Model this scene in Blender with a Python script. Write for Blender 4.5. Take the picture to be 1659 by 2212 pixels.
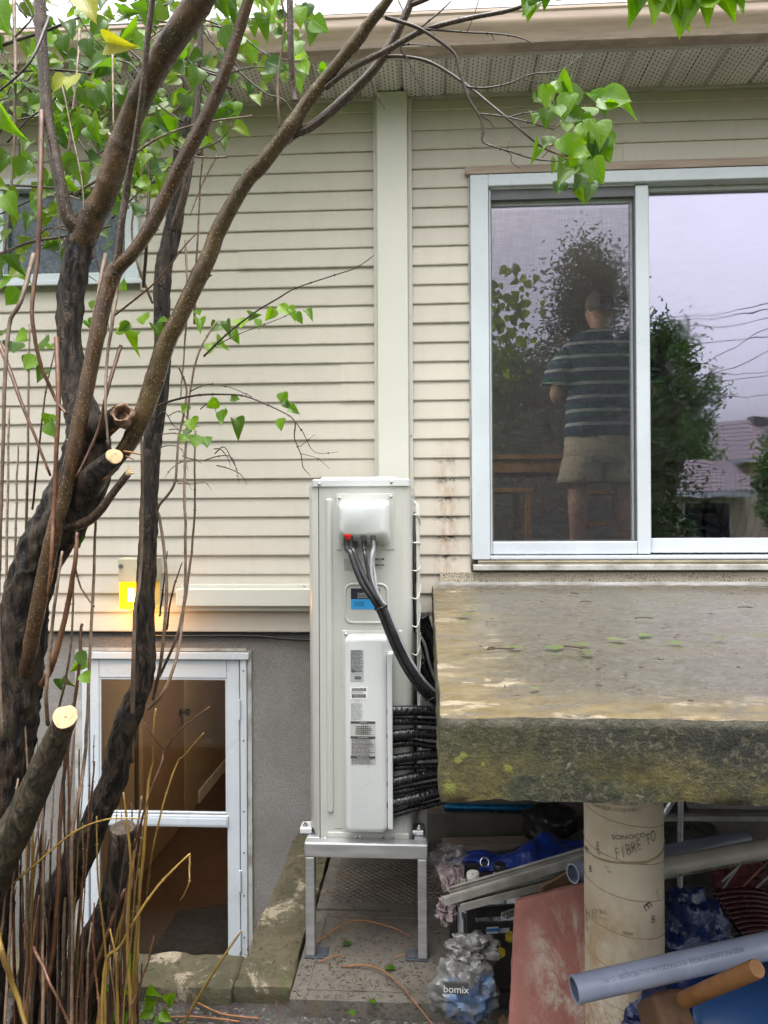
import bpy, bmesh, math, random
from mathutils import Vector, Matrix, Euler, noise
R = math.radians
random.seed(11)
for o in list(bpy.data.objects):
    bpy.data.objects.remove(o)
scene = bpy.context.scene
col = scene.collection

# ---------------------------------------------------------------- camera
CAMZ = 1.62
F_PX, CU, CV = 1661.0, 829.5, 1106.0          # focal length and centre in a 1659 x 2212 frame
cam_data = bpy.data.cameras.new("camera")
cam_data.sensor_fit = 'VERTICAL'
cam_data.sensor_height = 24.0
cam_data.lens = 24.0 * F_PX / 2212.0
cam_data.clip_start = 0.05
cam_data.clip_end = 500
cam = bpy.data.objects.new("camera", cam_data)
col.objects.link(cam)
CAMR = (Matrix.Rotation(R(3.3), 3, 'Z') @ Matrix.Rotation(R(90.28), 3, 'X') @ Matrix.Rotation(R(-0.3), 3, 'Z'))
cam.matrix_world = Matrix.Translation((0, 0, CAMZ)) @ CAMR.to_4x4()
scene.camera = cam

# ---------------------------------------------------------------- sky, sun, exposure
SUN_EL, SUN_AZ = 78.0, 180.0
world = bpy.data.worlds.new("World")
scene.world = world
world.use_nodes = True
wn, wl = world.node_tree.nodes, world.node_tree.links
for n in list(wn):
    wn.remove(n)
sky = wn.new('ShaderNodeTexSky')
sky.sky_type = 'NISHITA'
sky.sun_disc = False
sky.sun_elevation = R(SUN_EL)
sky.sun_rotation = R(SUN_AZ)
sky.air_density = 1.0
sky.dust_density = 7.0
sky.ozone_density = 1.0
hs = wn.new('ShaderNodeHueSaturation')
hs.inputs['Saturation'].default_value = 0.08
bg = wn.new('ShaderNodeBackground')
bg.inputs['Strength'].default_value = 0.15
wo = wn.new('ShaderNodeOutputWorld')
wl.new(sky.outputs[0], hs.inputs['Color'])
wtc = wn.new('ShaderNodeTexCoord'); wno = wn.new('ShaderNodeTexNoise'); wno.inputs['Scale'].default_value = 2.2; wno.inputs['Detail'].default_value = 5
wmr = wn.new('ShaderNodeMapRange'); wmr.inputs[1].default_value = .3; wmr.inputs[2].default_value = .7; wmr.inputs[3].default_value = .86; wmr.inputs[4].default_value = 1.14
wmx = wn.new('ShaderNodeMix'); wmx.data_type = 'RGBA'; wmx.blend_type = 'MULTIPLY'; wmx.inputs[0].default_value = 1.0
wl.new(wtc.outputs['Generated'], wno.inputs['Vector']); wl.new(wno.outputs[0], wmr.inputs[0]); wl.new(hs.outputs[0], wmx.inputs[6]); wl.new(wmr.outputs[0], wmx.inputs[7])   # soft cloud layer
wl.new(wmx.outputs[2], bg.inputs[0])
wl.new(bg.outputs[0], wo.inputs[0])
sun_data = bpy.data.lights.new("sun", 'SUN')
sun_data.energy = 0.8
sun_data.angle = R(70)
sun_data.color = (1.0, 0.97, 0.93)
sun = bpy.data.objects.new("sun", sun_data)
col.objects.link(sun)
# high sun, a little behind the camera, veiled by thick cloud
sun.rotation_euler = Euler((R(90 - SUN_EL), 0, R(180 - SUN_AZ)))
scene.view_settings.view_transform = 'Standard'
scene.view_settings.look = 'None'
scene.view_settings.gamma = 1.0
scene.view_settings.exposure = 1.68
scene.view_settings.use_curve_mapping = False
scene.render.engine = 'CYCLES'
scene.cycles.use_denoising = True
scene.cycles.max_bounces = 7
scene.cycles.diffuse_bounces = 3
scene.cycles.glossy_bounces = 3
scene.cycles.transmission_bounces = 4
scene.cycles.use_adaptive_sampling = True
scene.cycles.adaptive_threshold = 0.02
scene.cycles.transparent_max_bounces = 10
scene.cycles.sample_clamp_indirect = 6.0
scene.cycles.caustics_reflective = False
scene.cycles.caustics_refractive = False

# ---------------------------------------------------------------- helpers
CAMP = Vector((0, 0, CAMZ))
def ray(u, v):
    return CAMR @ Vector(((u - CU) / F_PX, -(v - CV) / F_PX, -1.0))
def P(u, v, Y):
    """the point of the place seen at (u, v) that stands Y metres out from the camera towards the wall"""
    d = ray(u, v)
    return CAMP + d * (Y / d.y)
def G(u, v, z):
    d = ray(u, v)
    return CAMP + d * ((z - CAMZ) / d.z)
def px(Y):
    return Y / F_PX
def nz(p, s=1.0, o=0.0):
    return noise.noise(Vector((p[0] * s + o, p[1] * s - o * 1.7, p[2] * s + o * 0.6)))

def wloc(o):
    p = Vector(o.location)
    while o.parent is not None:
        o = o.parent; p = p + o.location
    return p
def setp(o, parent):
    if parent is not None:
        o.location = o.location - wloc(parent)
        o.parent = parent
    return o
def tag(o, label=None, cat=None, group=None, kind=None):
    if label: o['label'] = label
    if cat: o['category'] = cat
    if group: o['group'] = group
    if kind: o['kind'] = kind
    return o
def thing(name, label=None, cat=None, loc=(0, 0, 0), group=None, parent=None):
    o = bpy.data.objects.new(name, None)
    col.objects.link(o)
    o.location = loc
    o.empty_display_size = 0.1
    if parent is not None:
        o.location = Vector(loc) - wloc(parent)
        o.parent = parent
    return tag(o, label, cat, group)

class B:
    def __init__(self):
        self.v, self.f, self.m = [], [], []
    def add(self, vs, fs, mi=0):
        n = len(self.v)
        self.v.extend([Vector(p) for p in vs])
        for f in fs:
            self.f.append(tuple(i + n for i in f)); self.m.append(mi)
        return self
    def box(self, x0, x1, y0, y1, z0, z1, mi=0):
        vs = [(x0,y0,z0),(x1,y0,z0),(x1,y1,z0),(x0,y1,z0),(x0,y0,z1),(x1,y0,z1),(x1,y1,z1),(x0,y1,z1)]
        return self.add(vs, [(0,3,2,1),(4,5,6,7),(0,1,5,4),(1,2,6,5),(2,3,7,6),(3,0,4,7)], mi)
    def obox(self, c, ax, ay, az, mi=0):
        """box by centre and three half-axis vectors"""
        c, ax, ay, az = Vector(c), Vector(ax), Vector(ay), Vector(az)
        vs = [c+ax*i+ay*j+az*k for k in (-1,1) for j in (-1,1) for i in (-1,1)]
        return self.add(vs, [(0,2,3,1),(4,5,7,6),(0,1,5,4),(1,3,7,5),(3,2,6,7),(2,0,4,6)], mi)
    def quad(self, a, b, c, d, mi=0):
        return self.add([a, b, c, d], [(0,1,2,3)], mi)
    def tube(self, pts, rad, n=10, cap=True, fn=None, mi=0, flat=1.0):
        pts = [Vector(p) for p in pts]
        if not hasattr(rad, '__len__'): rad = [rad] * len(pts)
        t0 = (pts[1] - pts[0]).normalized()
        up = Vector((0, 0, 1)) if abs(t0.z) < 0.9 else Vector((1, 0, 0))
        nrm = t0.cross(up).normalized()
        vs, fs, s = [], [], 0.0
        for i, p in enumerate(pts):
            a = pts[max(0, i-1)]; b = pts[min(len(pts)-1, i+1)]
            t = (b - a).normalized()
            nrm = (nrm - t * nrm.dot(t))
            nrm = nrm.normalized() if nrm.length > 1e-6 else t.orthogonal().normalized()
            bi = t.cross(nrm)
            if i: s += (p - pts[i-1]).length
            for k in range(n):
                a_ = 2*math.pi*k/n
                r = rad[i] * (fn(a_, s, i) if fn else 1.0)
                vs.append(p + nrm*math.cos(a_)*r + bi*math.sin(a_)*r*flat)
        for i in range(len(pts)-1):
            for k in range(n):
                k2 = (k+1) % n
                fs.append((i*n+k, i*n+k2, (i+1)*n+k2, (i+1)*n+k))
        if cap:
            fs.append(tuple(reversed(range(n)))); fs.append(tuple((len(pts)-1)*n+k for k in range(n)))
        return self.add(vs, fs, mi)
    def lathe(self, base, prof, n=16, axis=(0,0,1), mi=0):
        """prof: list of (height, radius) along axis from base"""
        a = Vector(axis).normalized(); x = a.orthogonal().normalized(); y = a.cross(x)
        vs, fs = [], []
        for h, r in prof:
            for k in range(n):
                t = 2*math.pi*k/n
                vs.append(Vector(base) + a*h + (x*math.cos(t) + y*math.sin(t))*max(r, 1e-5))
        for i in range(len(prof)-1):
            for k in range(n):
                k2 = (k+1) % n
                fs.append((i*n+k, i*n+k2, (i+1)*n+k2, (i+1)*n+k))
        fs.append(tuple(reversed(range(n)))); fs.append(tuple((len(prof)-1)*n+k for k in range(n)))
        return self.add(vs, fs, mi)
    def loft(self, rings, closed=True, cap=True, mi=0):
        n = len(rings[0]); vs, fs = [], []
        for r in rings: vs.extend(r)
        for i in range(len(rings)-1):
            for k in range(n if closed else n-1):
                k2 = (k+1) % n
                fs.append((i*n+k, i*n+k2, (i+1)*n+k2, (i+1)*n+k))
        if cap:
            fs.append(tuple(reversed(range(n)))); fs.append(tuple((len(rings)-1)*n+k for k in range(n)))
        return self.add(vs, fs, mi)
    def rough_box(self, x0, x1, y0, y1, z0, z1, step=0.03, r=0.01, amp=0.004, ns=12, fn=None, mi=0, top_mi=None):
        """a subdivided box with rounded, worn edges"""
        lo, hi = Vector((x0,y0,z0)), Vector((x1,y1,z1))
        size = hi - lo
        nn = [max(2, int(round(size[i]/step))) for i in range(3)]
        ilo, ihi = lo + Vector((r,r,r)), hi - Vector((r,r,r))
        idx = {}
        vs, fs, ms = [], [], []
        def vert(i, j, k):
            key = (i, j, k)
            if key in idx: return idx[key]
            def co(a, m):
                # a row close to each edge keeps the rounding narrow
                return a
            p = Vector((lo.x + size.x*i/nn[0], lo.y + size.y*j/nn[1], lo.z + size.z*k/nn[2]))
            q = Vector((min(max(p.x, ilo.x), ihi.x), min(max(p.y, ilo.y), ihi.y), min(max(p.z, ilo.z), ihi.z)))
            d = p - q
            if d.length > 1e-9:
                d = d.normalized()
                p = q + d * r
                a = amp * (noise.fractal(p*ns, 1.0, 2.0, 4) )
                p = p + d * a
            if fn: p = fn(p)
            idx[key] = len(vs); vs.append(p)
            return idx[key]
        def face(axis, side):
            a, b = [(1,2),(0,2),(0,1)][axis]
            fix = nn[axis] if side else 0
            for s in range(nn[a]):
                for t in range(nn[b]):
                    ks = []
                    for (ss, tt) in ((s,t),(s+1,t),(s+1,t+1),(s,t+1)):
                        key = [0,0,0]; key[axis] = fix; key[a] = ss; key[b] = tt
                        ks.append(vert(*key))
                    flip = (axis == 1) ^ (side == 0)
                    fs.append(tuple(reversed(ks)) if flip else tuple(ks))
                    ms.append(top_mi if (top_mi is not None and axis == 2 and side == 1) else mi)
        for ax in range(3):
            for sd in (0, 1): face(ax, sd)
        n = len(self.v)
        self.v.extend(vs); self.f.extend([tuple(i+n for i in f) for f in fs]); self.m.extend(ms)
        return self
    def mesh(self, name, mats, smooth=None):
        me = bpy.data.meshes.new(name)
        me.from_pydata([tuple(p) for p in self.v], [], self.f)
        if not isinstance(mats, (list, tuple)): mats = [mats]
        for m_ in mats: me.materials.append(m_)
        if len(mats) > 1: me.polygons.foreach_set('material_index', self.m)
        if smooth is not None:
            me.polygons.foreach_set('use_smooth', [True]*len(me.polygons))
            if smooth < 179: me.set_sharp_from_angle(angle=R(smooth))
        me.update()
        return me
    def build(self, name, mats, parent=None, smooth=None, bevel=0, seg=2, loc=(0,0,0), kind=None):
        o = bpy.data.objects.new(name, self.mesh(name, mats, smooth))
        col.objects.link(o)
        o.location = loc
        if bevel:
            md = o.modifiers.new('bevel', 'BEVEL'); md.width = bevel; md.segments = seg
            md.limit_method = 'ANGLE'; md.angle_limit = R(40); md.harden_normals = False
        setp(o, parent)
        if kind: o['kind'] = kind
        return o

def rrect(x0, x1, z0, z1, rc, n=6):
    """rounded rectangle outline, counter-clockwise seen from -Y"""
    pts = []
    for cx, cz, a0 in ((x1-rc, z0+rc, -90), (x1-rc, z1-rc, 0), (x0+rc, z1-rc, 90), (x0+rc, z0+rc, 180)):
        for i in range(n+1):
            a = R(a0 + 90*i/n)
            pts.append((cx + rc*math.cos(a), cz + rc*math.sin(a)))
    return pts
def pillow(b, x0, x1, z0, z1, yb, yf, rc, bev, n=6, mi=0, skew=None):
    """a pressed or moulded rounded box standing proud of a face that looks to -Y"""
    rings = []
    def ring(ins, y):
        o_ = rrect(x0+ins, x1-ins, z0+ins, z1-ins, max(rc-ins, 0.0008), n)
        return [skew(Vector((x, y, z))) if skew else Vector((x, y, z)) for x, z in o_]
    rings.append(ring(0, yb))
    for i in range(5):
        a = R(90*i/4)
        rings.append(ring(bev*(1-math.cos(a)), yf + bev*(1-math.sin(a))))
    b.loft(rings, mi=mi)
    return b

def crom(pts, n=6):
    """Catmull-Rom through tuples of any length"""
    out = []
    m = len(pts)
    for i in range(m-1):
        p0 = pts[max(0,i-1)]; p1 = pts[i]; p2 = pts[i+1]; p3 = pts[min(m-1,i+2)]
        for k in range(n):
            t = k/n
            out.append(tuple(0.5*((2*b_) + (-a+c)*t + (2*a-5*b_+4*c-d)*t*t + (-a+3*b_-3*c+d)*t**3) for a,b_,c,d in zip(p0,p1,p2,p3)))
    out.append(tuple(pts[-1]))
    return out

def drape(name, mats, fn, nu=30, nv=24, parent=None, thick=0.002, smooth=179):
    """a thin sheet given by fn(s, t) -> point, with real thickness"""
    b = B()
    vs = [fn(i/nu, j/nv) for j in range(nv+1) for i in range(nu+1)]
    fs = [(j*(nu+1)+i, j*(nu+1)+i+1, (j+1)*(nu+1)+i+1, (j+1)*(nu+1)+i) for j in range(nv) for i in range(nu)]
    b.add(vs, fs)
    o = b.build(name, mats, parent, smooth=smooth)
    md = o.modifiers.new('thickness', 'SOLIDIFY'); md.thickness = thick; md.offset = 0
    return o

# ---------------------------------------------------------------- materials
MATS = {}
class N:
    """small node-graph helper"""
    def __init__(self, name):
        self.mat = bpy.data.materials.new(name); self.mat.use_nodes = True
        self.t = self.mat.node_tree; self.n = self.t.nodes; self.l = self.t.links
        self.bsdf = self.n['Principled BSDF']; self.out = self.n['Material Output']
    def new(self, typ, **kw):
        nd = self.n.new('ShaderNode' + typ)
        for k, v in kw.items():
            setattr(nd, k, v)
        return nd
    def put(self, sock, val):
        if hasattr(val, 'is_output') or isinstance(val, bpy.types.NodeSocket): self.l.new(val, sock)
        else:
            if sock.type == 'RGBA' and len(val) == 3: val = (*val, 1)
            sock.default_value = val
    def coord(self, kind='Object', scale=(1,1,1), loc=(0,0,0)):
        tc = self.new('TexCoord'); mp = self.new('Mapping')
        self.l.new(tc.outputs[kind], mp.inputs[0])
        mp.inputs['Scale'].default_value = scale; mp.inputs['Location'].default_value = loc
        return mp.outputs[0]
    def noise(self, co, scale=5, detail=4, rough=0.55, dist=0.0):
        nd = self.new('TexNoise'); self.l.new(co, nd.inputs['Vector'])
        nd.inputs['Scale'].default_value = scale; nd.inputs['Detail'].default_value = detail
        nd.inputs['Roughness'].default_value = rough; nd.inputs['Distortion'].default_value = dist
        return nd.outputs[0]
    def voro(self, co, scale=5, feature='F1', out='Distance', rnd=1.0):
        nd = self.new('TexVoronoi', feature=feature); self.l.new(co, nd.inputs['Vector'])
        nd.inputs['Scale'].default_value = scale
        nd.inputs['Randomness'].default_value = rnd
        return nd.outputs[out]
    def ramp(self, fac, stops, interp='LINEAR'):
        nd = self.new('ValToRGB'); self.l.new(fac, nd.inputs[0])
        cr = nd.color_ramp; cr.interpolation = interp
        while len(cr.elements) < len(stops): cr.elements.new(0.5)
        for e, (p, c) in zip(cr.elements, stops):
            e.position = p
            e.color = (c, c, c, 1) if not hasattr(c, '__len__') else (*c[:3], 1)
        return nd.outputs[0]
    def mix(self, fac, a, b, mode='MIX'):
        nd = self.new('Mix', data_type='RGBA', blend_type=mode)
        self.put(nd.inputs[0], fac); self.put(nd.inputs[6], a); self.put(nd.inputs[7], b)
        return nd.outputs[2]
    def math(self, op, a, b=0.0, c=0.0):
        nd = self.new('Math', operation=op)
        self.put(nd.inputs[0], a); self.put(nd.inputs[1], b); self.put(nd.inputs[2], c)
        return nd.outputs[0]
    def sep(self, co):
        nd = self.new('SeparateXYZ'); self.l.new(co, nd.inputs[0]); return nd.outputs
    def rng(self, v, a, b, lo=0.0, hi=1.0):
        nd = self.new('MapRange'); nd.interpolation_type = 'SMOOTHSTEP'
        self.put(nd.inputs[0], v)
        nd.inputs[1].default_value = a; nd.inputs[2].default_value = b
        nd.inputs[3].default_value = lo; nd.inputs[4].default_value = hi
        return nd.outputs[0]
    def bump(self, h, strength=0.5, dist=0.01, prev=None):
        nd = self.new('Bump'); nd.inputs['Strength'].default_value = strength; nd.inputs['Distance'].default_value = dist
        self.l.new(h, nd.inputs['Height'])
        if prev is not None: self.l.new(prev, nd.inputs['Normal'])
        return nd.outputs[0]
    def fin(self, base=None, rough=None, normal=None, metal=None, spec=None, coat=None, alpha=None, trans=None):
        s = self.bsdf.inputs
        if base is not None: self.put(s['Base Color'], base)
        if rough is not None: self.put(s['Roughness'], rough)
        if normal is not None: self.l.new(normal, s['Normal'])
        if metal is not None: self.put(s['Metallic'], metal)
        if spec is not None: self.put(s['Specular IOR Level'], spec)
        if coat is not None: self.put(s['Coat Weight'], coat); s['Coat Roughness'].default_value = 0.08
        if alpha is not None: self.put(s['Alpha'], alpha)
        if trans is not None: self.put(s['Transmission Weight'], trans)
        return self.mat

def pm(name, col1, rough=0.5, col2=None, scale=6, lo=0.35, hi=0.65, bump=0.0, bscale=60, bdist=0.004, metal=0, spec=0.5,
       coat=None, stretch=(1,1,1), rand=0.0, detail=5, alpha=None):
    """an everyday surface: a base colour with mottling, fine relief, and some difference from piece to piece"""
    n = N(name)
    co = n.coord('Object', stretch)
    c2 = col2 if col2 is not None else tuple(c*0.82 for c in col1)
    f = n.ramp(n.noise(co, scale, detail), [(lo, 0.0), (hi, 1.0)])
    c = n.mix(f, col1, c2)
    if rand:
        oi = n.new('ObjectInfo')
        k = n.rng(oi.outputs['Random'], 0, 1, 1-rand, 1+rand)
        kk = n.new('CombineColor'); [n.l.new(k, kk.inputs[i]) for i in range(3)]
        c = n.mix(1.0, c, kk.outputs[0], 'MULTIPLY')
    nm = n.bump(n.noise(co, bscale, 4, 0.6), bump, bdist) if bump else None
    rr = n.rng(n.noise(co, scale*1.7, 3), 0.3, 0.7, max(0.03, rough-0.08), min(1, rough+0.08))
    return n.fin(c, rr, nm, metal, spec, coat, alpha)
# ---------------------------------------------------------------- measures of the place
YW, YF = 4.05, 4.085                    # face of the siding, face of the foundation wall
def X(u, v=1106, Y=YW): return P(u, v, Y).x
def Z(v, u=900, Y=YW): return P(u, v, Y).z
GZ = -0.06                              # bare ground; the paving stands at 0
SID0 = Z(1365, 600)                     # lower edge of the siding
SOF = Z(212, 900)                       # soffit level
WX0, WX1, WY0 = -2.6, X(650, 1778), 2.83   # inside of the sunken entrance
DX0, DX1 = X(1017, 800), X(1017, 800) + 1.86   # patio door
DZ0, DZ1 = Z(1231, 1100), Z(381, 1100)
BX0, BX1, BZ0, BZ1 = X(176, 1700), X(530, 1700), -1.05, Z(1411, 420)
LX0, LX1, LZ0, LZ1 = -2.85, X(303, 520), Z(614, 200), Z(385, 200)

# ---------------------------------------------------------------- materials of the setting
n = N('wet_soil'); co = n.coord()
f1 = n.noise(co, 7, 6); f2 = n.voro(co, 140, out='Color')
c = n.mix(n.ramp(f1, [(0.35, 0), (0.65, 1)]), (0.032, 0.026, 0.022), (0.075, 0.062, 0.052))
c = n.mix(0.45, c, n.mix(1.0, f2, (0.12, 0.11, 0.10), 'MULTIPLY'))
m_soil = n.fin(c, n.rng(f1, .3, .7, .35, .75), n.bump(n.noise(co, 90, 6, .7), .9, .02))

n = N('cream_siding'); co = n.coord()
grain = n.noise(n.coord('Object', (1.2, 1, 42)), 6, 5, .6)
c = n.mix(n.ramp(n.noise(co, 1.3, 4), [(.3, 0), (.7, 1)]), (.545, .503, .437), (.505, .465, .403))
c = n.mix(n.math('MULTIPLY', n.ramp(grain, [(.45, 0), (.75, 1)]), .10), c, (.42, .38, .30))
oi = n.new('ObjectInfo')
k = n.rng(oi.outputs['Random'], 0, 1, .965, 1.03); kk = n.new('CombineColor'); [n.l.new(k, kk.inputs[i]) for i in range(3)]
c = n.mix(1.0, c, kk.outputs[0], 'MULTIPLY')
xyz = n.sep(co)
# rusty run-off marks in a streak beside the patio door, and dirt gathered on the laps
sx = X(966, 1100)
streak = n.math('MULTIPLY', n.rng(n.math('ABSOLUTE', n.math('SUBTRACT', xyz[0], sx)), .015, .10, 1, 0), n.rng(xyz[2], 2.12, 1.75, 0, 1))
mott = n.ramp(n.noise(n.coord('Object', (9, 1, 3)), 3, 5, .7), [(.35, 0), (.7, 1)])
c = n.mix(n.math('MULTIPLY', n.math('MULTIPLY', streak, mott), .8), c, (.30, .20, .12))
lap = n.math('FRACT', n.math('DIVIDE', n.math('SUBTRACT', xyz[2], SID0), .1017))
near = n.math('MULTIPLY', streak, n.rng(lap, .55, .98, 0, 1))
blk = n.ramp(n.noise(n.coord('Object', (1, 1, 1.4)), 46, 5, .75), [(.47, 0), (.55, 1)])
c = n.mix(n.math('MULTIPLY', near, blk), c, (.035, .025, .018))
drip = n.ramp(n.noise(n.coord('Object', (7, 1, .8)), 3, 5, .65), [(.5, 0), (.8, 1)])
c = n.mix(n.math('MULTIPLY', drip, .22), c, (.36, .32, .25))
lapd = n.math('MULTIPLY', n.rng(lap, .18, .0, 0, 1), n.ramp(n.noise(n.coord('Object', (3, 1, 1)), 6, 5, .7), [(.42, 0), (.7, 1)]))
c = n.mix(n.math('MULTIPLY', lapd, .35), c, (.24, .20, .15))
drt = n.ramp(n.noise(co, 70, 3, .8), [(.68, 0), (.78, 1)])
c = n.mix(n.math('MULTIPLY', drt, .25), c, (.18, .15, .11))
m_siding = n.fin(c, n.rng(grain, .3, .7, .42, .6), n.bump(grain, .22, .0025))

m_soffit = None
n = N('perforated_soffit'); co = n.coord()
xyz = n.sep(co)
dirty = n.ramp(n.noise(co, 3.0, 5, .65), [(.35, 0), (.75, 1)])
c = n.mix(dirty, (.64, .63, .595), (.47, .455, .42))
# rows of small slots, painted dark in the colour as if open to the unlit attic
px_ = n.math('FRACT', n.math('DIVIDE', xyz[0], .022)); py_ = n.math('DIVIDE', xyz[1], .030)
col_id = n.math('FLOOR', n.math('DIVIDE', xyz[0], .022))
py_ = n.math('FRACT', n.math('ADD', py_, n.math('MULTIPLY', col_id, .5)))
sl = n.math('MULTIPLY', n.math('LESS_THAN', n.math('ABSOLUTE', n.math('SUBTRACT', px_, .5)), .13),
            n.math('LESS_THAN', n.math('ABSOLUTE', n.math('SUBTRACT', py_, .5)), .24))
c = n.mix(sl, c, (.03, .028, .025))
m_soffit = n.fin(c, .5)
m_soffit_rib = pm('soffit_rib', (.44, .425, .385), .5, (.30, .28, .24), 4)

n = N('fascia_metal'); co = n.coord(); xyz = n.sep(co)
gr = n.ramp(n.noise(n.coord('Object', (.6, 3, 9)), 4, 6, .7), [(.42, 0), (.66, 1)])
c = n.mix(n.math('MULTIPLY', gr, .55), (.56, .44, .355), (.27, .205, .16))
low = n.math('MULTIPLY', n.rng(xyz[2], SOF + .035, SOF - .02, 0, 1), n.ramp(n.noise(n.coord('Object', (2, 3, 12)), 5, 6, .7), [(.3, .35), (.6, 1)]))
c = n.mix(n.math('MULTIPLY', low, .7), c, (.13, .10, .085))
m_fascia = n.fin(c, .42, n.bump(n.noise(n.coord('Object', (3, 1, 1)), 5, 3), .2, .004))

n = N('grey_stucco'); co = n.coord()
g1 = n.noise(co, 210, 4, .75); g2 = n.noise(co, 2.2, 5, .6)
c = n.mix(n.ramp(g1, [(.38, 0), (.62, 1)]), (.13, .126, .122), (.37, .355, .34))
c = n.mix(n.math('MULTIPLY', n.ramp(g2, [(.4, 0), (.68, 1)]), .5), c, (.135, .125, .115))
m_stucco = n.fin(c, .92, n.bump(g1, .8, .006))

m_white = pm('white_vinyl', (.57, .62, .67), .32, (.51, .555, .60), 3, .4, .75, .05, 30)
m_white_dirty = pm('weathered_white_frame', (.47, .465, .45), .45, (.24, .22, .19), 9, .42, .7, .1, 40)
m_beige_track = pm('beige_track', (.42, .37, .27), .45, (.25, .21, .15), 10, .4, .7)
m_trim = pm('pink_beige_wood_trim', (.40, .31, .245), .55, (.27, .20, .15), 6, .35, .7, .3, 40, .004, stretch=(.4, 1, 6))
n = N('mildewed_beige_board'); co = n.coord()
sp = n.ramp(n.noise(co, 150, 4, .8), [(.50, 0), (.57, 1)])
ar = n.ramp(n.noise(n.coord('Object', (1, 1, 6)), 3.5, 3), [(.3, .15), (.55, 1)])
c = n.mix(n.math('MULTIPLY', sp, ar), (.47, .42, .33), (.045, .037, .03))
m_mildew = n.fin(c, .7)

def glass(name, tint, gain, gcol, wav=0.0017, wsc=2.6):
    n = N(name)
    co = n.coord()
    nm = n.bump(n.noise(co, wsc, 2, .5), .6, wav)
    tr = n.new('BsdfTransparent'); tr.inputs[0].default_value = (*tint, 1)
    gl = n.new('BsdfGlossy'); gl.inputs['Color'].default_value = (*gcol, 1); n.l.new(n.rng(n.noise(n.coord('Object', (1, 1, .5)), 3.5, 5, .7), .45, .75, .008, .05), gl.inputs['Roughness'])
    n.l.new(nm, gl.inputs['Normal'])
    fr = n.new('Fresnel'); fr.inputs[0].default_value = 1.5
    fac = n.math('ADD', fr.outputs[0], gain)
    mx = n.new('MixShader'); n.l.new(fac, mx.inputs[0]); n.l.new(tr.outputs[0], mx.inputs[1]); n.l.new(gl.outputs[0], mx.inputs[2])
    n.l.new(mx.outputs[0], n.out.inputs[0])
    return n.mat
m_glass = glass('coated_double_glass', (.80, .82, .80), .27, (.80, .78, 1.0))
m_glass_sash = glass('coated_double_glass_sash', (.94, .94, .94), .13, (.82, .80, 1.0), .002)
m_glass_door = glass('plain_door_glass', (.97, .97, .96), -.018, (1, 1, 1), .0006)
n = N('obscure_glass'); co = n.coord()
c = n.mix(n.ramp(n.noise(co, 40, 4, .7), [(.4, 0), (.7, 1)]), (.03, .045, .06), (.12, .16, .19))
m_obscure = n.fin(c, .08, n.bump(n.noise(co, 60, 3), .5, .004))
n = N('insect_screen')
tr = n.new('BsdfTransparent'); df = n.new('BsdfDiffuse'); df.inputs[0].default_value = (.10, .10, .11, 1)
mx = n.new('MixShader')
w = n.noise(n.coord('Object', (60, 1, 3)), 3, 2)
w2 = n.noise(n.coord('Object', (3, 1, 60)), 3, 2)
fac = n.rng(n.math('ADD', w, w2), .75, 1.25, .15, .30)
n.l.new(fac, mx.inputs[0]); n.l.new(tr.outputs[0], mx.inputs[1]); n.l.new(df.outputs[0], mx.inputs[2])
n.l.new(mx.outputs[0], n.out.inputs[0])
m_screen = n.mat
m_dark_grey = pm('grey_gasket', (.11, .115, .12), .5)  # one even dark grey, the parts' own colour
m_dark = pm('dark_void', (.012, .012, .013), .8)
m_shingle = pm('roof_shingle', (.10, .085, .08), .9, (.16, .13, .125), 30, bump=.8, bscale=120)

# ---------------------------------------------------------------- ground
xs = [-90, -6.5, WX0 - .2, WX1 + .2, 4.3, 90]
ys = [-90, WY0 - .2, YF + .01, 14.0, 90]
b = B()
for i in range(len(xs)-1):
    for j in range(len(ys)-1):
        if j == 1 and i == 2: continue                 # the sunken entrance
        if j == 2 and 1 <= i <= 3: continue            # the house
        b.quad((xs[i], ys[j], GZ), (xs[i+1], ys[j], GZ), (xs[i+1], ys[j+1], GZ), (xs[i], ys[j+1], GZ))
tag(b.build('ground', m_soil), kind='structure')
b = B(); b.box(WX0 - .1, WX1 + .1, WY0 - .1, YF + .02, -1.3, -1.14)
m_conc_dark = pm('old_concrete', (.16, .145, .12), .85, (.09, .085, .065), 5, bump=.6, bscale=60)
tag(b.build('sunken_floor', m_conc_dark), kind='structure')

# ---------------------------------------------------------------- the house
house = thing('house', 'cream clapboard bungalow with grey stucco basement behind the outdoor unit', 'house')
HX0, HX1, HY1 = -6.4, 4.2, 13.9
TH = .16
SWY0, SWY1, SWZ0, SWZ1 = 4.28, 8.0, 1.45, 3.62       # unseen side window, added to light the upper room
def cells(b, xb, zb, y0, y1, holes):
    for i in range(len(xb)-1):
        for j in range(len(zb)-1):
            cx, cz = (xb[i]+xb[i+1])/2, (zb[j]+zb[j+1])/2
            if any(h[0] < cx < h[1] and h[2] < cz < h[3] for h in holes): continue
            b.box(xb[i], xb[i+1], y0, y1, zb[j], zb[j+1])
b = B()
cells(b, sorted([HX0, LX0+.03, LX1-.03, DX0+.03, DX1-.03, HX1]), sorted([SID0+.01, DZ0+.02, LZ0+.02, LZ1-.02, DZ1-.02, SOF+.1]),
      YW+.022, YW+TH, [(LX0+.03, LX1-.03, LZ0, LZ1), (DX0+.03, DX1-.03, DZ0, DZ1)])
wall = b.build('wall', m_siding, house)
PITCH = .1017
board_no = 0
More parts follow.
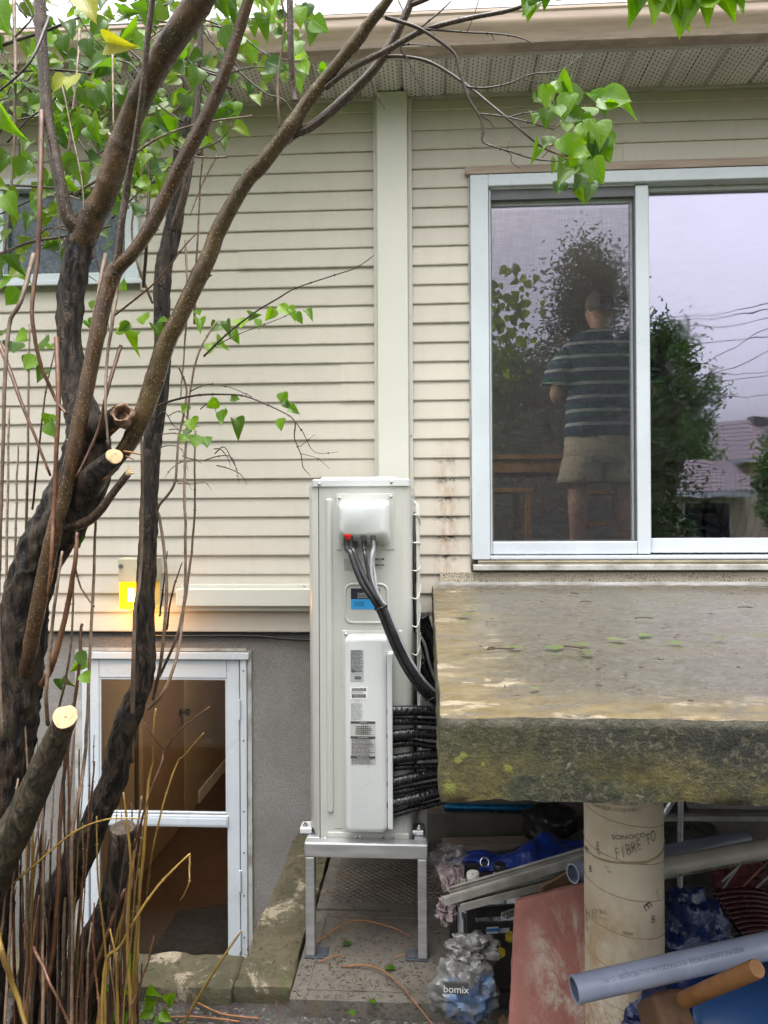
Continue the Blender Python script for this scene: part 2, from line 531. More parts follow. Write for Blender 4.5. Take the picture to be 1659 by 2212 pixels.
def board(x0, x1, k, proud=0.0):
    """one lap of siding: thick lower edge, thin upper edge tucked under the next lap"""
    z0 = SID0 + k*PITCH; z1 = min(z0 + PITCH + .006, SOF - .004)
    if z1 - z0 < .02 or x1 - x0 < .015: return
    yb = YW + .02
    jit = .0012*math.sin(k*2.3 + x0*7)
    prof = [(yb, z0+.004), (YW-.004+jit-proud, z0), (YW-.006+jit-proud, z0+.005), (YW+.0055-proud, z1), (yb, z1)]
    b = B(); b.loft([[Vector((x, y, z)) for y, z in prof] for x in (x0, x1)])
    b.build('siding_board', m_siding, wall)
COLX0, COLX1 = X(806, 700), X(886, 700)
rnd = random.Random(4)
seams = {26: [X(697, 300)], 25: [X(697, 330)], 13: [X(741, 820)], 12: [X(741, 850)], 2: [X(180, 1300)], 4: [X(420, 1230)], 19: [X(520, 560)], 8: [X(250, 1020)]}
nrow = int((SOF - SID0)/PITCH) + 1
for k in range(nrow):
    z0 = SID0 + k*PITCH; zc = z0 + PITCH/2
    # left of the duct
    segs = [[HX0, COLX0+.01]]
    if LZ0 < zc < LZ1: segs = [[HX0, LX0], [LX1, COLX0+.01]]
    for s in list(segs):
        for sx_ in seams.get(k, []):
            if s[0] < sx_ < s[1]:
                segs.remove(s); segs += [[s[0], sx_], [sx_-.012, s[1], .003]]
    # right of the duct, round the patio door
    if zc > DZ1 + .05:
        sj = {25: X(1350, 230), 26: X(1390, 220), 24: X(1350, 260)}.get(k, X(1700))
        segs += [[COLX1-.01, sj], [sj-.012, HX1, .003]]
    elif zc > DZ0 - .015:
        segs += [[COLX1-.01, DX0-.004], [DX1+.004, HX1]]
    elif zc > SID0 + .25:
        segs += [[COLX1-.01, X(950, 1250)], [X(950, 1250)-.01, HX1, -.002]]
    else:
        segs += [[COLX1-.01, HX1]]
    for s in segs: board(s[0], s[1], k, s[2] if len(s) > 2 else 0.0)
# starter strip and the black line under the lowest lap
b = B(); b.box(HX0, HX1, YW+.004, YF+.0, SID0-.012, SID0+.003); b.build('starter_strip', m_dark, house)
# corner walls and back of the house
b = B()
b.box(HX0, HX0+.15, YW+TH+.01, HY1, -1, SOF+.1); b.box(HX1-.15, HX1, YW+TH+.01, SWY0, -1.2, SOF+.1); b.box(HX1-.15, HX1, SWY1, HY1, -1.2, SOF+.1); b.box(HX1-.15, HX1, SWY0, SWY1, -1.2, SWZ0); b.box(HX1-.15, HX1, SWY0, SWY1, SWZ1, SOF+.1); b.box(HX0+.16, HX1-.16, HY1-.15, HY1, -1, SOF+.1)
b.build('rear_walls', m_siding, house)
# foundation
b = B()
cells(b, sorted([HX0, BX0, BX1, HX1]), sorted([-1.3, BZ0, BZ1, SID0-.012]), YF, YF+.2, [(BX0, BX1, BZ0, BZ1)])
b.build('foundation_wall', m_stucco, house)
b = B(); b.rough_box(WX1+.5, 4.1, YF-.13, YF+.02, GZ-.05, .095, .06, .012, .006, 9); b.build('footing_ledge', m_conc_dark, house, smooth=50)
b = B(); b.box(BX0+.02, BX1-.02, YF-.01, YF+.2, -1.139, BZ0-.001); b.build('door_step', m_conc_dark, house)
# a few nail-heads and a stray clip under the lowest lap
# soffit
soffit = B().box(HX0-.3, HX1+.3, 3.66, YW+.1, SOF+.05, SOF+.06).build('soffit', m_soffit_rib, house)
PW = .2215
x = X(1330, 300) - 24*PW
yo, yi = 3.70, YW - .002
i = 0
while x < HX1:
    b = B()
    prof = [(0, SOF+.016), (.006, SOF+.016), (.012, SOF+.002), (.055, SOF), (.10, SOF+.0005), (.104, SOF+.007), (.108, SOF+.0005), (.16, SOF), (PW-.012, SOF+.002), (PW-.007, SOF+.016), (PW-.001, SOF+.016)]
    sag = .0025*math.sin(i*1.9)
    b.loft([[Vector((x+dx, y, z+sag)) for dx, z in prof] for y in (yo, yi)], closed=False, cap=False)
    o = b.build('soffit_panel', [m_soffit], soffit)
    md = o.modifiers.new('thickness', 'SOLIDIFY'); md.thickness = .002; md.offset = 1
    x += PW; i += 1
b = B(); b.box(HX0, HX1, yi-.024, yi+.004, SOF-.012, SOF+.02); b.build('wall_channel', m_soffit_rib, house, bevel=.002)
b = B(); b.box(HX0-.3, HX1+.3, 3.655, 3.7, SOF-.006, SOF+.03); b.build('front_channel', m_soffit_rib, house, bevel=.003)
# gutter: rolled lip, ogee front
prof = [(3.555, SOF-.018), (3.50, SOF-.02), (3.487, SOF-.012), (3.483, SOF+.004), (3.474, SOF+.026), (3.455, SOF+.046), (3.444, SOF+.058), (3.441, SOF+.072),
        (3.441, SOF+.098), (3.434, SOF+.106), (3.434, SOF+.116), (3.442, SOF+.122), (3.452, SOF+.12), (3.452, SOF+.11), (3.449, SOF+.075), (3.49, SOF-.004), (3.55, SOF-.008), (3.55, SOF+.11), (3.555, SOF+.11)]
b = B()
xs_ = [HX0-.3 + i*.25 for i in range(int((HX1-HX0+.6)/.25)+1)]
b.loft([[Vector((xx, y + .1 + .002*math.sin(xx*3.1), z + .0025*math.sin(xx*1.7+1))) for y, z in prof] for xx in xs_])
b.build('gutter', m_fascia, house, smooth=35)
b = B(); b.box(HX0-.3, HX1+.3, 3.657, 3.675, SOF+.032, SOF+.13); b.build('fascia_board', m_fascia, house)
b = B(); zr = SOF+.135
b.loft([[Vector((xx, 3.57, zr)), Vector((xx, 9.0, zr+1.5)), Vector((xx, 14.3, zr+.1)), Vector((xx, 14.3, zr+.13)), Vector((xx, 9.0, zr+1.53)), Vector((xx, 3.57, zr+.012))] for xx in (HX0-.4, HX1+.4)])
b.build('roof', m_shingle, house)
for xx in (HX0, HX1-.15):
    b = B(); b.loft([[Vector((x_, 4.1, SOF+.101)), Vector((x_, HY1, SOF+.101)), Vector((x_, 9.0, zr+1.45))] for x_ in (xx, xx+.12)])
    b.build('gable', m_siding, house)

# ------------------------------------------------ patio door
door = thing('patio_door', parent=house)
def frame_boxes(b, x0, x1, z0, z1, w, y0, y1, wt=None, wb=None, wr=None):
    wt = w if wt is None else wt; wb = w if wb is None else wb; wr = w if wr is None else wr
    b.box(x0, x0+w, y0, y1, z0, z1); b.box(x1-wr, x1, y0, y1, z0, z1)
    b.box(x0+w, x1-wr, y0, y1, z1-wt, z1); b.box(x0+w, x1-wr, y0, y1, z0, z0+wb)
XA, XB = X(1056, 800), X(1402, 800)             # outer edges of the sliding sash
zsill = Z(1197, 1200)
b = B(); frame_boxes(b, DX0, DX1, DZ0+.055, DZ1, XA-DX0, YW-.035, YW+TH-.02, .062, .02)
b.build('frame', m_white, door, bevel=.005)
b = B(); b.box(DX0+.004, DX1-.004, YW-.052, YW+.06, DZ0, DZ0+.03); b.build('sill', m_white_dirty, door, bevel=.004)
b = B(); b.box(DX0+.03, DX1-.03, YW-.03, YW+.10, DZ0+.032, DZ0+.053); b.box(DX0+.03, DX1-.03, YW-.036, YW-.03, DZ0+.042, DZ0+.048)
b.build('track', m_beige_track, door, bevel=.002)
gx0, gx1 = X(1063, 800), X(1372, 800); gz0, gz1 = Z(1168, 1200), Z(436, 1200)
b = B()
zs0, zs1 = zsill, DZ1-.07
ysh = YW-.012
b.box(XA+.003, gx0-.004, ysh, ysh+.045, zs0, zs1); b.box(gx1+.004, XB, ysh, ysh+.045, zs0, zs1)
b.box(gx0-.003, gx1+.003, ysh, ysh+.045, zs0, gz0-.004); b.box(gx0-.003, gx1+.003, ysh, ysh+.045, Z(415, 1200)+.03, zs1)
b.build('sash', m_white, door, bevel=.005)
b = B(); frame_boxes(b, gx0-.004, gx1+.004, gz0-.004, Z(415, 1200)+.03, .006, ysh+.012, ysh+.04, .062); b.build('screen_frame', m_dark_grey, door)
b = B(); b.quad((gx0, ysh+.016, gz0), (gx1, ysh+.016, gz0), (gx1, ysh+.016, gz1), (gx0, ysh+.016, gz1)); b.build('insect_screen', m_screen, door)
b = B(); b.box(gx0-.01, gx1+.01, ysh+.062, ysh+.068, gz0-.01, gz1+.04); b.build('pane', m_glass_sash, door)
b = B(); frame_boxes(b, gx0-.03, gx1+.02, gz0-.03, gz1+.05, .03, ysh+.05, ysh+.085, .05); b.build('inner_sash', m_white, door, bevel=.003)
# fixed light on the right
fx0, fx1, fz0, fz1 = X(1409, 800), DX1-.085, Z(1168, 1500)+.012, Z(405, 1500)
b = B(); frame_boxes(b, XB+.001, DX1-(XA-DX0)-.002, zsill+.004, DZ1-.065, fx0-XB-.001, YW+.035, YW+.085, DZ1-.065-fz1, fz0-zsill-.004, .05)
b.build('fixed_sash', m_white, door, bevel=.004)
b = B(); b.box(fx0-.01, fx1+.03, YW+.062, YW+.068, fz0-.01, fz1+.01); b.build('pane', m_glass, door)
b = B(); b.rough_box(X(1004, 372), DX1+.06, YW-.034, YW+.0, DZ1+.004, DZ1+.044, .05, .005, .002, 20); b.build('head_trim', m_trim, house, smooth=40)
b = B(); b.box(X(950, 1250), DX1+.3, YW-.018, YW-.007, Z(1257, 1100), DZ0-.012); b.build('kick_board', m_mildew, house)
b = B(); b.rough_box(X(940, 1262), DX1+.3, YW-.035, YW-.019, Z(1266, 1100), Z(1256, 1100), .05, .003, .002, 30); b.build('base_strip', m_white_dirty, house)
# caulk line at the left jamb
b = B(); pts = [(DX0-.004+.002*math.sin(i*1.3), YW-.012, DZ0+.02+(DZ1-DZ0-.02)*i/24) for i in range(25)]
b.tube(pts, .005, 6); b.build('caulk', m_white_dirty, door, smooth=179)

# ------------------------------------------------ small upper window on the left
win = thing('window', parent=house)
b = B(); frame_boxes(b, LX0, LX1, LZ0, LZ1, .075, YW-.03, YW+.1, .06, .055); b.box(-2.35, -2.29, YW-.02, YW+.06, LZ0+.055, LZ1-.06); b.build('frame', m_white, win, bevel=.005)
b = B(); b.box(LX0-.02, LX1+.02, YW-.045, YW-.03, LZ0-.012, LZ0+.012); b.build('sill', m_white, win, bevel=.003)
for a_, c_ in ((LX0+.07, -2.35), (-2.29, LX1-.07)):
    b = B(); b.box(a_, c_, YW+.03, YW+.036, LZ0+.05, LZ1-.055); b.build('pane', m_obscure, win)

# ------------------------------------------------ glazed basement door
bd = thing('basement_door', parent=house)
yd = YF - .02
b = B(); frame_boxes(b, BX0-.005, BX1+.005, BZ0, BZ1, .035, yd, YF+.12, .04, .02); b.box(BX0-.02, BX1+.02, yd-.012, yd-.001, BZ1-.035, BZ1+.004)
b.build('frame', m_white, bd, bevel=.004)
b = B(); b.box(BX0-.045, BX0-.008, YF-.012, YF+.005, BZ0, BZ1+.012); b.box(BX1+.008, BX1+.03, YF-.012, YF+.005, BZ0, BZ1+.012); b.box(BX0-.005, BX1+.005, YF-.010, YF+.006, BZ1+.006, BZ1+.022)
b.build('stucco_trim', m_white_dirty, bd)
lx0, lx1 = BX0+.037, BX1-.037
ix0, ix1 = X(213, 1700, yd), X(490, 1700, yd)
iz1 = Z(1466, 400, yd); mz0, mz1 = Z(1787, 400, yd), Z(1760, 400, yd)
b = B(); ym = yd+.008
b.box(lx0, ix0, ym, ym+.032, BZ0+.03, BZ1-.042); b.box(ix1, lx1, ym, ym+.032, BZ0+.03, BZ1-.042); b.box(ix0+.0005, ix1-.0005, ym, ym+.032, iz1, BZ1-.042); b.box(ix0+.0005, ix1-.0005, ym, ym+.032, BZ0+.03, BZ0+.12)
b.build('leaf_frame', m_white, bd, bevel=.005)
b = B(); frame_boxes(b, ix0+.0006, ix1-.0006, mz1+.002, iz1-.0006, .009, ym+.004, ym+.02); b.build('glazing_bead', m_white, bd, bevel=.002)
b = B(); b.box(ix0-.006, ix1+.006, ym-.012, ym+.03, mz0+.004, mz1-.004); b.box(ix0, ix1, ym-.016, ym-.012, mz0+.014, mz1-.016); b.build('cross_rail', m_white, bd, bevel=.004)
for z0_, z1_ in ((BZ0+.11, mz0+.002), (mz1, iz1+.003)):
    b = B(); b.box(ix0-.004, ix1+.004, ym+.014, ym+.018, z0_, z1_); b.build('pane', m_glass_door, bd)
for vv in (1530, 1900, 2030):
    b = B(); b.tube([(lx1+.004, yd-.006, Z(vv+12, 520, yd)-.03), (lx1+.004, yd-.006, Z(vv, 520, yd)+.05)], .007, 10); b.build('hinge', m_white, bd, smooth=60)
for vv in (1449, 1600, 1753, 1842, 1935, 2025):
    b = B(); b.lathe((BX1-.012, yd, Z(vv, 520, yd)), [(0, .0045), (.002, .004), (.003, .001)], 8, (0, -1, 0)); b.build('screw', m_dark, bd)
for vv in (1449,):
    pass
# black cable hanging in the shadow under the laps
m_black = pm('black_plastic', (.012, .012, .013), .35, (.02, .02, .021), 8)
pts = crom([tuple(P(u, v, YF-.03)) for u, v in ((300, 1372), (380, 1374), (470, 1373), (560, 1374), (610, 1379), (660, 1382), (720, 1384))], 5)
tag(B().tube(pts, .008, 8).build('service_cable', m_black, smooth=179), 'thin black cable hanging just under the lowest siding board', 'cable')
# ---------------------------------------------------------------- rooms behind the glass
m_tanwall = pm('tan_wall_paint', (.36, .275, .185), .6, (.31, .235, .158), 1.5)
m_browndoor = pm('brown_door_paint', (.25, .17, .105), .45, (.21, .14, .085), 2, stretch=(1, 1, .3))
m_floorwood = pm('dark_wood_floor', (.075, .042, .028), .45, (.05, .027, .017), 3, stretch=(1, 12, 1))
m_dimwall = pm('room_wall_paint', (.30, .27, .235), .7)
m_ceilp = pm('ceiling_paint', (.78, .76, .72), .8)
hall = thing('basement_hall', parent=house)
hx0, hx1, hy0, hy1, hz0, hz1 = -2.06, -.62, YF+.205, 8.6, -.93, 1.13
B().box(hx0-.1, hx1+.1, hy0, hy1+.1, hz0-.08, hz0).build('floor', m_floorwood, hall)
B().box(hx0-.1, hx1+.1, hy0, hy1+.1, hz1, hz1+.06).build('ceiling', m_ceilp, hall)
B().box(hx0-.1, hx0, hy0, hy1+.1, hz0+.001, hz1-.001).build('wall', m_tanwall, hall)
B().box(hx1, hx1+.1, hy0, hy1+.1, hz0+.001, hz1-.001).build('wall', m_tanwall, hall)
B().box(hx0+.001, hx1-.001, hy1, hy1+.1, hz0+.001, hz1-.001).build('wall', m_tanwall, hall)
B().box(hx0, hx0+.014, hy0+.01, 5.2, hz0, hz0+.11).box(hx0, hx0+.014, 6.75, hy1, hz0, hz0+.11).build('baseboard', m_ceilp, hall, bevel=.003)
b = B(); b.box(hx0, hx0+.03, 5.28, 5.36, hz0, hz1-.02); b.box(hx0, hx0+.03, 6.3, 6.38, hz0, hz1-.02); b.build('door_casing', m_tanwall, hall, bevel=.004)
b = B(); b.box(hx0+.002, hx0+.02, 5.362, 6.298, hz0+.01, hz1-.03); b.build('interior_door', m_browndoor, hall)
b = B(); b.lathe((hx0+.021, 6.2, hz0+.95), [(0, .03), (.008, .03), (.012, .012), (.04, .012), (.05, .028), (.07, .03), (.082, .02)], 14, (1, 0, 0)); b.build('door_knob', m_black, hall, smooth=40)
n = N('warm_bulb'); em = n.new('Emission'); em.inputs[0].default_value = (1.0, .76, .50, 1); em.inputs[1].default_value = 24.0
n.l.new(em.outputs[0], n.out.inputs[0]); m_bulb = n.mat
cl = thing('ceiling_light', 'round warm ceiling light in the basement hall behind the glazed door', 'lamp', (-1.15, 5.6, hz1))
B().lathe((-1.15, 5.6, hz1-.001), [(0, .16), (-.02, .16), (-.02, .14)], 24).build('base', m_ceilp, cl)
B().lathe((-1.15, 5.6, hz1-.021), [(0, .14), (-.03, .13), (-.055, .09), (-.065, .02)], 24).build('lamp_shade', m_bulb, cl, smooth=179)
m_mat = pm('dark_mat', (.018, .02, .026), .9, (.03, .032, .04), 20, bump=.5, bscale=150)
mo = G(385, 2015, hz0)
def fm(s, t):
    return Vector((-1.62 + s*.85, 4.32 + t*.55 + .05*math.sin(s*5), hz0 + .012 + .045*math.exp(-((s-.55)**2+(t-.9)**2)*14) + .006*nz((s*6, t*6, 0))))
tag(drape('door_mat', m_mat, fm, 16, 12, thick=.012), 'rumpled dark mat inside the basement door', 'mat')

room = thing('upper_room', parent=house)
rx0, rx1, ry0, ry1, rz0, rz1 = -1.7, 3.94, YW+TH+.002, 8.4, DZ0-.0, 3.72
B().box(rx0-.1, rx1+.1, ry0, ry1+.1, rz0-.1, rz0).build('floor', m_floorwood, room)
B().box(rx0-.1, rx1+.1, ry0, ry1+.1, rz1, rz1+.06).build('ceiling', m_ceilp, room)
B().box(rx0-.1, rx0, ry0, ry1+.1, rz0+.001, rz1-.001).build('wall', m_dimwall, room)
b = B(); b.box(rx1, rx1+.1, ry0, SWY0, rz0+.001, rz1-.001); b.box(rx1, rx1+.1, SWY1, ry1+.1, rz0+.001, rz1-.001); b.box(rx1, rx1+.1, SWY0, SWY1, rz0+.001, SWZ0); b.box(rx1, rx1+.1, SWY0, SWY1, SWZ1, rz1-.001); b.build('wall', m_dimwall, room)
sw = thing('added_side_window', parent=house)  # out-of-view window put in to bring more daylight onto the person
b = B()
for a_ in ((SWY0, SWY0+.06, SWZ0, SWZ1), (SWY1-.06, SWY1, SWZ0, SWZ1), (SWY0+.06, SWY1-.06, SWZ0, SWZ0+.06), (SWY0+.06, SWY1-.06, SWZ1-.06, SWZ1)): b.box(HX1-.1, HX1+.03, *a_)
b.build('frame', m_white, sw, bevel=.004)
B().box(HX1-.05, HX1-.044, SWY0+.05, SWY1-.05, SWZ0+.05, SWZ1-.05).build('pane', m_glass_door, sw)
B().box(rx0+.001, rx1-.001, ry1, ry1+.1, rz0+.001, rz1-.001).build('wall', m_dimwall, room)
m_pine = pm('honey_pine', (.42, .22, .075), .4, (.33, .16, .05), 5, stretch=(6, 6, 1))
FZ = rz0
# a pine dining table, chairs and a step stool in the half dark
def wood_chair(label, loc, rz, group=None):
    t = thing('wooden_chair', label, 'chair', loc, group); t.rotation_euler.z = rz
    def pb(name, *a):
        b = B(); b.box(*a); o = b.build(name, m_pine, None, bevel=.004); o.parent = t
    pb('seat', -.21, .21, -.2, .2, .43, .46)
    for sx_ in (-1, 1):
        for sy_ in (-1, 1):
            pb('leg', sx_*.18-.02, sx_*.18+.02, sy_*.17-.02, sy_*.17+.02, 0, .429)
        pb('back_post', sx_*.18-.02, sx_*.18+.02, .16, .19, .461, .95)
    pb('back_rail', -.159, .159, .165, .185, .84, .93); pb('back_rail', -.159, .159, .165, .185, .62, .68)
    pb('stretcher', -.16, .16, -.18, -.16, .2, .24)
    return t
p = P(1108, 1170, 5.1)
wood_chair('pine chair inside the sliding panel, at the far left behind the screen', (p.x-.1, 5.15, FZ), R(95))
p = P(1330, 1100, 5.6)
wood_chair('pine chair behind the legs of the person indoors', (p.x-.03, 5.7, FZ), R(170))
p = P(1215, 980, 6.0)
tb = thing('dining_table', 'pine dining table standing in the dark room left of the person', 'table', (p.x, 6.3, FZ))
for nm, a in (('table_top', (-.65, .65, -.42, .42, .71, .745)), ('apron', (-.58, .58, -.36, -.34, .61, .709)), ('apron', (-.58, .58, .34, .36, .61, .709))):
    b = B(); b.box(*a); o = b.build(nm, m_pine, None, bevel=.005); o.parent = tb
for sx_ in (-1, 1):
    for sy_ in (-1, 1):
        b = B(); b.box(sx_*.56-.035, sx_*.56+.035, sy_*.3-.035, sy_*.3+.035, 0, .609); o = b.build('leg', m_pine, None, bevel=.004); o.parent = tb
# folding table and wicker chair seen low in the right-hand pane
m_blackmetal = pm('black_metal', (.015, .015, .016), .4)
p = P(1570, 1100, 5.0)
ft = thing('folding_table', 'black folding table with crossed legs behind the fixed pane', 'table', (p.x, 5.0, FZ))
zt = Z(1098, 1570, 5.0) - FZ
b = B(); b.box(-.42, .62, -.28, .28, zt-.03, zt); o = b.build('table_top', m_blackmetal, None, bevel=.004); o.parent = ft
for y_ in (-.22, .22):
    for s_ in (-1, 1):
        b = B(); b.tube([(s_*-.36, y_+.015*s_, .0), (s_*.36, y_+.015*s_, zt-.031)], .014, 8); o = b.build('leg', m_blackmetal, None, smooth=60); o.parent = ft
n = N('white_wicker'); co = n.coord()
wv = n.math('FRACT', n.math('MULTIPLY', n.sep(co)[0], 28.0))
m_wicker = n.fin(n.mix(n.math('LESS_THAN', wv, .3), (.5, .46, .44), (.25, .22, .22)), .6)
p = P(1640, 1110, 4.75)
wc = thing('wicker_chair', 'white wicker tub chair at the lower right behind the fixed pane', 'chair', (p.x+.05, 4.72, FZ))
b = B(); rings = []
for i in range(9):
    t_ = i/8; h = .12 + .42*t_; r_ = .24 + .12*math.sin(t_*1.5)
    rings.append([Vector((r_*math.cos(a), r_*math.sin(a)*.8, h - .14*(1 if math.sin(a) < -.2 else 0)*t_)) for a in [2*math.pi*k/28 for k in range(28)]])
b.loft(rings, cap=False); o = b.build('seat_shell', m_wicker, None, smooth=179); o.parent = wc
md = o.modifiers.new('thickness', 'SOLIDIFY'); md.thickness = .02
b = B(); b.lathe((0, 0, 0), [(0, .2), (.02, .22), (.14, .24)], 24); o = b.build('base', m_wicker, None, smooth=50); o.parent = wc
p = P(1655, 1000, 4.9)
pc = thing('tall_pine_chair', 'tall-backed pine chair at the right edge behind the fixed pane', 'chair', (p.x+.02, 5.1, FZ))
for nm, a in (('back_post', (-.03, .03, -.02, .02, 0, 1.05)), ('back_post', (.36, .42, -.02, .02, 0, 1.05)), ('back_rail', (.031, .359, -.015, .015, .9, .98)), ('back_rail', (.031, .359, -.015, .015, .7, .76)), ('seat', (-.03, .42, .021, .42, .43, .46)), ('leg', (-.03, .01, .37, .41, 0, .429)), ('leg', (.38, .42, .37, .41, 0, .429))):
    b = B(); b.box(*a); o = b.build(nm, m_pine, None, bevel=.003); o.parent = pc

# unseen table lamp on a sideboard, added behind the wall to brighten the person
n = N('added_lamp_glow'); em = n.new('Emission'); em.inputs[0].default_value = (1.0, .94, .86, 1); em.inputs[1].default_value = 9.5
n.l.new(em.outputs[0], n.out.inputs[0]); m_shade = n.mat
sbd = thing('sideboard', 'pine sideboard indoors, left of the patio door', 'sideboard', (-.75, 4.75, FZ))
for nm, a in (('carcase', (-1.25, -.25, 4.5, 4.92, FZ+.08, FZ+.8)), ('top', (-1.28, -.22, 4.47, 4.95, FZ+.801, FZ+.83)), ('plinth', (-1.2, -.3, 4.55, 4.88, FZ, FZ+.079))):
    B().box(*a).build(nm, m_pine, sbd, bevel=.004)
tlm = thing('added_table_lamp', 'unseen table lamp added on the sideboard to light the room, left of the patio door', 'lamp', (-.42, 4.68, FZ+.83))
B().lathe((-.42, 4.68, FZ+.831), [(0, .08), (.02, .08), (.04, .02), (.3, .016)], 20).build('stem', m_blackmetal, tlm, smooth=40)
B().lathe((-.42, 4.68, FZ+1.10), [(0, .17), (.26, .12)], 28).build('lamp_shade', m_shade, tlm, smooth=60)
# ------------------------------------------------ the person indoors, seen from behind
YPERS = 4.74
S_ = F_PX / YPERS
PX = P(1300, 900, YPERS).x
def pz(v): return P(1300, v, YPERS).z
m_skin = pm('skin', (.52, .32, .235), .5, (.46, .27, .19), 12)
m_hair = pm('grey_hair', (.20, .175, .155), .8, (.11, .095, .085), 90, bump=.8, bscale=200)
n = N('striped_polo'); co = n.coord(); z_ = n.sep(co)[2]
ph = n.math('FRACT', n.math('DIVIDE', z_, .0815))
st = None
for c0 in (.42, .50, .58):
    q = n.math('LESS_THAN', n.math('ABSOLUTE', n.math('SUBTRACT', ph, c0)), .022)
    st = q if st is None else n.math('ADD', st, q)
base_ = n.mix(n.math('LESS_THAN', n.math('FRACT', n.math('DIVIDE', z_, .163)), .5), (.025, .095, .10), (.03, .055, .11))
m_polo = n.fin(n.mix(st, base_, (.68, .74, .70)), .85, n.bump(n.noise(n.coord(), 14, 4), .6, .01))
m_shorts = pm('khaki_shorts', (.50, .45, .34), .85, (.42, .375, .28), 9, bump=.7, bscale=22, bdist=.015)
person = thing('person', 'person in striped dark polo and khaki shorts standing indoors behind the screen', 'person', (PX, YPERS, FZ))
m_hole = pz(945)
zsh, zneck, zhd = pz(752), pz(716), pz(655)
sk = bpy.data.meshes.new('body')
V, E, Rr = [], [], []
def jv(x, y, z, r, prev=None, ry=None):
    V.append((PX+x, YPERS+y, z)); Rr.append((r, ry or r))
    if prev is not None: E.append((prev, len(V)-1))
    return len(V)-1
zp = m_hole - .06
pel = jv(0, 0, zp, .13, None, .11)
sp1 = jv(0, .01, zp+.22, .13, pel, .10)
sp2 = jv(0, .01, zsh-.02, .13, sp1, .09)
nk = jv(-.002, .02, zneck-.01, .058, sp2)
nk2 = jv(-.002, .03, zneck+.045, .055, nk)
h1 = jv(-.004, .035, zneck+.10, .072, nk2, .085)
h2 = jv(-.004, .035, zneck+.17, .076, h1, .092)
h3 = jv(-.004, .035, zneck+.225, .06, h2, .072)
for s_ in (-1, 1):                                     # ears
    e1 = jv(s_*.082, .035, zneck+.125, .017, h1)
nose = jv(-.004, .145, zneck+.12, .014, h1)
for s_ in (-1, 1):
    sh = jv(s_*.185, .0, zsh-.03, .062, sp2)
    el = jv(s_*.285, -.02, zsh-.29, .043, sh)
    fo = jv(s_*.225, .13, zsh-.30, .04, el)
    wr = jv(s_*.15, .26, zsh-.26, .027, fo)
    pa = jv(s_*.125, .315, zsh-.245, .032, wr)
    for k, (dx, dz, ln) in enumerate(((-.03, .012, .05), (-.012, .02, .065), (.006, .02, .07), (.024, .012, .06), (.04, -.02, .04))):
        f1_ = jv(s_*(.125 - dx*.9), .35 if k < 4 else .32, zsh-.245+dz, .0095, pa)
        jv(s_*(.115 - dx), .35 + ln*.55 if k < 4 else .35, zsh-.255+dz-.02, .0085, f1_)
for s_, ux in ((-1, 1247), (1, 1347)):
    lx = (ux - 1300) / S_
    hp = jv(s_*.1, .0, zp-.06, .095, pel)
    kn = jv(lx*1.0, -.005 if s_ < 0 else .03, FZ+.47, .062, hp)
    cf = jv(lx*1.03, -.02, FZ+.33, .058, kn)
    an = jv(lx*1.06, .0, FZ+.09, .036, cf)
    he = jv(lx*1.06, -.02, FZ+.04, .038, an)
    toe = jv(lx*1.15, .17, FZ+.03, .03, he)
sk.from_pydata(V, E, [])
sk.materials.append(m_skin)
body = bpy.data.objects.new('body', sk); col.objects.link(body); setp(body, person)
md = body.modifiers.new('skin', 'SKIN'); md.use_smooth_shade = True
for i, d_ in enumerate(sk.skin_vertices[0].data):
    d_.radius = Rr[i]; d_.use_root = (i == 0)
md = body.modifiers.new('sub', 'SUBSURF'); md.levels = 2; md.render_levels = 2
# shirt: one lofted body with two sleeves
b = B(); rings = []
zh = m_hole
for t_, rx, ry, dy in ((0, .222, .15, .0), (.06, .222, .148, .0), (.2, .218, .14, 0), (.4, .215, .135, .005), (.6, .225, .13, .005), (.78, .235, .125, .01), (.88, .222, .11, .01), (.94, .175, .095, .015), (.98, .10, .078, .02), (1.0, .072, .068, .022)):
    zz = zh + (zneck + .01 - zh)*t_
    ring = []
    for k in range(40):
        a = 2*math.pi*k/40
        w = 1 + .025*nz((math.cos(a)*2, math.sin(a)*2, zz*7))
        ca, sa = math.cos(a), math.sin(a)
        e_ = .75
        ring.append(Vector((PX + rx*w*math.copysign(abs(ca)**e_, ca), YPERS + dy + ry*w*math.copysign(abs(sa)**e_, sa), zz + .012*nz((a, t_*3, 2)))))
    rings.append(ring)
b.loft(crom_rings(rings, 3) if 'crom_rings' in globals() else rings, cap=False)
for s_ in (-1, 1):
    b.tube(crom([(PX+s_*.15, YPERS+.005, zsh-.02), (PX+s_*.215, YPERS-.003, zsh-.075), (PX+s_*.262, YPERS-.012, zsh-.17), (PX+s_*.285, YPERS-.018, zsh-.245)], 4), [.07+.0018*i for i in range(13)], 18, cap=False,
           fn=lambda a, s, i: 1 + .04*math.sin(a*3+s*30))
o = b.build('shirt', m_polo, person, smooth=60)
md = o.modifiers.new('thickness', 'SOLIDIFY'); md.thickness = .005
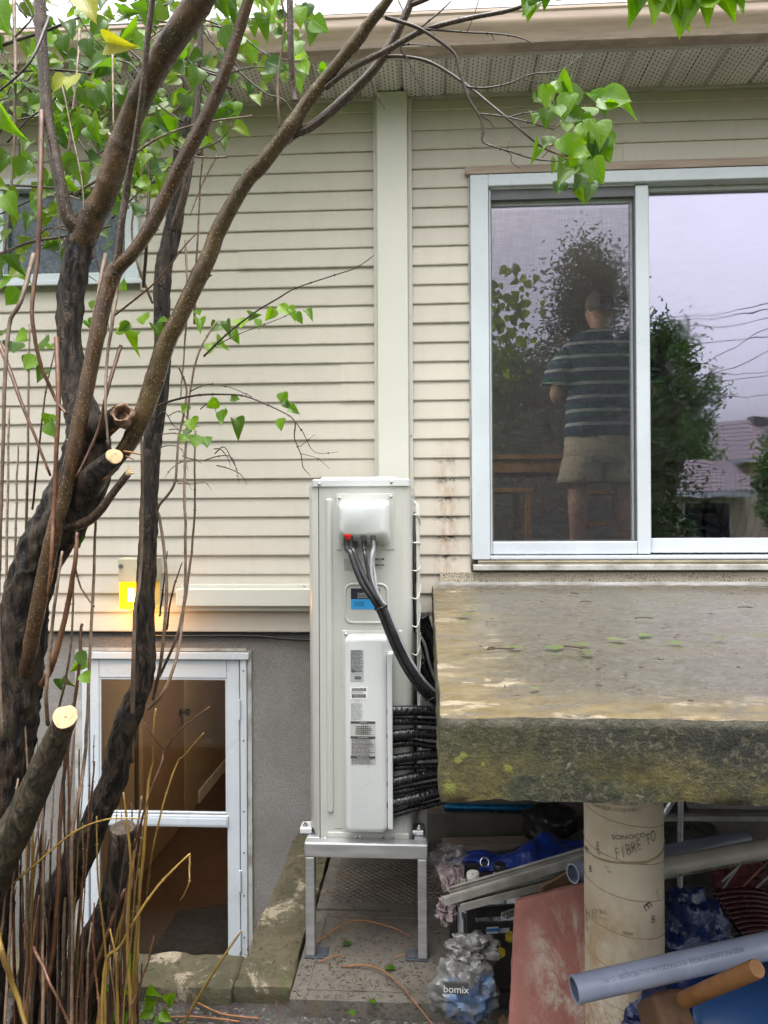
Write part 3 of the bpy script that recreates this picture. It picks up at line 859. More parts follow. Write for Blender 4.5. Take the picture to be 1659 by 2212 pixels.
# shorts
b = B()
zk = pz(1043)
wb = [(zh+.03, .215, .14, 0), (zh-.08, .225, .15, 0), (zh-.16, .225, .152, 0)]
b.loft([[Vector((PX + rx*math.cos(a), YPERS + ry*math.sin(a), zz)) for a in [2*math.pi*k/32 for k in range(32)]] for zz, rx, ry, _ in wb], cap=False)
for s_, ux in ((-1, 1250), (1, 1352)):
    lx = (ux - 1300)/S_
    rings = []
    for i in range(7):
        t_ = i/6; zz = zh-.12 + (zk-zh+.12)*t_
        cx = s_*.108*(1-t_) + (lx - s_*.006)*t_
        rings.append([Vector((PX + cx + (.122+.008*t_)*math.cos(a)*(1+.05*nz((a*1.3, t_*4, s_))), YPERS + (.14-.008*t_)*math.sin(a)*(1+.05*nz((a*1.7, t_*4, s_+4))), zz)) for a in [2*math.pi*k/24 for k in range(24)]])
    b.loft(rings, cap=False)
o = b.build('shorts', m_shorts, person, smooth=60)
md = o.modifiers.new('thickness', 'SOLIDIFY'); md.thickness = .006
# short hair: a cap that follows the skull
b = B(); rings = []
for i in range(8):
    a = R(-28 + 118*i/7)
    rr_ = math.cos(a)
    rings.append([Vector((PX-.004 + (.086*rr_)*math.cos(t_), YPERS+.032 + (.104*rr_)*math.sin(t_) - .004, zneck+.165 + .098*math.sin(a) + (.03*max(0, math.sin(t_)) if i < 2 else 0))) for t_ in [2*math.pi*k/28 for k in range(28)]])
b.loft(rings, cap=False)
o = b.build('hair', m_hair, person, smooth=179)
md = o.modifiers.new('thickness', 'SOLIDIFY'); md.thickness = .006

# ---------------------------------------------------------------- porch slab
SZ1 = Z(1264, 1300, YW-.03)                      # top of the porch
SY0 = (CAMZ - SZ1) * F_PX / (1547 - 1114)          # front of the porch
SX0 = P(950, 1600, SY0).x
SZ0 = P(1300, 1738, SY0).z
n = N('wet_concrete_top'); co = n.coord(); xyz = n.sep(co)
big = n.noise(co, 1.7, 5, .6); fine = n.noise(co, 260, 3, .7); med = n.noise(n.coord('Object', (1, 2.2, 1)), 7, 6, .65)
c = n.mix(n.ramp(med, [(.3, 0), (.7, 1)]), (.074, .063, .043), (.043, .038, .028))
c = n.mix(n.ramp(fine, [(.40, 0), (.72, 1)]), c, n.mix(.5, c, (.30, .27, .22)))
c = n.mix(n.ramp(n.noise(co, 85, 5, .75), [(.50, 0), (.64, .8)]), c, (.036, .032, .023))
c = n.mix(n.ramp(n.noise(n.coord('Object', (1, 1, 1), (5, 5, 0)), 110, 3, .7), [(.56, 0), (.68, .8)]), c, (.13, .116, .088))
# ochre wear along the free edges, broken up
ex = n.rng(n.math('SUBTRACT', xyz[0], SX0), .03, .30, 1, 0); ey = n.rng(n.math('SUBTRACT', xyz[1], SY0), .03, .26, 1, 0)
ed = n.math('MAXIMUM', ex, ey)
och = n.math('MULTIPLY', ed, n.ramp(n.noise(n.coord('Object', (2.2, 4.5, 1)), 5, 7, .72), [(.36, 0), (.54, 1)]))
c = n.mix(och, c, n.mix(n.ramp(n.noise(co, 17, 4), [(.4, 0), (.6, 1)]), (.105, .074, .025), (.15, .117, .06)))
bare = n.math('MULTIPLY', n.ramp(n.noise(n.coord('Object', (1.6, 2.4, 1), (3, 1, 0)), 3.1, 6, .7), [(.57, 0), (.63, 1)]), n.rng(ed, .05, .6, 0, 1))
c = n.mix(n.math('MULTIPLY', bare, n.rng(xyz[0], SX0+.9, SX0+.35, .25, 1)), c, (.27, .225, .16))
moss = n.ramp(n.noise(co, 3.3, 6, .7, .4), [(.58, 0), (.70, 1)])
c = n.mix(n.math('MULTIPLY', moss, .6), c, (.07, .075, .03))
wet = n.ramp(n.noise(n.coord('Object', (.8, 1.0, 1)), 2.6, 4, .55), [(.38, .42), (.57, .13)])
m_slab_top = n.fin(c, wet, n.bump(n.noise(co, 120, 4, .7), .45, .004), spec=.38)
n = N('mossy_concrete_side'); co = n.coord(); xyz = n.sep(co)
a1 = n.noise(co, 7, 6, .65); a2 = n.noise(co, 130, 4, .7); a3 = n.noise(n.coord('Object', (1, 1, 1.6)), 4.2, 6, .7)
c = n.mix(n.ramp(a1, [(.42, 0), (.58, 1)]), (.008, .010, .005), (.040, .045, .017))
c = n.mix(n.ramp(n.noise(n.coord('Object', (1, 1, 1), (4, 0, 2)), 30, 6, .75), [(.46, 0), (.62, 1)]), c, (.012, .013, .009))
c = n.mix(n.ramp(n.noise(co, 90, 4, .7), [(.52, 0), (.60, 1)]), c, (.088, .082, .048))
brown = n.math('MULTIPLY', n.ramp(a3, [(.42, 0), (.56, 1)]), n.rng(xyz[2], SZ0 + .11, SZ0 + .03, .15, 1))
c = n.mix(brown, c, n.mix(n.ramp(n.noise(co, 40, 4, .7), [(.4, 0), (.62, 1)]), (.075, .060, .013), (.15, .122, .030)))
# round cushions of bright moss
for (mu, mv, mr) in ((1003, 1631, 10), (990, 1641, 9), (972, 1700, 17), (1098, 1660, 12), (1043, 1650, 5)):
    q = P(mu, mv, SY0)
    dd = n.new('VectorMath', operation='DISTANCE'); n.l.new(co, dd.inputs[0]); dd.inputs[1].default_value = (q.x, q.y, q.z)
    k_ = n.math('ADD', dd.outputs['Value'], n.math('MULTIPLY', n.math('SUBTRACT', n.noise(co, 60, 4), .5), .016))
    c = n.mix(n.rng(k_, mr*px(SY0)*1.0, mr*px(SY0)*.55, 0, .85), c, (.20, .21, .035))
pale = n.ramp(n.noise(co, 11, 7, .75, .5), [(.66, 0), (.70, 1)])
c = n.mix(n.math('MULTIPLY', pale, .65), c, (.30, .27, .20))
rim = n.math('MULTIPLY', n.rng(xyz[2], SZ1 - .022, SZ1 - .006, 0, 1), n.ramp(n.noise(co, 22, 5), [(.3, .3), (.6, 1)]))
c = n.mix(n.math('MULTIPLY', rim, .6), c, (.22, .20, .16))
m_slab_side = n.fin(c, n.rng(a1, .3, .7, .45, .85), n.bump(n.noise(co, 75, 6, .75), 1.0, .014))
def slab_fn(p):
    # uneven lower edge where the form left ragged concrete
    q = p.copy()
    if p.z < SZ0 + .03:
        q.z += .008*nz(p, 14) + .004*nz(p, 40, 3)
    q.z += .004*nz((p.x, p.y, 0), 2.2)*(1 if p.z > SZ1-.05 else 0)
    return q
b = B(); b.rough_box(SX0, 3.4, SY0, YW-.037, SZ0, SZ1, .018, .007, .005, 18, fn=slab_fn, mi=0, top_mi=1)
tag(b.build('porch_slab', [m_slab_side, m_slab_top], smooth=60), 'thick mossy wet concrete porch slab in front of the patio door', 'porch')

# ---------------------------------------------------------------- round column in its cardboard form
CY, CR = 2.17, .106
ccx = P(1347, 1900, CY).x
n = N('weathered_form_tube'); co = n.coord(); xyz = n.sep(co)
c = n.mix(n.ramp(n.noise(co, 9, 6, .65), [(.35, 0), (.7, 1)]), (.53, .46, .36), (.44, .375, .285))
c = n.mix(n.math('MULTIPLY', n.ramp(n.noise(n.coord('Object', (1, 1, .6)), 6, 6, .7), [(.5, 0), (.7, 1)]), n.rng(xyz[2], .75, .35, .25, 1)), c, (.30, .18, .07))
damp = n.math('MULTIPLY', n.ramp(n.noise(co, 60, 5, .8), [(.45, 0), (.6, 1)]), n.rng(xyz[2], .42, .22, 0, .8))
c = n.mix(damp, c, (.20, .13, .10))
c = n.mix(n.ramp(n.noise(co, 130, 3, .8), [(.67, 0), (.74, 1)]), c, (.22, .16, .10))
m_tubep = n.fin(c, .8, n.bump(n.noise(co, 60, 5, .7), .35, .004))
m_seam = pm('tube_seam', (.33, .255, .16), .85, (.24, .17, .10), 20)
m_ink = pm('faded_black_ink', (.055, .052, .05), .8, (.17, .145, .115), 90, .45, .62)
m_ink2 = pm('very_faded_ink', (.12, .108, .095), .8, (.30, .25, .19), 60, .4, .6)
colm = thing('porch_column', 'round column in a pale cardboard form tube under the porch slab', 'column', (ccx, CY, GZ))
b = B(); rings = []
ct = SZ0 + .004
nr = 60
for i in range(nr+1):
    z = GZ-.02 + (ct-GZ+.02)*i/nr
    rings.append([Vector((ccx + (CR + .0012*nz((math.cos(a)*3, math.sin(a)*3, z*9)))*math.cos(a), CY + (CR + .0012*nz((math.cos(a)*3, math.sin(a)*3, z*9)))*math.sin(a), z)) for a in [2*math.pi*k/64 for k in range(64)]])
b.loft(rings); shaft = b.build('shaft', m_tubep, colm, smooth=40)
def helix(z0, turns, pitch, r, name, mat, dz=0):
    pts = []
    m_ = int(turns*72)
    for i in range(m_+1):
        a = -2*math.pi*i/72
        pts.append((ccx + r*math.cos(a), CY + r*math.sin(a), z0 + pitch*turns*i/m_ + dz))
    return pts
PT = .098
zbase = GZ + .05
b = B(); b.tube(helix(zbase, (ct-.01-zbase)/PT, PT, CR+.0003, '', None), .0011, 5); b.build('spiral_seam', m_seam, shaft, smooth=179)
b = B(); pts = []
for i in range(30):                                  # lifted lip of one wrap
    a = R(185 + 175*i/29); s_ = i/29
    zz = P(1347, 1858 + 8 - 45*max(0, s_-.55)**1.4*2.4 + 3*math.sin(s_*9), CY-CR).z
    pts.append((ccx + (CR+.001)*math.cos(a), CY + (CR+.001)*math.sin(a), zz))
b.tube(pts, [.0012+.0022*math.sin(math.pi*i/29) for i in range(30)], 6); b.build('lifted_edge', m_seam, shaft, smooth=179)

def text_mesh(s, size, align='CENTER', shear=0):
    cu = bpy.data.curves.new('t', 'FONT'); cu.body = s; cu.size = size; cu.align_x = align; cu.align_y = 'CENTER'; cu.shear = shear
    cu.resolution_u = 3
    o = bpy.data.objects.new('t', cu); col.objects.link(o)
    dg = bpy.context.evaluated_depsgraph_get(); dg.update()
    me = bpy.data.meshes.new_from_object(o.evaluated_get(dg))
    vs = [v.co.copy() for v in me.vertices]; fs = [tuple(p_.vertices) for p_ in me.polygons]
    bpy.data.objects.remove(o); bpy.data.curves.remove(cu); bpy.data.meshes.remove(me)
    return vs, fs
def col_text(s, u, v, hpx, rot=0, mat=None, wide=1.0, bold=0):
    """lettering printed round the column at the place seen at (u, v)"""
    vs, fs = text_mesh(s, hpx*px(CY-CR)*1.4)
    q = P(u, v, CY-CR)
    dx = max(-.985, min(.985, (q.x-ccx)/CR*.975)); a0 = math.asin(dx)
    zc = P(u, v, CY - CR*math.cos(a0)).z
    rt = Matrix.Rotation(R(rot), 2)
    out = []
    for p in vs:
        w = rt @ Vector((p.x*wide, p.y))
        a = a0 + w.x/CR
        rr_ = CR + .0022
        out.append(Vector((ccx + rr_*math.sin(a), CY - rr_*math.cos(a), zc + w.y)))
    b = B(); b.add(out, fs)
    return b.build('lettering', mat or m_ink, shaft)
col_text('SONOCO', 1358, 1808, 10, 8, m_ink, 1.15)
col_text('FIBRE FORM', 1347, 1737, 7, 3, m_ink2, 1.1)
col_text('FABRIQUE AU QUEBEC', 1328, 1748, 7.5, 4, m_ink2)
for i, ch in enumerate('FIBRE FO'):
    if ch != ' ': col_text(ch, 1334 + i*11.5, 1844 - i*3.6 - (i*i)*.25, 25, 9, m_ink2, .55)
col_text('E', 1278, 1834, 17, -92, m_ink, 1.3)
col_text('MAY', 1297, 1832, 9, -83, m_ink, 1.1)
col_text('8', 1285, 1877, 15, 8, m_ink)
col_text('1', 1313, 1872, 7, -80, m_ink); col_text('3', 1318, 1882, 7, -80, m_ink)
for i, ch in enumerate('LIIIT'): col_text(ch, 1274 + i*5, 1979 - i*.6, 26, -4, m_ink2, .5)
col_text('8A', 1306, 1970, 9, 10, m_ink2); col_text('COATED', 1308, 1984, 4, 3, m_ink2)
col_text('ELEC', 1281, 2006, 7, -4, m_ink2)
col_text('E', 1400, 1957, 19, -62, m_ink, 1.35)
col_text('8', 1414, 1986, 17, 3, m_ink)
col_text('MAY', 1427, 1932, 8, -68, m_ink2)
col_text('FF', 1396, 1867, 7, 5, m_ink2)
col_text('IIPI I/', 1325, 2143, 7, -3, m_ink2)
b = B(); q = P(1356, 2016, CY-CR)
b.obox((q.x, CY-CR-.001, q.z), (.013, 0, -.002), (0, .001, 0), (.0004, 0, .003)); b.build('torn_fleck', m_seam, shaft)

# ---------------------------------------------------------------- kerb of the sunken entrance
n = N('mossy_kerb'); co = n.coord()
k1 = n.noise(co, 5, 6, .65); k2 = n.noise(co, 150, 4, .7)
c = n.mix(n.ramp(k1, [(.36, 0), (.62, 1)]), (.10, .080, .045), (.055, .052, .026))
pl = n.ramp(n.noise(n.coord('Object', (1.3, 1, 1), (2.2, 0, 0)), 5.2, 7, .72, .6), [(.54, 0), (.61, 1)])
c = n.mix(pl, c, n.mix(n.ramp(k2, [(.4, 0), (.65, 1)]), (.36, .31, .23), (.20, .165, .11)))
c = n.mix(n.ramp(n.noise(co, 55, 5, .8), [(.58, 0), (.66, 1)]), c, (.03, .024, .016))
c = n.mix(n.math('MULTIPLY', n.ramp(n.noise(co, 9, 5, .6), [(.58, 0), (.68, 1)]), .7), c, (.07, .085, .025))
m_kerb = n.fin(c, n.rng(k1, .3, .7, .5, .85), n.bump(n.noise(co, 60, 6, .75), .9, .012))
kerb = thing('entrance_kerb', 'worn mossy concrete kerb round the sunken basement entrance', 'kerb', (WX1, WY0, GZ))
kf = lambda p: Vector((p.x + .012*nz(p, 5, 7), p.y + .014*nz(p, 4, 1), p.z + (.012*nz(p, 6, 5) if p.z > -.06 else 0)))
b = B(); b.rough_box(WX1, WX1+.20, WY0-.2, YF-.002, -1.2, .0, .022, .014, .008, 12, fn=kf); b.build('side_kerb', m_kerb, kerb, smooth=60)
b = B(); b.rough_box(WX0-.2, WX1+.001, WY0-.215, WY0, -1.2, -.004, .022, .014, .008, 12, fn=kf); b.build('front_kerb', m_kerb, kerb, smooth=60)
b = B(); b.rough_box(WX0-.2, WX0, WY0+.001, YF-.002, -1.2, -.0, .05, .014, .008, 12, fn=kf); b.build('side_kerb', m_kerb, kerb, smooth=60)

# ---------------------------------------------------------------- paving slabs
n = N('grimy_paver'); co = n.coord()
k1 = n.noise(co, 6, 6, .65); k2 = n.noise(co, 170, 4, .75)
c = n.mix(n.ramp(k1, [(.35, 0), (.65, 1)]), (.125, .114, .096), (.078, .071, .060))
c = n.mix(n.ramp(n.noise(n.coord('Object', (.6, 1.4, 1)), 85, 5, .8), [(.53, 0), (.60, 1)]), c, (.045, .033, .022))
c = n.mix(n.ramp(n.noise(co, 4, 5, .7), [(.55, 0), (.72, 1)]), c, (.105, .08, .05))
m_paver = n.fin(c, n.rng(k1, .3, .7, .35, .75), n.bump(k2, .5, .006))
pvx0, pvx1 = G(623, 2160, 0).x, G(623, 2160, 0).x + .605
for i, (y0, y1, lab, patt) in enumerate(((2.565, 3.155, 'nearer grimy concrete paver under the front legs of the unit stand', 0), (3.165, 3.76, 'farther concrete paver with a diamond pattern under the unit stand', 1))):
    pv = thing('paver', lab, 'paver', (pvx0, y0, GZ), 'pavers under the unit stand')
    b = B(); b.rough_box(pvx0 + i*.004, pvx1 + i*.01, y0, y1, GZ-.01, 0, .03, .006, .002, 20); b.build('slab', m_paver, pv, smooth=50)
    b = B()
    m_ = .055
    bx0, bx1, by0, by1 = pvx0+m_, pvx1-m_, y0+m_, y1-m_
    if patt:
        st_ = .034; k = -30
        while k < 60:
            # two families of diagonal ridges, clipped to the field
            for sg in (1, -1):
                c0 = k*st_
                pts = []
                for yy in (by0, by1):
                    xx = bx0 + c0 + sg*(yy-by0)*1.0
                    pts.append([xx, yy])
                (xa, ya), (xb, yb_) = pts
                if xa == xb: continue
                def clip(xa, ya, xb, yb_):
                    t0, t1 = 0.0, 1.0
                    for lo_, hi_ in ((bx0, bx1),):
                        d_ = xb-xa
                        ta, tb_ = (lo_-xa)/d_, (hi_-xa)/d_
                        if ta > tb_: ta, tb_ = tb_, ta
                        t0, t1 = max(t0, ta), min(t1, tb_)
                    return None if t1-t0 < .03 else (xa+(xb-xa)*t0, ya+(yb_-ya)*t0, xa+(xb-xa)*t1, ya+(yb_-ya)*t1)
                cl_ = clip(xa, ya, xb, yb_)
                if cl_:
                    b.tube([(cl_[0], cl_[1], .0005), (cl_[2], cl_[3], .0005)], .0028, 4)
            k += 1
        b.build('diamond_relief', m_paver, pv)
    else:
        for a_ in ((bx0-.004, bx0+.002, by0, by1), (bx1-.002, bx1+.004, by0, by1), (bx0+.0025, bx1-.0025, by0-.004, by0+.002), (bx0+.0025, bx1-.0025, by1-.002, by1+.004)):
            b.box(a_[0], a_[1], a_[2], a_[3], -.004, .0035)
        b.build('border_relief', m_paver, pv, bevel=.001)
# ---------------------------------------------------------------- aluminium stand
m_alu = pm('dull_aluminium', (.62, .63, .64), .40, (.46, .465, .47), 6, .35, .7, .15, 180, .001, metal=.85, stretch=(1, 1, 8))
m_rubber = pm('dark_rubber_foot', (.03, .034, .045), .6, (.05, .055, .07), 20)
m_bolt = pm('zinc_bolt', (.5, .5, .5), .3, metal=.9)
UY0, UY1 = 2.86, 3.81
ux0, ux1 = P(668, 1500, UY0).x, P(890, 1500, UY0).x
UZ0, UZ1 = P(780, 1816, UY0).z, P(780, 1049, UY0).z
sx0, sx1 = P(657, 1835, 2.80).x, P(924, 1840, 2.80).x
st_z1 = P(790, 1823, 2.80).z; st_z0 = P(790, 1855, 2.80).z
stand = thing('unit_stand', 'aluminium four-legged stand carrying the outdoor unit on the pavers', 'stand', ((sx0+sx1)/2, 3.2, 0))
BW = .042
YS0, YS1 = 2.80, 3.72
B().box(sx0, sx1, YS0, YS0+.05, st_z0, st_z1).build('front_beam', m_alu, stand, bevel=.005)
B().box(sx0, sx1, YS1-.05, YS1, st_z0, st_z1).build('rear_beam', m_alu, stand, bevel=.005)
B().box(sx0+.001, sx0+.05, YS0+.051, YS1-.051, st_z0+.002, st_z1-.001).build('side_beam', m_alu, stand, bevel=.004)
B().box(sx1-.05, sx1-.001, YS0+.051, YS1-.051, st_z0+.002, st_z1-.001).build('side_beam', m_alu, stand, bevel=.004)
for yy in (YS0+.004, YS1-.046):
    for xx in (sx0+.003, sx1-.003-.034):
        B().box(xx, xx+.034, yy, yy+.042, .008, st_z0-.0005).build('leg', m_alu, stand, bevel=.004)
        inn = 1 if xx < (sx0+sx1)/2 else -1
        xo = xx-.004 if inn > 0 else xx-.046
        b = B(); b.box(xo, xo+.084, yy-.004, yy+.066, .0005, .0075); b.box(xo+.046 if inn > 0 else xo+.006, xo+.078 if inn > 0 else xo+.038, yy+.004, yy+.058, .0076, .012)
        b.build('rubber_foot', m_rubber, stand, bevel=.002)

# ---------------------------------------------------------------- the outdoor unit
n = N('unit_paint'); co = n.coord()
drop = n.ramp(n.voro(n.coord('Object', (1, 1, .8)), 75), [(.0, 1), (.10, 1), (.16, 0)])
msk = n.ramp(n.noise(co, 16, 4), [(.52, 0), (.58, 1)])
dk = n.ramp(n.noise(co, 95, 2), [(.765, 0), (.78, 1)])
c = n.mix(n.ramp(n.noise(co, 2.3, 3), [(.35, 0), (.7, 1)]), (.47, .475, .445), (.445, .45, .42))
c = n.mix(n.math('MULTIPLY', dk, .7), c, (.12, .12, .11))
run = n.ramp(n.noise(n.coord('Object', (26, 26, 1.1)), 2.5, 5, .65), [(.55, 0), (.85, 1)])
c = n.mix(n.math('MULTIPLY', run, .3), c, (.30, .29, .25))
dropm = n.math('MULTIPLY', drop, msk)
m_unit = n.fin(c, .34, n.bump(dropm, .9, .002), coat=.25)
n = N('unit_cover_white'); co = n.coord()
drop = n.ramp(n.voro(co, 70), [(.0, 1), (.11, 1), (.17, 0)]); msk = n.ramp(n.noise(co, 14, 4), [(.53, 0), (.58, 1)])
m_unitw = n.fin(n.mix(n.ramp(n.noise(co, 3, 3), [(.35, 0), (.7, 1)]), (.57, .59, .59), (.53, .55, .55)), .22, n.bump(n.math('MULTIPLY', drop, msk), .9, .002), coat=.4)
m_gap = pm('panel_gap', (.03, .03, .03), .8)
unit = thing('outdoor_unit', 'tall off-white heat pump outdoor unit standing on the aluminium stand', 'heat pump', ((ux0+ux1)/2, (UY0+UY1)/2, UZ0))
def fx(u, v): return P(u, v, UY0).x
def fz(v, u=780): return P(u, v, UY0).z
# casing: plan outline with a chamfered left rail and a rounded right corner, extruded up
seamx = fx(690, 1400)
def outline(ins=0.0):
    pts = []
    rc = .038
    x0_, x1_, y0_, y1_ = seamx+.0015+ins, ux1-ins, UY0+ins, UY1-ins
    pts += [(x0_, y0_), ]
    for i in range(9):
        a = R(-90 + 90*i/8); pts.append((x1_-rc + rc*math.cos(a), y0_+rc + rc*math.sin(a)))
    for i in range(7):
        a = R(0 + 90*i/6); pts.append((x1_-.02 + .02*math.cos(a), y1_-.02 + .02*math.sin(a)))
    pts += [(x0_-.02, y1_), (x0_-.02, y0_+.012), (x0_, y0_+.012)]
    return pts
b = B(); b.loft([[Vector((x_, y_, z_)) for x_, y_ in outline()] for z_ in (UZ0, UZ1)])
casing = b.build('casing', m_unit, unit, smooth=40)
# corner rail on the left: flat front, bevelled shoulder, slimmer top and bottom
x0r = fx(667, 1400)
b = B()
plan = [(x0r, UY0+.052), (x0r, UY0+.030), (x0r+.010, UY0+.012), (x0r+.016, UY0+.004), (seamx-.002, UY0-.001), (seamx-.002, UY0+.06)]
ins = [(x0r+.02, UY0+.052), (x0r+.02, UY0+.036), (x0r+.024, UY0+.02), (x0r+.027, UY0+.012), (seamx-.002, UY0-.001), (seamx-.002, UY0+.06)]
b.loft([[Vector((x_, y_, fz(1813))) for x_, y_ in ins], [Vector((x_, y_, fz(1790))) for x_, y_ in plan], [Vector((x_, y_, fz(1054))) for x_, y_ in plan], [Vector((x_+.002, y_+.002, fz(1047))) for x_, y_ in plan]])
b.build('corner_rail', m_unit, unit, smooth=35)
B().box(x0r+.004, seamx-.004, UY0+.061, UY1-.01, UZ0+.004, UZ1-.004).build('coil_side', pm('coil_guard', (.22, .22, .21), .6, (.12, .12, .12), 60), unit)
# pressed foot strip at the bottom of the front
b = B(); pillow(b, fx(708, 1812), fx(884, 1812), fz(1818), fz(1798), UY0+.002, UY0-.004, .004, .003); b.build('base_strip', m_unit, unit, smooth=40)
# lid with a pressed top and turned-down rim
lx0, lx1 = fx(673, 1040), fx(886, 1040)
LZ0, LZ1 = UZ1 - .002, fz(1034)
b = B()
def lid_ring(i_, z_):
    pts = []
    for cx, cy, a0, rc in ((lx1-.03, UY0-.006+.03, -90, .03), (lx1-.03, UY1+.004-.03, 0, .03), (lx0+.014, UY1+.004-.014, 90, .014), (lx0+.014, UY0-.006+.014, 180, .014)):
        for k in range(6):
            a = R(a0 + 90*k/5); pts.append(Vector((cx + max(rc-i_, .003)*math.cos(a) + 0, cy + max(rc-i_, .003)*math.sin(a), z_)))
    c_ = sum(pts, Vector())/len(pts)
    return [Vector((p_.x + (c_.x-p_.x)*i_*2.0, p_.y + (c_.y-p_.y)*i_*.6, p_.z)) for p_ in pts]
b.loft([lid_ring(0, LZ0), lid_ring(0, LZ1-.005), lid_ring(.004, LZ1-.001), lid_ring(.012, LZ1), lid_ring(.06, LZ1+.001), lid_ring(.075, LZ1+.007), lid_ring(.12, LZ1+.009)])
lid = b.build('lid', m_unitw, unit, smooth=50)
def screw(u, v, y, parent, r=.0052, dark=False):
    q = P(u, v, y)
    b = B(); b.lathe((q.x, y, q.z), [(0, r*1.25), (.0012, r*1.25), (.0016, r), (.0038, r*.85), (.005, r*.35)], 12, (0, -1, 0))
    return b.build('screw', m_dark if dark else m_bolt, parent, smooth=60)
screw(690, 1045, UY0-.006, lid); screw(845, 1041, UY0-.006, lid)
# the long pressed bead left of the covers
b = B(); pillow(b, fx(705, 1400), fx(720, 1400), fz(1756, 713), fz(1076, 713), UY0+.002, UY0-.009, .0125, .009, 8); b.build('pressed_bead', m_unit, unit, smooth=60)
# terminal cover: flange plate, moulded hood with open underside
YP = UY0 - .003
b = B(); pillow(b, fx(726, 1130), fx(852, 1130), fz(1188), fz(1066), UY0+.001, YP, .005, .0018); plate = b.build('cover_plate', m_unit, unit, smooth=40)
for u, v in ((734, 1075), (844, 1073), (830, 1178)): screw(u, v, YP, plate)
hx0_, hx1_, hz0_, hz1_ = fx(733, 1120), fx(843, 1120), fz(1178), fz(1080)
HD = .085
b = B()
def hood_pt(x_, z_, dep):
    return Vector((x_, YP - dep, z_))
rings = []
prof_n = 10
outl = rrect(hx0_, hx1_, hz0_, hz1_, .02, 5)
# deep rounded hood; the lower lip sits higher on the outside than at the plate
zl = fz(1158)
def hood_ring(ins_, dep, raise_):
    o_ = rrect(hx0_+ins_, hx1_-ins_*1.6, hz0_+raise_, hz1_-ins_, .022, 5)
    return [Vector((x_, YP-dep, z_)) for x_, z_ in o_]
RZ = (zl - hz0_)
b.loft([hood_ring(0, 0, 0), hood_ring(.001, HD*.35, RZ*.35), hood_ring(.003, HD*.62, RZ*.68), hood_ring(.007, HD*.82, RZ*.92), hood_ring(.013, HD*.94, RZ+.005), hood_ring(.020, HD, RZ+.012)])
hood = b.build('terminal_cover', m_unitw, unit, smooth=50)
# cable glands on the sloping underside
m_red = pm('red_plastic', (.62, .02, .012), .3); m_grey = pm('grey_plastic', (.11, .115, .12), .4, (.085, .09, .095))
gl_pos = {'red': (752, 1160, .070), 'a': (767, 1175, .028), 'b': (785, 1160, .068), 'b2': (787, 1173, .030), 'c': (806, 1160, .068), 'c2': (808, 1173, .030)}
gpts = {}
for k, (u, v, dep) in gl_pos.items():
    q = P(u, v, YP-dep); gpts[k] = q
    r_ = .0165 if k == 'red' else .0125
    b = B(); b.lathe((q.x, q.y, q.z+.016), [(0, r_*.8), (-.004, r_*.8), (-.006, r_), (-.013, r_), (-.0145, r_*.9), (-.018, r_*.86), (-.024, r_*.8), (-.028, r_*.6)], 16); b.build('cable_gland', m_red if k == 'red' else m_grey, hood, smooth=35)
screw(785, 1147, YP-.075, hood, .004)
# raised frame with the installer sticker
def ring_tube(b, x0_, x1_, z0_, z1_, rc, y_, r_):
    o_ = [Vector((x_, y_, z_)) for x_, z_ in rrect(x0_, x1_, z0_, z1_, rc, 6)]
    o_.append(o_[0]); b.tube(o_, r_, 8, cap=False)
b = B(); ring_tube(b, fx(746, 1300), fx(837, 1300), fz(1345), fz(1262), .026, UY0+.001, .0055); b.build('pressed_frame', m_unit, unit, smooth=179)
m_navy = pm('navy_print', (.008, .009, .022), .35); m_cyan = pm('bright_blue_print', (.03, .33, .72), .35); m_pw = pm('white_print', (.75, .75, .75), .5); m_pgrey = pm('grey_print', (.30, .30, .29), .5); m_pdark = pm('dark_print', (.06, .06, .06), .5)
def flat(b, u0, u1, v0, v1, y):
    a, c = P(u0, v1, y), P(u1, v0, y)
    b.box(a.x, c.x, y, y+.0008, a.z, c.z); return b
def ftext(s, u, v, hpx, y, mat, parent, align='LEFT', wide=1.0):
    vs, fs = text_mesh(s, hpx*px(y)*1.38, align)
    q = P(u, v, y)
    b = B(); b.add([Vector((q.x + p_.x*wide, y, q.z + p_.y)) for p_ in vs], fs)
    return b.build('lettering', mat, parent)
YL = UY0 - .001
stk = flat(B(), 758, 820, 1271, 1294, YL).build('sticker', m_navy, unit)
flat(B(), 758, 820, 1294.3, 1316, YL).build('sticker_lower_half', m_cyan, stk)
ftext('CLIMAT', 772, 1283, 4.2, YL-.0006, m_pw, stk, wide=1.25)
flat(B(), 772, 792, 1287.2, 1287.9, YL-.0006).build('printed_line', m_pw, stk); flat(B(), 772, 794, 1291, 1291.6, YL-.0006).build('printed_line', m_pw, stk)
ftext('514 506-9933', 765, 1301, 2.8, YL-.0006, m_navy, stk); ftext('438 396-7378', 765, 1304.6, 2.8, YL-.0006, m_navy, stk)
flat(B(), 765, 787, 1308.3, 1309, YL-.0006).build('printed_line', m_navy, stk)
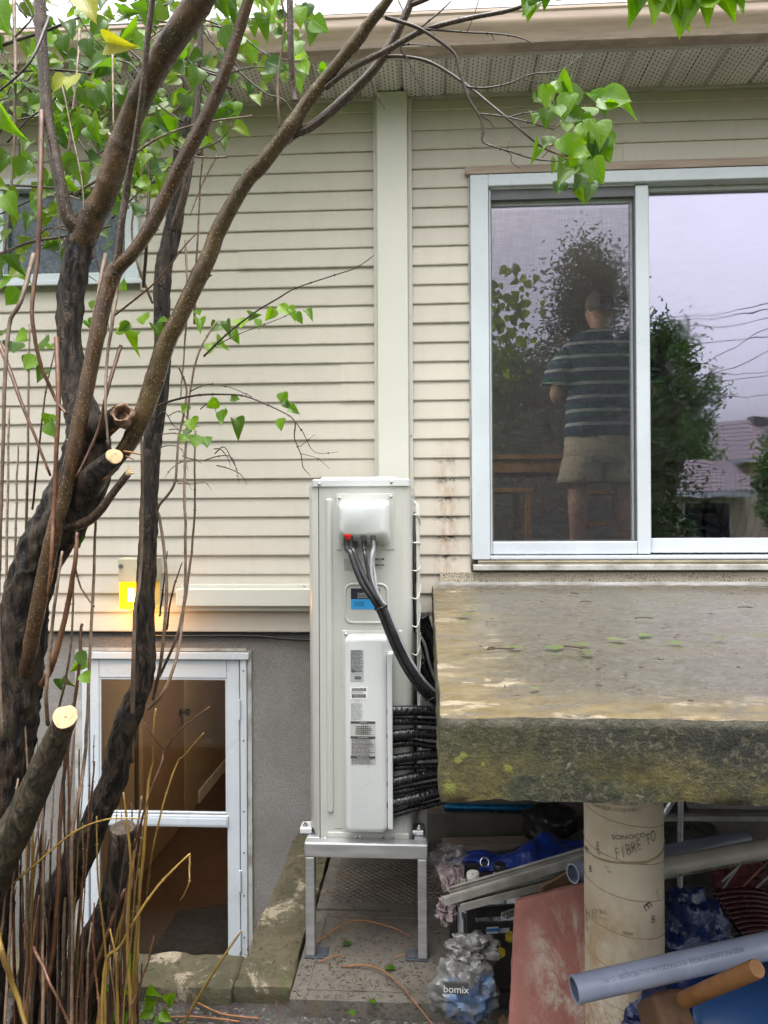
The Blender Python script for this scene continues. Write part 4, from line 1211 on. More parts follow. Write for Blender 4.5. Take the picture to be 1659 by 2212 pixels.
# printed warnings above the sticker
def printed(u0, u1, v0, v1, y, parent, rows, mat, base=None, rs=1):
    """a printed block: rows of broken lines that stand for small type"""
    if base: flat(B(), u0, u1, v0, v1, y).build('label_sheet', base, parent)
    rr = random.Random(rs)
    b = B(); dv = (v1-v0)/rows
    for i in range(rows):
        u = u0 + (u1-u0)*.05
        end = u1 - (u1-u0)*rr.uniform(.03, .25)
        while u < end:
            w_ = rr.uniform(2.0, 7)*min(1, (u1-u0)/40+.4)
            e_ = min(u+w_, end)
            if e_-u > .6:
                a, c_ = P(u, v0+dv*(i+.72), y-.0006), P(e_, v0+dv*(i+.28), y-.0006)
                b.add([(a.x, y-.0006, a.z), (c_.x, y-.0006, a.z), (c_.x, y-.0006, c_.z), (a.x, y-.0006, c_.z)], [(0, 1, 2, 3)])
            u = e_ + rr.uniform(.7, 1.6)
    return b.build('small_print', mat, parent)
printed(741, 790, 1207, 1233, YL, casing, 8, m_pgrey, rs=3)
for v0 in (1206, 1218.4):
    flat(B(), 810, 830, v0, v0+4, YL).build('warning_bar', m_pdark, casing)
    ftext('WARNING' if v0 < 1210 else 'AVERTISSEMENT', 815, v0+2, 2.2 if v0 < 1210 else 1.9, YL-.0006, m_pw, casing, wide=.75)
    printed(810, 829, v0+4.6, v0+11.5, YL, casing, 3, m_pgrey, rs=int(v0))
# long service cover below
YQ = UY0 - .003
b = B(); pillow(b, fx(739, 1500), fx(870, 1500), fz(1812), fz(1362), UY0+.0015, YQ, .004, .0018); sp = b.build('service_plate', m_unit, unit, smooth=40)
screw(747, 1370, YQ, sp)
SD = .05
YC = YQ - SD
cx0, cx1 = P(744, 1600, YC).x, P(838, 1600, YC).x
b = B(); pillow(b, cx0, cx1, P(790, 1803, YC).z, P(790, 1373, YC).z, YQ+.001, YC, .028, .022, 8); cover = b.build('service_cover', m_unitw, unit, smooth=60)
# valve shroud: the flange that stands to the right of the cover, cut back at the top
b = B(); xs0, xs1 = P(838, 1600, YC+.02).x, P(849, 1600, YC+.02).x
sh_prof = [(xs0, fz(1776, 845)), (xs1, fz(1778, 845)), (xs1, fz(1438, 845)), (xs0+.022, fz(1405, 850)), (xs0, fz(1405, 850))]
b.loft([[Vector((x_, y_, z_)) for x_, z_ in sh_prof] for y_ in (YC-.012, YQ-.001)])
b.build('valve_shroud', m_unitw, unit, bevel=.003)
YV = YC - .0012
printed(757, 785, 1404, 1452, YV, cover, 17, m_pdark, pm('foil_label', (.42, .44, .46), .4, metal=.2), 5)
flat(B(), 756, 794, 1485, 1511, YV).build('label_sheet', m_pw, cover)
b = B(); rr = random.Random(8)
for v0, v1 in ((1486, 1493), (1499, 1507)):
    u = 760
    while u < 790:
        w_ = rr.choice((.5, .8, 1.3)); a, c_ = P(u, v1, YV-.0007), P(u+w_, v0, YV-.0007)
        b.add([(a.x, YV-.0014, a.z), (c_.x, YV-.0014, a.z), (c_.x, YV-.0014, c_.z), (a.x, YV-.0014, c_.z)], [(0, 1, 2, 3)]); u += w_ + rr.choice((.5, .8))
b.build('barcode', m_pdark, cover)
ftext('DIRM-48HXPRO28-5Z', 758, 1496, 2.6, YV-.0014, m_pdark, cover, wide=.8)
flat(B(), 757, 785, 1452.4, 1472, YV).build('label_sheet', pm('foil_label_lower', (.46, .48, .5), .4, metal=.2), cover)
o_ = rrect(P(766, 1465, YV).x, P(780, 1465, YV).x, P(770, 1467, YV).z, P(770, 1461, YV).z, .0045, 5)
B().add([Vector((x_, YV-.0012, z_)) for x_, z_ in o_], [tuple(range(len(o_)))]).build('printed_oval', m_pdark, cover)
ftext('Carrier', 773, 1464, 2.6, YV-.0018, m_pw, cover, 'CENTER', .9)
q = P(763, 1449, YV); ring = []
b = B(); b.tube([(q.x + .0055*math.cos(R(a)), YV-.0012, q.z + .0055*math.sin(R(a))) for a in range(0, 361, 24)], .0007, 4, cap=False); b.build('printed_ring', m_pdark, cover)
ftext('UL', 763, 1449, 3, YV-.0014, m_pdark, cover, 'CENTER', .8)
ftext('NOTE', 772, 1515, 2.5, YV-.001, m_pdark, cover, 'CENTER')
printed(757, 786, 1518, 1556, YV, cover, 13, m_pgrey, rs=9)
pap = pm('label_paper', (.48, .475, .46), .5)
flat(B(), 757, 811, 1558, 1651, YV).build('label_sheet', pap, cover)
for v0, t_ in ((1558.5, 'CAUTION'), (1591, 'Important notes'), (1634, 'Refrigerant charge')):
    flat(B(), 757.4, 810.6, v0, v0+4.2, YV-.0009).build('caption_bar', m_pdark, cover); ftext(t_, 784, v0+2.1, 2.5, YV-.0014, m_pw, cover, 'CENTER')
printed(757, 811, 1595.5, 1633, YV-.0009, cover, 13, m_pdark, rs=12); printed(757, 811, 1639, 1650, YV-.0009, cover, 4, m_pdark, rs=13)
b = B()
for v in (1569, 1573, 1577, 1581, 1585): flat(b, 768, 800 + (v % 3)*2, v, v+.7, YV-.0016)
for u in (781, 785, 789, 793): flat(b, u, u+.6, 1563, 1587, YV-.0018)
b.build('wiring_sketch', m_pdark, cover)
ftext('F', 855, 1484, 13, UY0-.0008, m_unitw, casing, 'CENTER')
for u, v in ((769, 1809), (779, 1809), (826, 1808), (848, 1808)): screw(u, v, UY0-.0045, unit)
screw(702, 1811, UY0-.001, unit)
flat(B(), 722, 744, 1790, 1790.6, UY0-.0003).build('pressed_slot', m_gap, casing)
# fan side on the right: guard of steel wires standing off the casing
m_wire = pm('coated_wire', (.62, .62, .58), .35)
gx = ux1 + .018
ns_ = 0
for yy in [UY0+.07 + i*.034 for i in range(25)]:
    z_a, z_b = UZ0+.10, UZ1-.05
    bow = .006*math.sin(math.pi*(yy-UY0)/(UY1-UY0))
    b = B(); b.tube(crom([(ux1+.001, yy, z_a), (gx+bow-.004, yy, z_a+.02), (gx+bow, yy, z_a+.06), (gx+bow, yy, (z_a+z_b)/2), (gx+bow, yy, z_b-.06), (gx+bow-.004, yy, z_b-.02), (ux1+.001, yy, z_b)], 4), .0017, 6)
    b.build('guard_wire', m_wire, unit, smooth=179)
for i in range(11):
    zz = UZ0+.16 + i*(UZ1-UZ0-.27)/10
    zz2 = zz - .05*(i-5)/5
    b = B(); b.tube(crom([(ux1+.001, UY0+.055, zz), (gx+.003, UY0+.075, zz-.002), (gx+.009, (UY0+UY1)/2, (zz+zz2)/2), (gx+.003, UY1-.04, zz2), (ux1+.001, UY1-.03, zz2)], 6), .0028, 6)
    b.build('guard_rib', m_wire, unit, smooth=179)
for fz_ in (UZ0 + (UZ1-UZ0)*.27, UZ0 + (UZ1-UZ0)*.73):
    b = B(); b.lathe((ux1+.001, (UY0+UY1)/2, fz_), [(0, .26), (.006, .26), (.0065, .24), (.004, .05), (.012, .045), (.012, .001)], 40, (1, 0, 0)); b.build('fan_opening', m_dark, unit, smooth=40)
b = B(); q = P(897, 1240, UY0+.25); b.box(gx+.004, gx+.007, UY0+.10, UY0+.17, fz(1265), fz(1228)); b.build('guard_badge', m_unitw, unit, bevel=.002)
for side in (-1, 1):                                 # mounting feet, bolts and dampers on both sides
    for yy in (UY0+.02, UY1-.12):
        x_i = ux0+.004 if side < 0 else ux1-.004
        b = B(); b.box(min(x_i, x_i+side*.046), max(x_i, x_i+side*.046), yy, yy+.07, UZ0+.012, UZ0+.034); b.build('mounting_foot', m_unitw if side < 0 else m_bolt, unit, bevel=.004)
        b = B(); b.lathe((x_i+side*.028, yy+.02, UZ0+.0345), [(0, .011), (.006, .011), (.007, .006), (.014, .006)], 6); b.build('bolt', m_bolt, unit)
        b = B(); b.box(min(x_i, x_i+side*.05), max(x_i, x_i+side*.05), yy-.004, yy+.075, st_z1+.0005, UZ0+.0115); b.build('rubber_damper', m_rubber, unit, bevel=.003)

# ---------------------------------------------------------------- cables from the terminal cover
m_cabblk = pm('black_cable', (.012, .012, .014), .32, (.022, .022, .025), 20); m_cabgry = pm('grey_cable', (.27, .275, .29), .4, (.2, .205, .22), 30)
def cable(name, label, key, pts, r, mat, grp='cables leaving the terminal cover', dx=0):
    q = gpts[key]
    P3 = [(q.x+dx, q.y, q.z+.004), (q.x+dx*1.2+.002, q.y-.004, q.z-.04)] + [tuple(P(u, v, y)) for u, v, y in pts]
    o = B().tube(crom(P3, 7), r, 10).build(name, mat, smooth=179)
    return tag(o, label, 'cable', grp)
tail = [(826, 1322, 2.735), (842, 1362, 2.74), (862, 1408, 2.745), (885, 1450, 2.75), (915, 1490, 2.78), (955, 1522, 2.86), (1010, 1545, 2.95)]
def sh_(t, du, dv, dy): return [(u+du, v+dv, y+dy) for u, v, y in t]
cable('power_cable', 'left of the two thick black cables leaving the red gland', 'red', [(757, 1195, 2.76), (768, 1228, 2.745), (784, 1264, 2.735), (806, 1296, 2.73)] + sh_(tail, -4, 4, 0), .0105, m_cabblk, dx=-.006)
cable('power_cable', 'right of the two thick black cables leaving the red gland', 'red', [(764, 1192, 2.765), (778, 1228, 2.75), (795, 1262, 2.735), (814, 1293, 2.725)] + sh_(tail, 4, -2, -.006), .0105, m_cabblk, dx=.007)
cable('control_cable', 'slim black cable leaving the middle grey gland', 'b', [(789, 1200, 2.76), (796, 1240, 2.75), (806, 1272, 2.74), (820, 1300, 2.735)] + sh_(tail, 7, -6, .004), .007, m_cabblk)
cable('control_cable', 'grey cable leaving the right grey gland', 'c', [(803, 1202, 2.77), (802, 1236, 2.755), (808, 1270, 2.745), (821, 1300, 2.74)] + sh_(tail, 9, -8, .01), .0065, m_cabgry)
cable('control_cable', 'second grey cable curling past the right grey gland', 'c2', [(806, 1215, 2.79), (810, 1245, 2.765), (814, 1272, 2.75), (824, 1298, 2.742)] + sh_(tail, 11, -10, .012), .0055, m_cabgry)
cable('control_cable', 'grey cable leaving the small gland beside the red one', 'a', [(772, 1205, 2.80), (784, 1245, 2.77), (799, 1280, 2.745), (816, 1304, 2.738)] + sh_(tail, 3, -8, .014), .005, m_cabgry)
for (u, v, y, r_, lab) in ((822, 1312, 2.73, .024, 'upper black zip tie round the cable bundle'), (931, 1507, 2.80, .023, 'lower black zip tie round the cable bundle')):
    q = P(u, v, y); t_ = (P(tail[1][0], tail[1][1], 2.74) - P(tail[0][0], tail[0][1], 2.74)).normalized()
    nx = t_.orthogonal().normalized(); ny = t_.cross(nx)
    pts = [q + (nx*math.cos(R(a)) + ny*math.sin(R(a)))*r_ for a in range(0, 361, 20)]
    z = thing('zip_tie', lab, 'zip tie', q)
    B().tube(pts, .0022, 6, cap=False).build('strap', m_black, z, smooth=179)
    B().obox(q + Vector((.02, -.012, .004)), (.006, 0, .002), (0, .004, 0), (-.001, 0, .004)).build('buckle', m_black, z)

# ---------------------------------------------------------------- insulated refrigerant lines
n = N('black_tape_wrap'); co = n.coord()
wr_ = n.noise(n.coord('Object', (1, .3, .3)), 120, 3, .5, .8)
m_wrap = n.fin(n.mix(n.ramp(wr_, [(.4, 0), (.7, 1)]), (.009, .009, .011), (.022, .023, .027)), n.rng(wr_, .3, .7, .14, .28), n.bump(wr_, .8, .006), spec=.5)
lines = [
    ('topmost pair of black taped lines beside the valve shroud', [(849, 1536), (890, 1535), (930, 1536), (990, 1538)], 18, [(849, 1558), (890, 1558), (930, 1560), (990, 1562)], 13),
    ('second pair from the top of the black taped lines', [(849, 1588), (890, 1584), (930, 1586), (990, 1588)], 18, [(849, 1608), (890, 1605), (930, 1611), (990, 1614)], 12),
    ('third and middle pair of the black taped lines', [(849, 1640), (890, 1634), (935, 1630), (990, 1630)], 17, [(849, 1659), (890, 1656), (935, 1654), (990, 1652)], 10),
    ('fourth pair from the top of the black taped lines', [(849, 1690), (890, 1680), (935, 1671), (1000, 1660)], 18, [(850, 1712), (890, 1704), (935, 1695), (1000, 1684)], 11),
    ('lowest pair of black taped lines ending above the stand', [(850, 1736), (895, 1725), (940, 1712), (1000, 1692)], 20, [(853, 1760), (900, 1746), (950, 1733), (1010, 1716)], 11)]
rnd = random.Random(21)
for lab, p1, r1, p2, r2 in lines:
    q = P(849, p1[0][1], 2.80)
    t = thing('refrigerant_line', lab, 'pipe', q, 'black taped refrigerant lines')
    for k, (pp, rr_, y0) in enumerate(((p1, r1, 2.83), (p2, r2, 2.84))):
        pts = [(*P(pp[0][0]-7, pp[0][1], y0+.004),)] + [tuple(P(u, v, y0 + .05*i*i/3)) for i, (u, v) in enumerate(pp)] + [tuple(P(pp[-1][0]+90, pp[-1][1]-8, y0+.4))]
        cr = crom(pts, 40)
        ph = rnd.random()*9
        b = B(); b.tube(cr, rr_*.62*px(y0), 20, fn=lambda a, s, i: 1 + .022*math.sin(s*330+ph+1.5*math.sin(a)) * (.6+.4*math.sin(s*31+ph)) + .02*nz((math.cos(a)*1.2, math.sin(a)*1.2, s*30), 1, ph))
        b.build('taped_pipe', m_wrap, t, smooth=179)
# corrugated hoses in the gap behind
for lab, pts, r_ in (('upper black corrugated hose in the gap between unit and porch', [(908, 1330), (925, 1385), (938, 1440), (948, 1490), (970, 1530)], .035),
                     ('lower black corrugated hose in the gap between unit and porch', [(904, 1430), (920, 1465), (938, 1492), (960, 1515)], .028)):
    cr = crom([tuple(P(u, v, 3.45 + .03*i)) for i, (u, v) in enumerate(pts)], 24)
    tag(B().tube(cr, r_, 14, fn=lambda a, s, i: 1 + .13*math.sin(s*560)).build('corrugated_hose', m_wrap, smooth=179), lab, 'hose', 'hoses behind the unit')
cr = crom([tuple(P(u, v, 3.3)) for u, v in ((905, 1370), (918, 1395), (926, 1430), (938, 1465), (955, 1490))], 8)
tag(B().tube(cr, .007, 8).build('thin_cable', m_cabgry, smooth=179), 'thin grey cable among the hoses behind the unit', 'cable')

# ---------------------------------------------------------------- covers on the wall
n = N('duct_cover_paint'); co = n.coord()
c = n.mix(n.ramp(n.noise(co, 2.0, 4), [(.35, 0), (.7, 1)]), (.575, .568, .51), (.54, .533, .475))
c = n.mix(n.ramp(n.noise(co, 60, 3, .7), [(.72, 0), (.80, 1)]), c, (.35, .33, .27))
m_duct = n.fin(c, .42, n.bump(n.noise(n.coord('Object', (1, 1, .2)), 5, 3), .12, .006))
du = thing('line_cover', 'tall pale cream duct running up the siding to the soffit', 'duct', (P(846, 1030, 3.97).x, 3.97, UZ1))
YD = YW - .085
d0, d1 = P(817, 700, YD).x - .004, P(880, 700, YD).x + .004
b = B()
B().box(d0, d1, YD, YW-.008, 1.35, SOF-.004).build('cover', m_duct, du, bevel=.006)
B().box(d0-.022, d0-.0005, YW-.026, YW-.006, 1.35, SOF-.014).build('side_flange', m_duct, du, bevel=.002)
B().box(d1+.0005, d1+.022, YW-.026, YW-.006, 1.35, SOF-.014).build('side_flange', m_duct, du, bevel=.002)
for vv in (392, 688, 942):
    b = B(); b.lathe((d1+.012, YW-.027, Z(vv, 884)), [(0, .005), (.003, .004)], 8, (0, -1, 0)); b.build('screw', m_bolt, du)
h0, h1 = P(380, 1290, YW-.075).x, P(700, 1290, YW-.075).x
hz_0, hz_1 = P(520, 1310, YW-.075).z, P(520, 1272, YW-.075).z
hd = thing('line_cover', 'horizontal cream duct above the basement door, ending behind the unit', 'duct', ((h0+h1)/2, YW-.05, hz_0))
B().box(h0, h1+.25, YW-.08, YW-.008, hz_0, hz_1).build('cover', m_duct, hd, bevel=.005)
B().box(h0+.01, h1+.25, YW-.03, YW-.007, hz_1+.0005, hz_1+.02).build('top_flange', m_duct, hd, bevel=.002)
B().box(h0+.05, h1+.25, YW-.05, YW-.007, hz_0-.026, hz_0-.0005).build('bottom_return', m_duct, hd)
q = P(656, 1266, YW-.04); b = B(); b.lathe((q.x, YW-.0305, q.z), [(0, .005), (.003, .004)], 8, (0, -1, 0)); b.build('screw', m_bolt, hd)

# ---------------------------------------------------------------- wall light, lit
m_lampbody = pm('cream_lamp_body', (.50, .47, .34), .45, (.42, .39, .28), 6)
n = N('lit_amber_lens'); em = n.new('Emission'); em.inputs[0].default_value = (1.0, .56, .0, 1); em.inputs[1].default_value = .9
df = n.new('BsdfDiffuse'); df.inputs[0].default_value = (.8, .45, .02, 1)
ad = n.new('AddShader'); n.l.new(em.outputs[0], ad.inputs[0]); n.l.new(df.outputs[0], ad.inputs[1]); n.l.new(ad.outputs[0], n.out.inputs[0]); m_lens = n.mat
n = N('lamp_glow_core'); em = n.new('Emission'); em.inputs[0].default_value = (1.0, .62, .10, 1); em.inputs[1].default_value = 4
n.l.new(em.outputs[0], n.out.inputs[0]); m_core = n.mat
YLm = YW - .13
a_, c_ = P(255, 1316, YLm), P(331, 1206, YLm)
lm = thing('wall_light', 'cream wall light with a glowing amber lens on the siding', 'wall light', ((a_.x+c_.x)/2, YW-.02, a_.z))
zl1 = P(280, 1258, YLm).z
B().box(a_.x, c_.x, YLm, YW-.006, zl1, c_.z).build('housing', m_lampbody, lm, bevel=.006)
B().box(a_.x, c_.x, YW-.03, YW-.0065, a_.z-.004, zl1-.0005).build('back_plate', m_lampbody, lm, bevel=.004)
b = B(); b.box(a_.x+.004, c_.x-.035, YLm+.004, YW-.031, a_.z, zl1-.0006); b.build('lens', m_lens, lm, bevel=.004)
q0, q1 = P(276, 1300, YLm), P(290, 1268, YLm)
b = B(); b.box(q0.x, q1.x, YLm-.001, YLm+.0035, q0.z, q1.z-.006); b.build('lamp_glow', m_core, lm)
q = P(261, 1223, YLm); b = B(); b.lathe((q.x, YLm, q.z), [(0, .012), (.004, .012), (.008, .009), (.012, .009)], 14, (0, -1, 0)); b.build('photo_cell', m_dark_grey, lm, smooth=40)
pld = bpy.data.lights.new('wall_light_bulb', 'POINT'); pld.energy = 1.2; pld.color = (1.0, .42, .07); pld.shadow_soft_size = .03
pl = bpy.data.objects.new('bulb', pld); col.objects.link(pl); pl.location = ((a_.x+c_.x)/2-.01, YLm-.03, a_.z-.012); setp(pl, lm)
# ---------------------------------------------------------------- things stored under the porch
def sheet_mat(name, c1, c2, rough, sc=14, bd=.02, bs=1.0, spec=.5):
    n = N(name); co = n.coord()
    w1 = n.noise(co, sc, 6, .6, .8); w2 = n.voro(co, sc*1.6, 'SMOOTH_F1')
    h = n.math('ADD', w1, n.math('MULTIPLY', w2, .6))
    c = n.mix(n.ramp(w1, [(.35, 0), (.7, 1)]), c1, c2)
    return n.fin(c, n.rng(n.noise(co, sc*2, 3), .3, .7, max(.05, rough-.08), rough+.1), n.bump(h, bs, bd), spec=spec)
m_tarpblk = sheet_mat('dark_plastic_sheet', (.045, .042, .04), (.075, .07, .066), .3, 6)
m_tarpblue = sheet_mat('blue_tarp', (.010, .038, .26), (.012, .024, .13), .38, 7)
m_tarpnavy = sheet_mat('dark_blue_plastic', (.008, .015, .060), (.011, .026, .11), .2, 11, .014, 1.0, .6)
n = N('clear_plastic'); co = n.coord()
w1 = n.noise(co, 16, 5, .6, 1.0)
tr = n.new('BsdfTransparent'); tr.inputs[0].default_value = (.92, .91, .92, 1)
pb_ = n.bsdf; n.put(pb_.inputs['Base Color'], (.42, .40, .41)); pb_.inputs['Roughness'].default_value = .12
n.l.new(n.bump(w1, 1.0, .05), pb_.inputs['Normal'])
mx = n.new('MixShader'); n.l.new(n.rng(w1, .4, .62, .16, .55), mx.inputs[0]); n.l.new(tr.outputs[0], mx.inputs[1]); n.l.new(pb_.outputs[0], mx.inputs[2]); n.l.new(mx.outputs[0], n.out.inputs[0])
m_clear = n.mat
m_pinkbag = sheet_mat('pinkish_plastic', (.16, .115, .125), (.24, .19, .19), .2, 18, .03)
m_vinyl = pm('dirty_white_vinyl', (.33, .32, .295), .4, (.17, .158, .13), 9, .4, .7, .2, 60, .002)
m_pvcgrey = pm('grey_pvc', (.235, .265, .36), .35, (.18, .205, .285), 6, .4, .7, .05, 40)
m_pvcwhite = pm('white_pvc', (.40, .38, .335), .38, (.25, .23, .19), 7, .42, .72, .1, 40)
m_cratem = pm('black_crate_plastic', (.016, .015, .016), .4, (.03, .028, .028), 14)
m_board = pm('pale_board', (.34, .29, .26), .7, (.25, .2, .17), 8, stretch=(1, 8, 8))
m_card = pm('brown_cardboard', (.20, .115, .06), .85, (.14, .08, .04), 9)
m_bluetube = pm('blue_anodised', (.02, .22, .46), .25, (.015, .15, .34), 6, metal=.6)
m_maroon = pm('maroon_plastic', (.050, .012, .015), .25, (.032, .008, .010), 9)
m_handle = pm('orange_wood_handle', (.235, .105, .032), .5, (.16, .07, .022), 10, stretch=(2, 2, 2), bump=.15)
m_mallet = pm('scuffed_brown_block', (.085, .042, .02), .75, (.025, .016, .011), 14, .5, .68, .6, 40)
m_barrel = pm('blue_barrel_plastic', (.02, .065, .19), .33, (.015, .05, .15), 3)
m_redslab = None
n = N('red_concrete'); co = n.coord(); xyz = n.sep(co)
k1 = n.noise(co, 8, 6, .65)
c = n.mix(n.ramp(k1, [(.35, 0), (.65, 1)]), (.30, .125, .10), (.22, .088, .072))
eff = n.ramp(n.noise(n.coord('Object', (1.2, 1, .55)), 7, 7, .72, .5), [(.46, 0), (.58, 1)])
rx_ = P(1195, 2060, 2.25)
cen = n.math('MULTIPLY', n.rng(n.math('ABSOLUTE', n.math('SUBTRACT', xyz[0], rx_.x+.02)), .03, .125, 1, 0), n.rng(xyz[2], .50, .42, 0, 1))
c = n.mix(n.math('MULTIPLY', eff, cen), c, (.40, .34, .285))
c = n.mix(n.ramp(n.noise(co, 120, 4, .8), [(.60, 0), (.68, 1)]), c, (.13, .05, .04))
c = n.mix(n.rng(xyz[2], .46, .56, 0, .35), c, (.10, .05, .035))
m_redslab = n.fin(c, .8, n.bump(n.noise(co, 80, 5, .75), .6, .006))

# blue tube on the footing, a pale board in front of it
a, c_ = P(960, 1745, 3.99), P(1185, 1750, 3.99)
tag(B().tube([(a.x, 3.985, .117), (c_.x+.08, 3.985, .117)], .019, 16).build('blue_tube', m_bluetube, smooth=60), 'shiny blue tube lying along the footing under the porch', 'tube')
q = G(950, 1800, GZ)
b = B(); b.obox((.50, 3.80, GZ+.05), (.44, .02, .012), (0, .05, 0), (0, 0, .045)); tag(b.build('pale_board', m_board, bevel=.004), 'pale weathered board lying behind the dark plastic sheet', 'board')
b = B(); b.rough_box(.78, 1.25, 3.3, 3.9, GZ, .22, .05, .03, .02, 6); tag(b.build('storage_box', m_cratem, smooth=50), 'dark box buried under the plastic sheets', 'box')

# dark plastic sheet over the heap
def f_dark(s, t):
    x_ = .06 + s*1.15; y_ = 3.02 + t*.82
    h = .02 + .30*(1/(1+math.exp(-(s-.42)*7)))*math.sin(math.pi*min(1, .12+t*.95))**.7 + .05*math.sin(math.pi*t)
    h += .03*nz((x_*6, y_*6, 0)) + .012*nz((x_*18, y_*14, 2)) + .02*abs(nz((x_*3, y_*9, 5)))
    return Vector((x_ + .03*nz((t*4, s*4, 3)), y_, GZ + max(.012, h)))
tag(drape('plastic_sheet', m_tarpblk, f_dark, 60, 40), 'dark grey plastic sheet heaped against the wall left of the column', 'plastic sheet')
# blue tarp with a grommet, folded to a point at the left
pa, pb2, pc2, pd2 = P(975, 1853, 3.02), P(1300, 1792, 3.18), P(1300, 1868, 2.86), P(1062, 1893, 2.93)
def f_blue(s, t):
    top = pa.lerp(pb2, s); bot = pa.lerp(pd2, min(1, s*2.6)) if s < .385 else pd2.lerp(pc2, (s-.385)/.615)
    q = top.lerp(bot, t)
    e = math.sin(math.pi*min(1, s*1.1))*.5+.5
    q.z += (.028*math.sin(s*13+t*3)*(1-t*.5) + .02*nz((s*9, t*4, 1)) + .022*math.sin(math.pi*t))*min(1, s*4)
    q.y += -.05*math.sin(math.pi*t) + .02*nz((s*8, t*6, 8))
    return q
tarp = drape('blue_tarp', m_tarpblue, f_blue, 60, 24, thick=.0015)
tag(tarp, 'bright blue tarp with a metal grommet, draped left of the column', 'tarp')
q = f_blue(.24, .42); qn = Vector((.1, -.85, .5)).normalized(); xx = qn.orthogonal().normalized(); yy = qn.cross(xx)
b = B(); b.tube([q + qn*.006 + (xx*math.cos(R(a)) + yy*math.sin(R(a)))*.0165 for a in range(0, 361, 20)], .0045, 8, cap=False); b.build('grommet', m_bolt, tarp, smooth=179)
# dark bundle on top of the tube
b = B()
def lump(b, c, rx, ry, rz, amp, ns, seed, nu=28, nv=18, power=1.0):
    vs, fs = [], []
    for j in range(nv+1):
        th = math.pi*j/nv
        for i in range(nu):
            a = 2*math.pi*i/nu
            d = Vector((math.sin(th)*math.cos(a), math.sin(th)*math.sin(a), math.cos(th)))
            k = 1 + amp*noise.fractal(d*ns + Vector((seed, seed*.7, 0)), .9, 2.0, 4) - amp*.7*abs(noise.noise(d*ns*2.1 + Vector((0, seed, 3))))
            vs.append(Vector((c[0] + d.x*rx*k, c[1] + d.y*ry*k, c[2] + d.z*rz*k)))
    for j in range(nv):
        for i in range(nu):
            i2 = (i+1) % nu
            fs.append((j*nu+i, (j+1)*nu+i, (j+1)*nu+i2, j*nu+i2))
    b.add(vs, fs); return b
q = P(1190, 1752, 3.6)
tag(lump(B(), (q.x, 3.62, q.z-.07), .13, .12, .10, .3, 1.5, 4).build('black_bag', m_black, smooth=60), 'black bag lying on top of the dark plastic sheet', 'bag')
# clear and pinkish bags by the stand leg
cb = P(972, 1850, 3.0)
tag(lump(B(), (cb.x, 3.02, cb.z-.02), .085, .09, .055, .3, 1.6, 9, 40, 26).build('clear_bag', m_clear, smooth=40), 'crumpled clear plastic bag beside the right leg of the stand', 'bag')
p0_, p1_, p2_, p3_ = P(938, 1868, 2.86), P(1004, 1872, 2.9), P(1000, 1938, 2.72), P(958, 1925, 2.72)
def f_pink(s, t):
    q = p0_.lerp(p1_, s).lerp(p3_.lerp(p2_, s), t); q.y += .03*nz((s*5, t*5, 4)); q.z += .02*nz((s*6, t*6, 1)) + .012*math.sin(math.pi*t); return q
pk = drape('pink_bag', m_pinkbag, f_pink, 22, 18); tag(pk, 'flat pinkish printed plastic bag hanging off the crate corner', 'bag')
def on_sheet(fn, txt, s0, t0, size, rot, mat, parent, off=.004):
    vs, fs = text_mesh(txt, 1.0)
    o_ = fn(s0, t0); du = (fn(min(1, s0+.02), t0) - o_).normalized(); dv = (fn(s0, min(1, t0+.02)) - o_).normalized()
    du2 = (du*math.cos(R(rot)) + dv*-math.sin(R(rot))); dv2 = (du*math.sin(R(rot)) + dv*math.cos(R(rot)))
    nrm = du.cross(dv).normalized()
    if nrm.dot(CAMP - o_) < 0: nrm = -nrm
    B().add([o_ + du2*p_.x*size - dv2*p_.y*size + nrm*off for p_ in vs], fs).build('lettering', mat, parent)
on_sheet(f_pink, 'FIBERLOCK', .80, .35, .02, 62, m_pdark, pk)
lp = [P(1000, 1905, 2.78), P(1008, 1870, 2.82), P(1012, 1945, 2.70), P(990, 1940, 2.70)]
tag(drape('white_leaflet', m_vinyl, lambda s, t: P(988 + s*18 + t*2, 1895 + t*42 + s*4, 2.74 - t*.03 + .015*math.sin(s*4)), 6, 8), 'crumpled white printed leaflet beside the pinkish bag', 'leaflet')
tag(lump(B(), (P(965, 1965, 2.7).x, 2.7, P(965, 1968, 2.7).z), .035, .04, .045, .6, 2.2, 14).build('crumpled_wrapper', m_pinkbag, smooth=40), 'small crumpled pinkish wrapper below the trim ends', 'wrapper')

